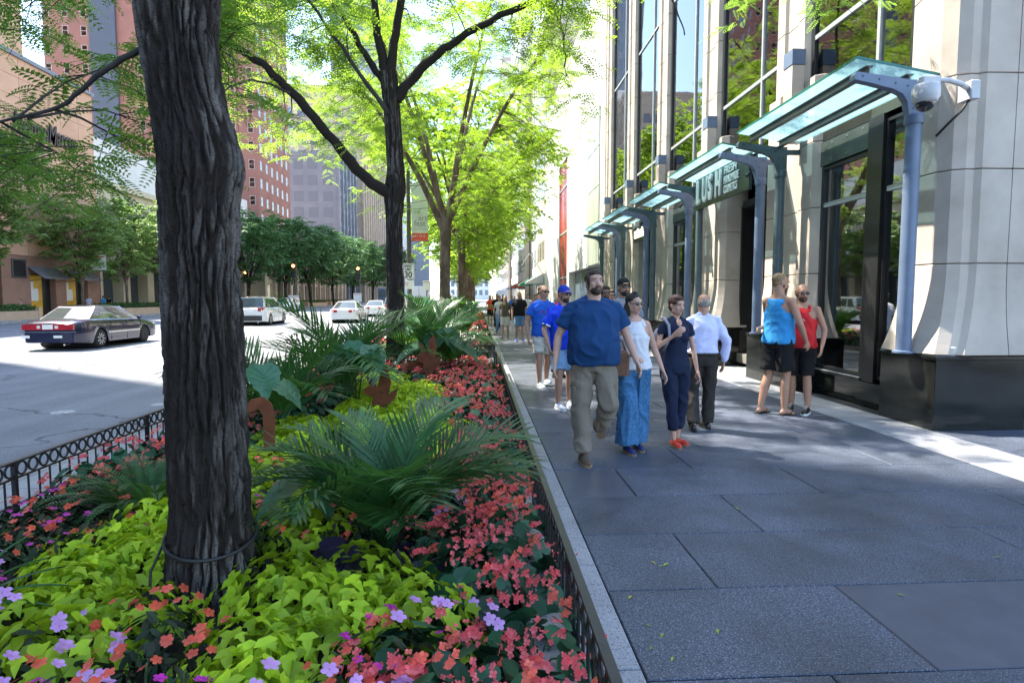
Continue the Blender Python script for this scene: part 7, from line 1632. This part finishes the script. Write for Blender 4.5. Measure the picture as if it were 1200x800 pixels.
# 3 woman in navy with red shoes
w2 = person('woman with cropped auburn hair, navy V-neck top, rolled trousers and red shoes', 2.07, 6.14, R(8), 1.60, 'light', .90, .0, True, J=dict(
    kneeR=(-.06, -.05, .50), ankR=(-.03, -.06, .085), kneeL=(.09, -.01, .50), ankL=(.06, .04, .085), elbR=(-.235, -.01, 1.17), wrR=(-.115, -.17, 1.31), palmR=(.2, .9, 0), elbL=(.25, .04, 1.13), wrL=(.27, -.03, .88)),
    top=dict(kind='tee', mat=darkn, sleeve=.42, z0=.86, off=.013, bust=True, neck=.11, fold=.007, name='v_neck_top'), bottom=dict(kind='trousers', mat=darkn, rk=.068, ra=.062, off=.016, len=.74, fold=.012, zt=.99), feet=dict(kind='flat', mat=reds, sole=soleb, R=(R(-4), 0), L=(R(14), 0), k=.95),
    hair=('crop', 'auburn'), head=(R(14), R(-4)), vox=.0105, seed=3)
bp = thing('backpack', 'grey backpack worn by the woman with the red shoes, strap over her shoulder', 'backpack', (2.05, 6.28, 1.0))
m = MB(); m.ball((1.98, 6.30, 1.06), (.13, .10, .19), 14, 10); m.build('pack', clothm('grey_pack', (.14, .15, .2)), bp, True); m = MB(); m.tube([(1.935, 6.22, 1.33), (1.93, 6.10, 1.34), (1.955, 6.02, 1.27), (1.96, 6.0, 1.15), (1.93, 6.10, 1.0)], .015, 8); m.build('strap', clothm('grey_strap', (.25, .27, .34)), bp, True)
# 4 older man walking away
person('older balding man seen from behind in a pale checked shirt and dark trousers', 2.64, 6.85, R(176), 1.62, 'tan', 1.05, .03, J=dict(
    kneeR=(-.10, -.04, .50), ankR=(-.08, -.02, .085), kneeL=(.13, -.03, .50), ankL=(.15, .16, .10), elbR=(-.28, .06, 1.15), wrR=(-.27, .0, .90), elbL=(.20, -.06, 1.16), wrL=(.12, -.16, 1.0)),
    top=dict(kind='shirt', mat=palesh, sleeve=2, z0=1.0, off=.022, fold=.010, flare=.0, collar=palesh, name='shirt'), bottom=dict(kind='trousers', mat=charc, rk=.082, ra=.078, off=.02, fold=.010, len=.99, belt=blks, zt=1.03), feet=dict(kind='shoe', mat=blks, sole=M['black'], R=(R(6), 0), L=(R(-10), R(-12))),
    hair=('bald', 'grey'), head=(R(4), R(-6)), lean=(0.0, -.03), vox=.0115, seed=4)
# 5 jersey man
ball_cap = clothm('cap_blue', (.02, .05, .42))
person('man in a royal blue jersey with white trim, sunglasses and blue cap', 1.20, 8.30, R(12), 1.74, 'tan', 1.12, .05, J=dict(kneeR=(-.10, -.09, .51), ankR=(-.10, -.06, .085), kneeL=(.10, .0, .50), ankL=(.11, .04, .085), elbR=(-.30, .0, 1.15), wrR=(-.27, -.12, .92), elbL=(.30, .06, 1.15), wrL=(.32, .02, .90)),
    top=dict(kind='tee', mat=royal, sleeve=.8, z0=.86, trim=M['white'], off=.024, fold=.010, name='jersey'), bottom=dict(kind='shorts', mat=denim, len=.86, r1=.102), feet=dict(kind='sneaker', mat=wsh, sole=M['white'], R=(R(8), 0), L=(R(-10), 0)), hair=('buzz', 'dark'), beard='dark', glasses=True, cap=(ball_cap, ball_cap), head=(R(20), R(-4)), vox=.013, seed=5)
# 6 bright blue tee man
person('man in a bright blue T-shirt with red lettering, pale shorts and sunglasses', 1.13, 10.35, R(14), 1.80, 'tan', 1.06, .03, J=dict(kneeR=(-.11, -.12, .52), ankR=(-.11, -.14, .085), kneeL=(.10, .02, .50), ankL=(.11, .12, .10), elbR=(-.29, .04, 1.14), wrR=(-.29, -.05, .89)),
    top=dict(kind='tee', mat=bluet, sleeve=.6, z0=.88, off=.018, name='t_shirt', print=(.0, 1.27, 'CUBS', .10, M['redl'])), bottom=dict(kind='shorts', mat=reflx, len=.84, r1=.095), feet=dict(kind='sneaker', mat=wsh, sole=M['white'], R=(R(5), 0), L=(0, R(-10))), hair=('buzz', 'brown'), glasses=True, head=(R(22), R(-2)), vox=.014, seed=6)
# 7 capped man behind
dkcap = clothm('cap_black', (.012, .016, .014))
person('man in a dark cap, sunglasses and grey polo shirt walking behind the couple of women', 1.98, 8.05, R(2), 1.84, 'tan', 1.0, 0, top=dict(kind='tee', mat=greyp, sleeve=.6, z0=.9, collar=greyp, name='polo_shirt'), bottom=dict(kind='trousers', mat=charc), feet=dict(kind='shoe', mat=blks, sole=M['black']), hair=('buzz', 'dark'), beard='dark', glasses=True, cap=(dkcap, dkcap), head=(R(10), R(2)), vox=.014, seed=7, J=dict(ankL=(.1, .12, .1), kneeL=(.1, -.02, .5)))
person('dark-haired man in sunglasses whose head shows over the shoulder of the front man', 2.06, 9.6, R(0), 1.77, 'brown', 1.0, 0, top=dict(kind='tee', mat=blackc, name='t_shirt'), bottom=dict(kind='trousers', mat=charc), feet=dict(kind='shoe', mat=blks, sole=M['black']), hair=('short', 'dark'), beard='dark', glasses=True, head=(R(8), 0), vox=.016, seed=8)
person('man with sunglasses mostly hidden behind the dark-haired man', 2.75, 12.2, R(0), 1.74, 'tan', 1.0, 0, top=dict(kind='tee', mat=whitec, name='t_shirt'), bottom=dict(kind='shorts', mat=denim), feet=dict(kind='shoe', mat=blks, sole=M['black']), hair=('short', 'brown'), glasses=True, vox=.02, seed=9)
person('fair-haired woman walking behind the man in the blue cap', 1.58, 11.6, R(0), 1.72, 'light', .95, 0, True, top=dict(kind='tee', mat=tankr, name='top'), bottom=dict(kind='trousers', mat=darkn), feet=dict(kind='flat', mat=blks, sole=M['black']), hair=('long', 'grey'), vox=.02, seed=10)
# couple by the window
person('tall man in a blue tank top and black shorts leaning in beside the shop window', 3.98, 7.70, R(112), 1.90, 'tan', 1.10, .02, J=dict(kneeR=(-.11, -.03, .50), ankR=(-.11, -.02, .085), kneeL=(.10, .03, .50), ankL=(.12, .14, .085), elbR=(-.30, -.02, 1.15), wrR=(-.27, -.17, .94), elbL=(.27, -.10, 1.2), wrL=(.16, -.30, 1.2)),
    top=dict(kind='tank', mat=tankb, z0=.90, off=.016, name='tank_top', flare=.01), bottom=dict(kind='shorts', mat=blackc, len=.86, r1=.108, off=.02), feet=dict(kind='sandal', R=(R(-6), 0), L=(R(10), 0)), hair=('buzz', 'blond'), beard='brown', head=(R(-22), R(-10)), vox=.0115, seed=11, shoulders=1.12)
person('man in a red tank top and black shorts with one arm round the taller man', 4.36, 7.82, R(-38), 1.76, 'tan', 1.08, .02, J=dict(kneeL=(.10, -.05, .50), ankL=(.12, -.06, .085), elbL=(.29, .0, 1.15), wrL=(.28, -.13, .93), elbR=(-.39, -.08, 1.22), wrR=(-.457, -.357, 1.17), palmR=(.89, .32, 0)),
    top=dict(kind='tank', mat=tankr, z0=.90, off=.016, name='tank_top', print=(.02, 1.27, 'AIA', .06, M['white'])), bottom=dict(kind='shorts', mat=blackc, len=.95, r1=.09), feet=dict(kind='sneaker', mat=blks, sole=M['white'], R=(0, 0), L=(R(-6), 0)), hair=('bald', 'dark'), beard='brown', glasses=True, head=(R(30), R(-8)), vox=.0115, seed=12, shoulders=1.08)
# people farther off
far = [('man in a black polo shirt and blue shorts walking towards us in the sun', 1.46, 21.0, 1.80, 'tan', blackc, 'shorts', denim2, ('bald', 'grey'), False, pm('blue_shoe', (.02, .05, .5), rough=.6)),
       ('woman in a brown camouflage top and pale shorts beside the man in black', 1.02, 22.3, 1.66, 'tan', dustp, 'shorts', reflx, ('long', 'blond'), True, brownl),
       ('woman in a white top further back on the sunlit pavement', .92, 25.5, 1.66, 'light', whitec, 'trousers', denim, ('long', 'dark'), True, blks),
       ('man dressed all in black further back beside the flower beds', .95, 29.5, 1.78, 'tan', blackc, 'trousers', blackc, ('short', 'grey'), False, blks),
       ('blonde woman in an orange red top and dark shorts far along the pavement', .70, 34.0, 1.72, 'tan', clothm('orange_red', (.7, .08, .03)), 'shorts', blackc, ('long', 'blond'), True, blks),
       ('man in a grey green T-shirt behind the man in the bright blue T-shirt', 1.75, 17.0, 1.74, 'tan', clothm('grey_green', (.12, .14, .11)), 'shorts', denim2, ('short', 'dark'), False, blks),
       ('red shirted pedestrian behind the man in the grey green T-shirt', 2.2, 22.5, 1.72, 'tan', clothm('dull_red', (.4, .06, .04)), 'trousers', charc, ('short', 'brown'), False, blks),
       ('woman in a pale dress top among the far crowd', 2.0, 28, 1.66, 'light', reflx, 'shorts', reflx, ('long', 'brown'), True, brownl),
       ('man in a light shirt among the far crowd', 2.6, 31, 1.76, 'light', whitec, 'trousers', denim, ('short', 'brown'), False, blks),
       ('dark clothed man far along the pavement', 1.6, 38, 1.78, 'brown', blackc, 'trousers', charc, ('short', 'dark'), False, blks),
       ('woman in blue far along the pavement near the shop fronts', 2.4, 42, 1.68, 'light', bluet, 'trousers', charc, ('long', 'dark'), True, blks),
       ('distant walker in a white shirt past the white building', 1.2, 48, 1.75, 'tan', whitec, 'shorts', denim, ('short', 'dark'), False, blks),
       ('distant walker in dark clothes past the white building', 3.2, 52, 1.75, 'tan', charc, 'trousers', charc, ('short', 'dark'), False, blks),
       ('man in a pale blue shirt standing across the avenue under the second awning', -34.6, 55.4, 1.78, 'tan', palesh, 'trousers', charc, ('short', 'grey'), False, blks),
       ('man in a bright blue shirt across the avenue beside the small tree', -34.2, 56.8, 1.76, 'tan', clothm('sky_blue', (.03, .3, .7)), 'trousers', charc, ('short', 'dark'), False, blks),
       ('dark clothed pedestrian beside the two men in blue across the avenue', -34.4, 58.0, 1.7, 'tan', blackc, 'trousers', blackc, ('short', 'dark'), False, blks),
       ('person in a pale pink top sitting height by the wall under the black plaque', -34.9, 47.8, 1.5, 'light', clothm('pink_top', (.5, .3, .26)), 'trousers', charc, ('long', 'brown'), True, blks)]
for i, (lab, x, y, h, sk, tm_, bk, bm, hr, fem, sm) in enumerate(far):
    st = .16 if i % 2 else -.14
    person(lab, x, y, R([4, -8, 6, 0, -5][i % 5] + (180 if 12 < i < 16 else 0)), h, sk, 1.06 if not fem else .95, .03 if not fem else 0, fem, J=dict(kneeL=(.10, -.06 - st*.2, .50), ankL=(.10, st, .10), kneeR=(-.10, -.04 + st*.2, .50), ankR=(-.10, -st, .09), wrL=(.27, -.03 - st*.8, .91), wrR=(-.27, -.03 + st*.8, .91)),
           top=dict(kind='tee', mat=tm_, name='shirt'), bottom=dict(kind=bk, mat=bm, len=.85 if bk == 'shorts' else .95), feet=dict(kind='shoe', mat=sm, sole=M['white'], R=(0, 0), L=(0, 0)), hair=hr, vox=.018 if i < 2 else .026, seed=30 + i, face=i < 6)
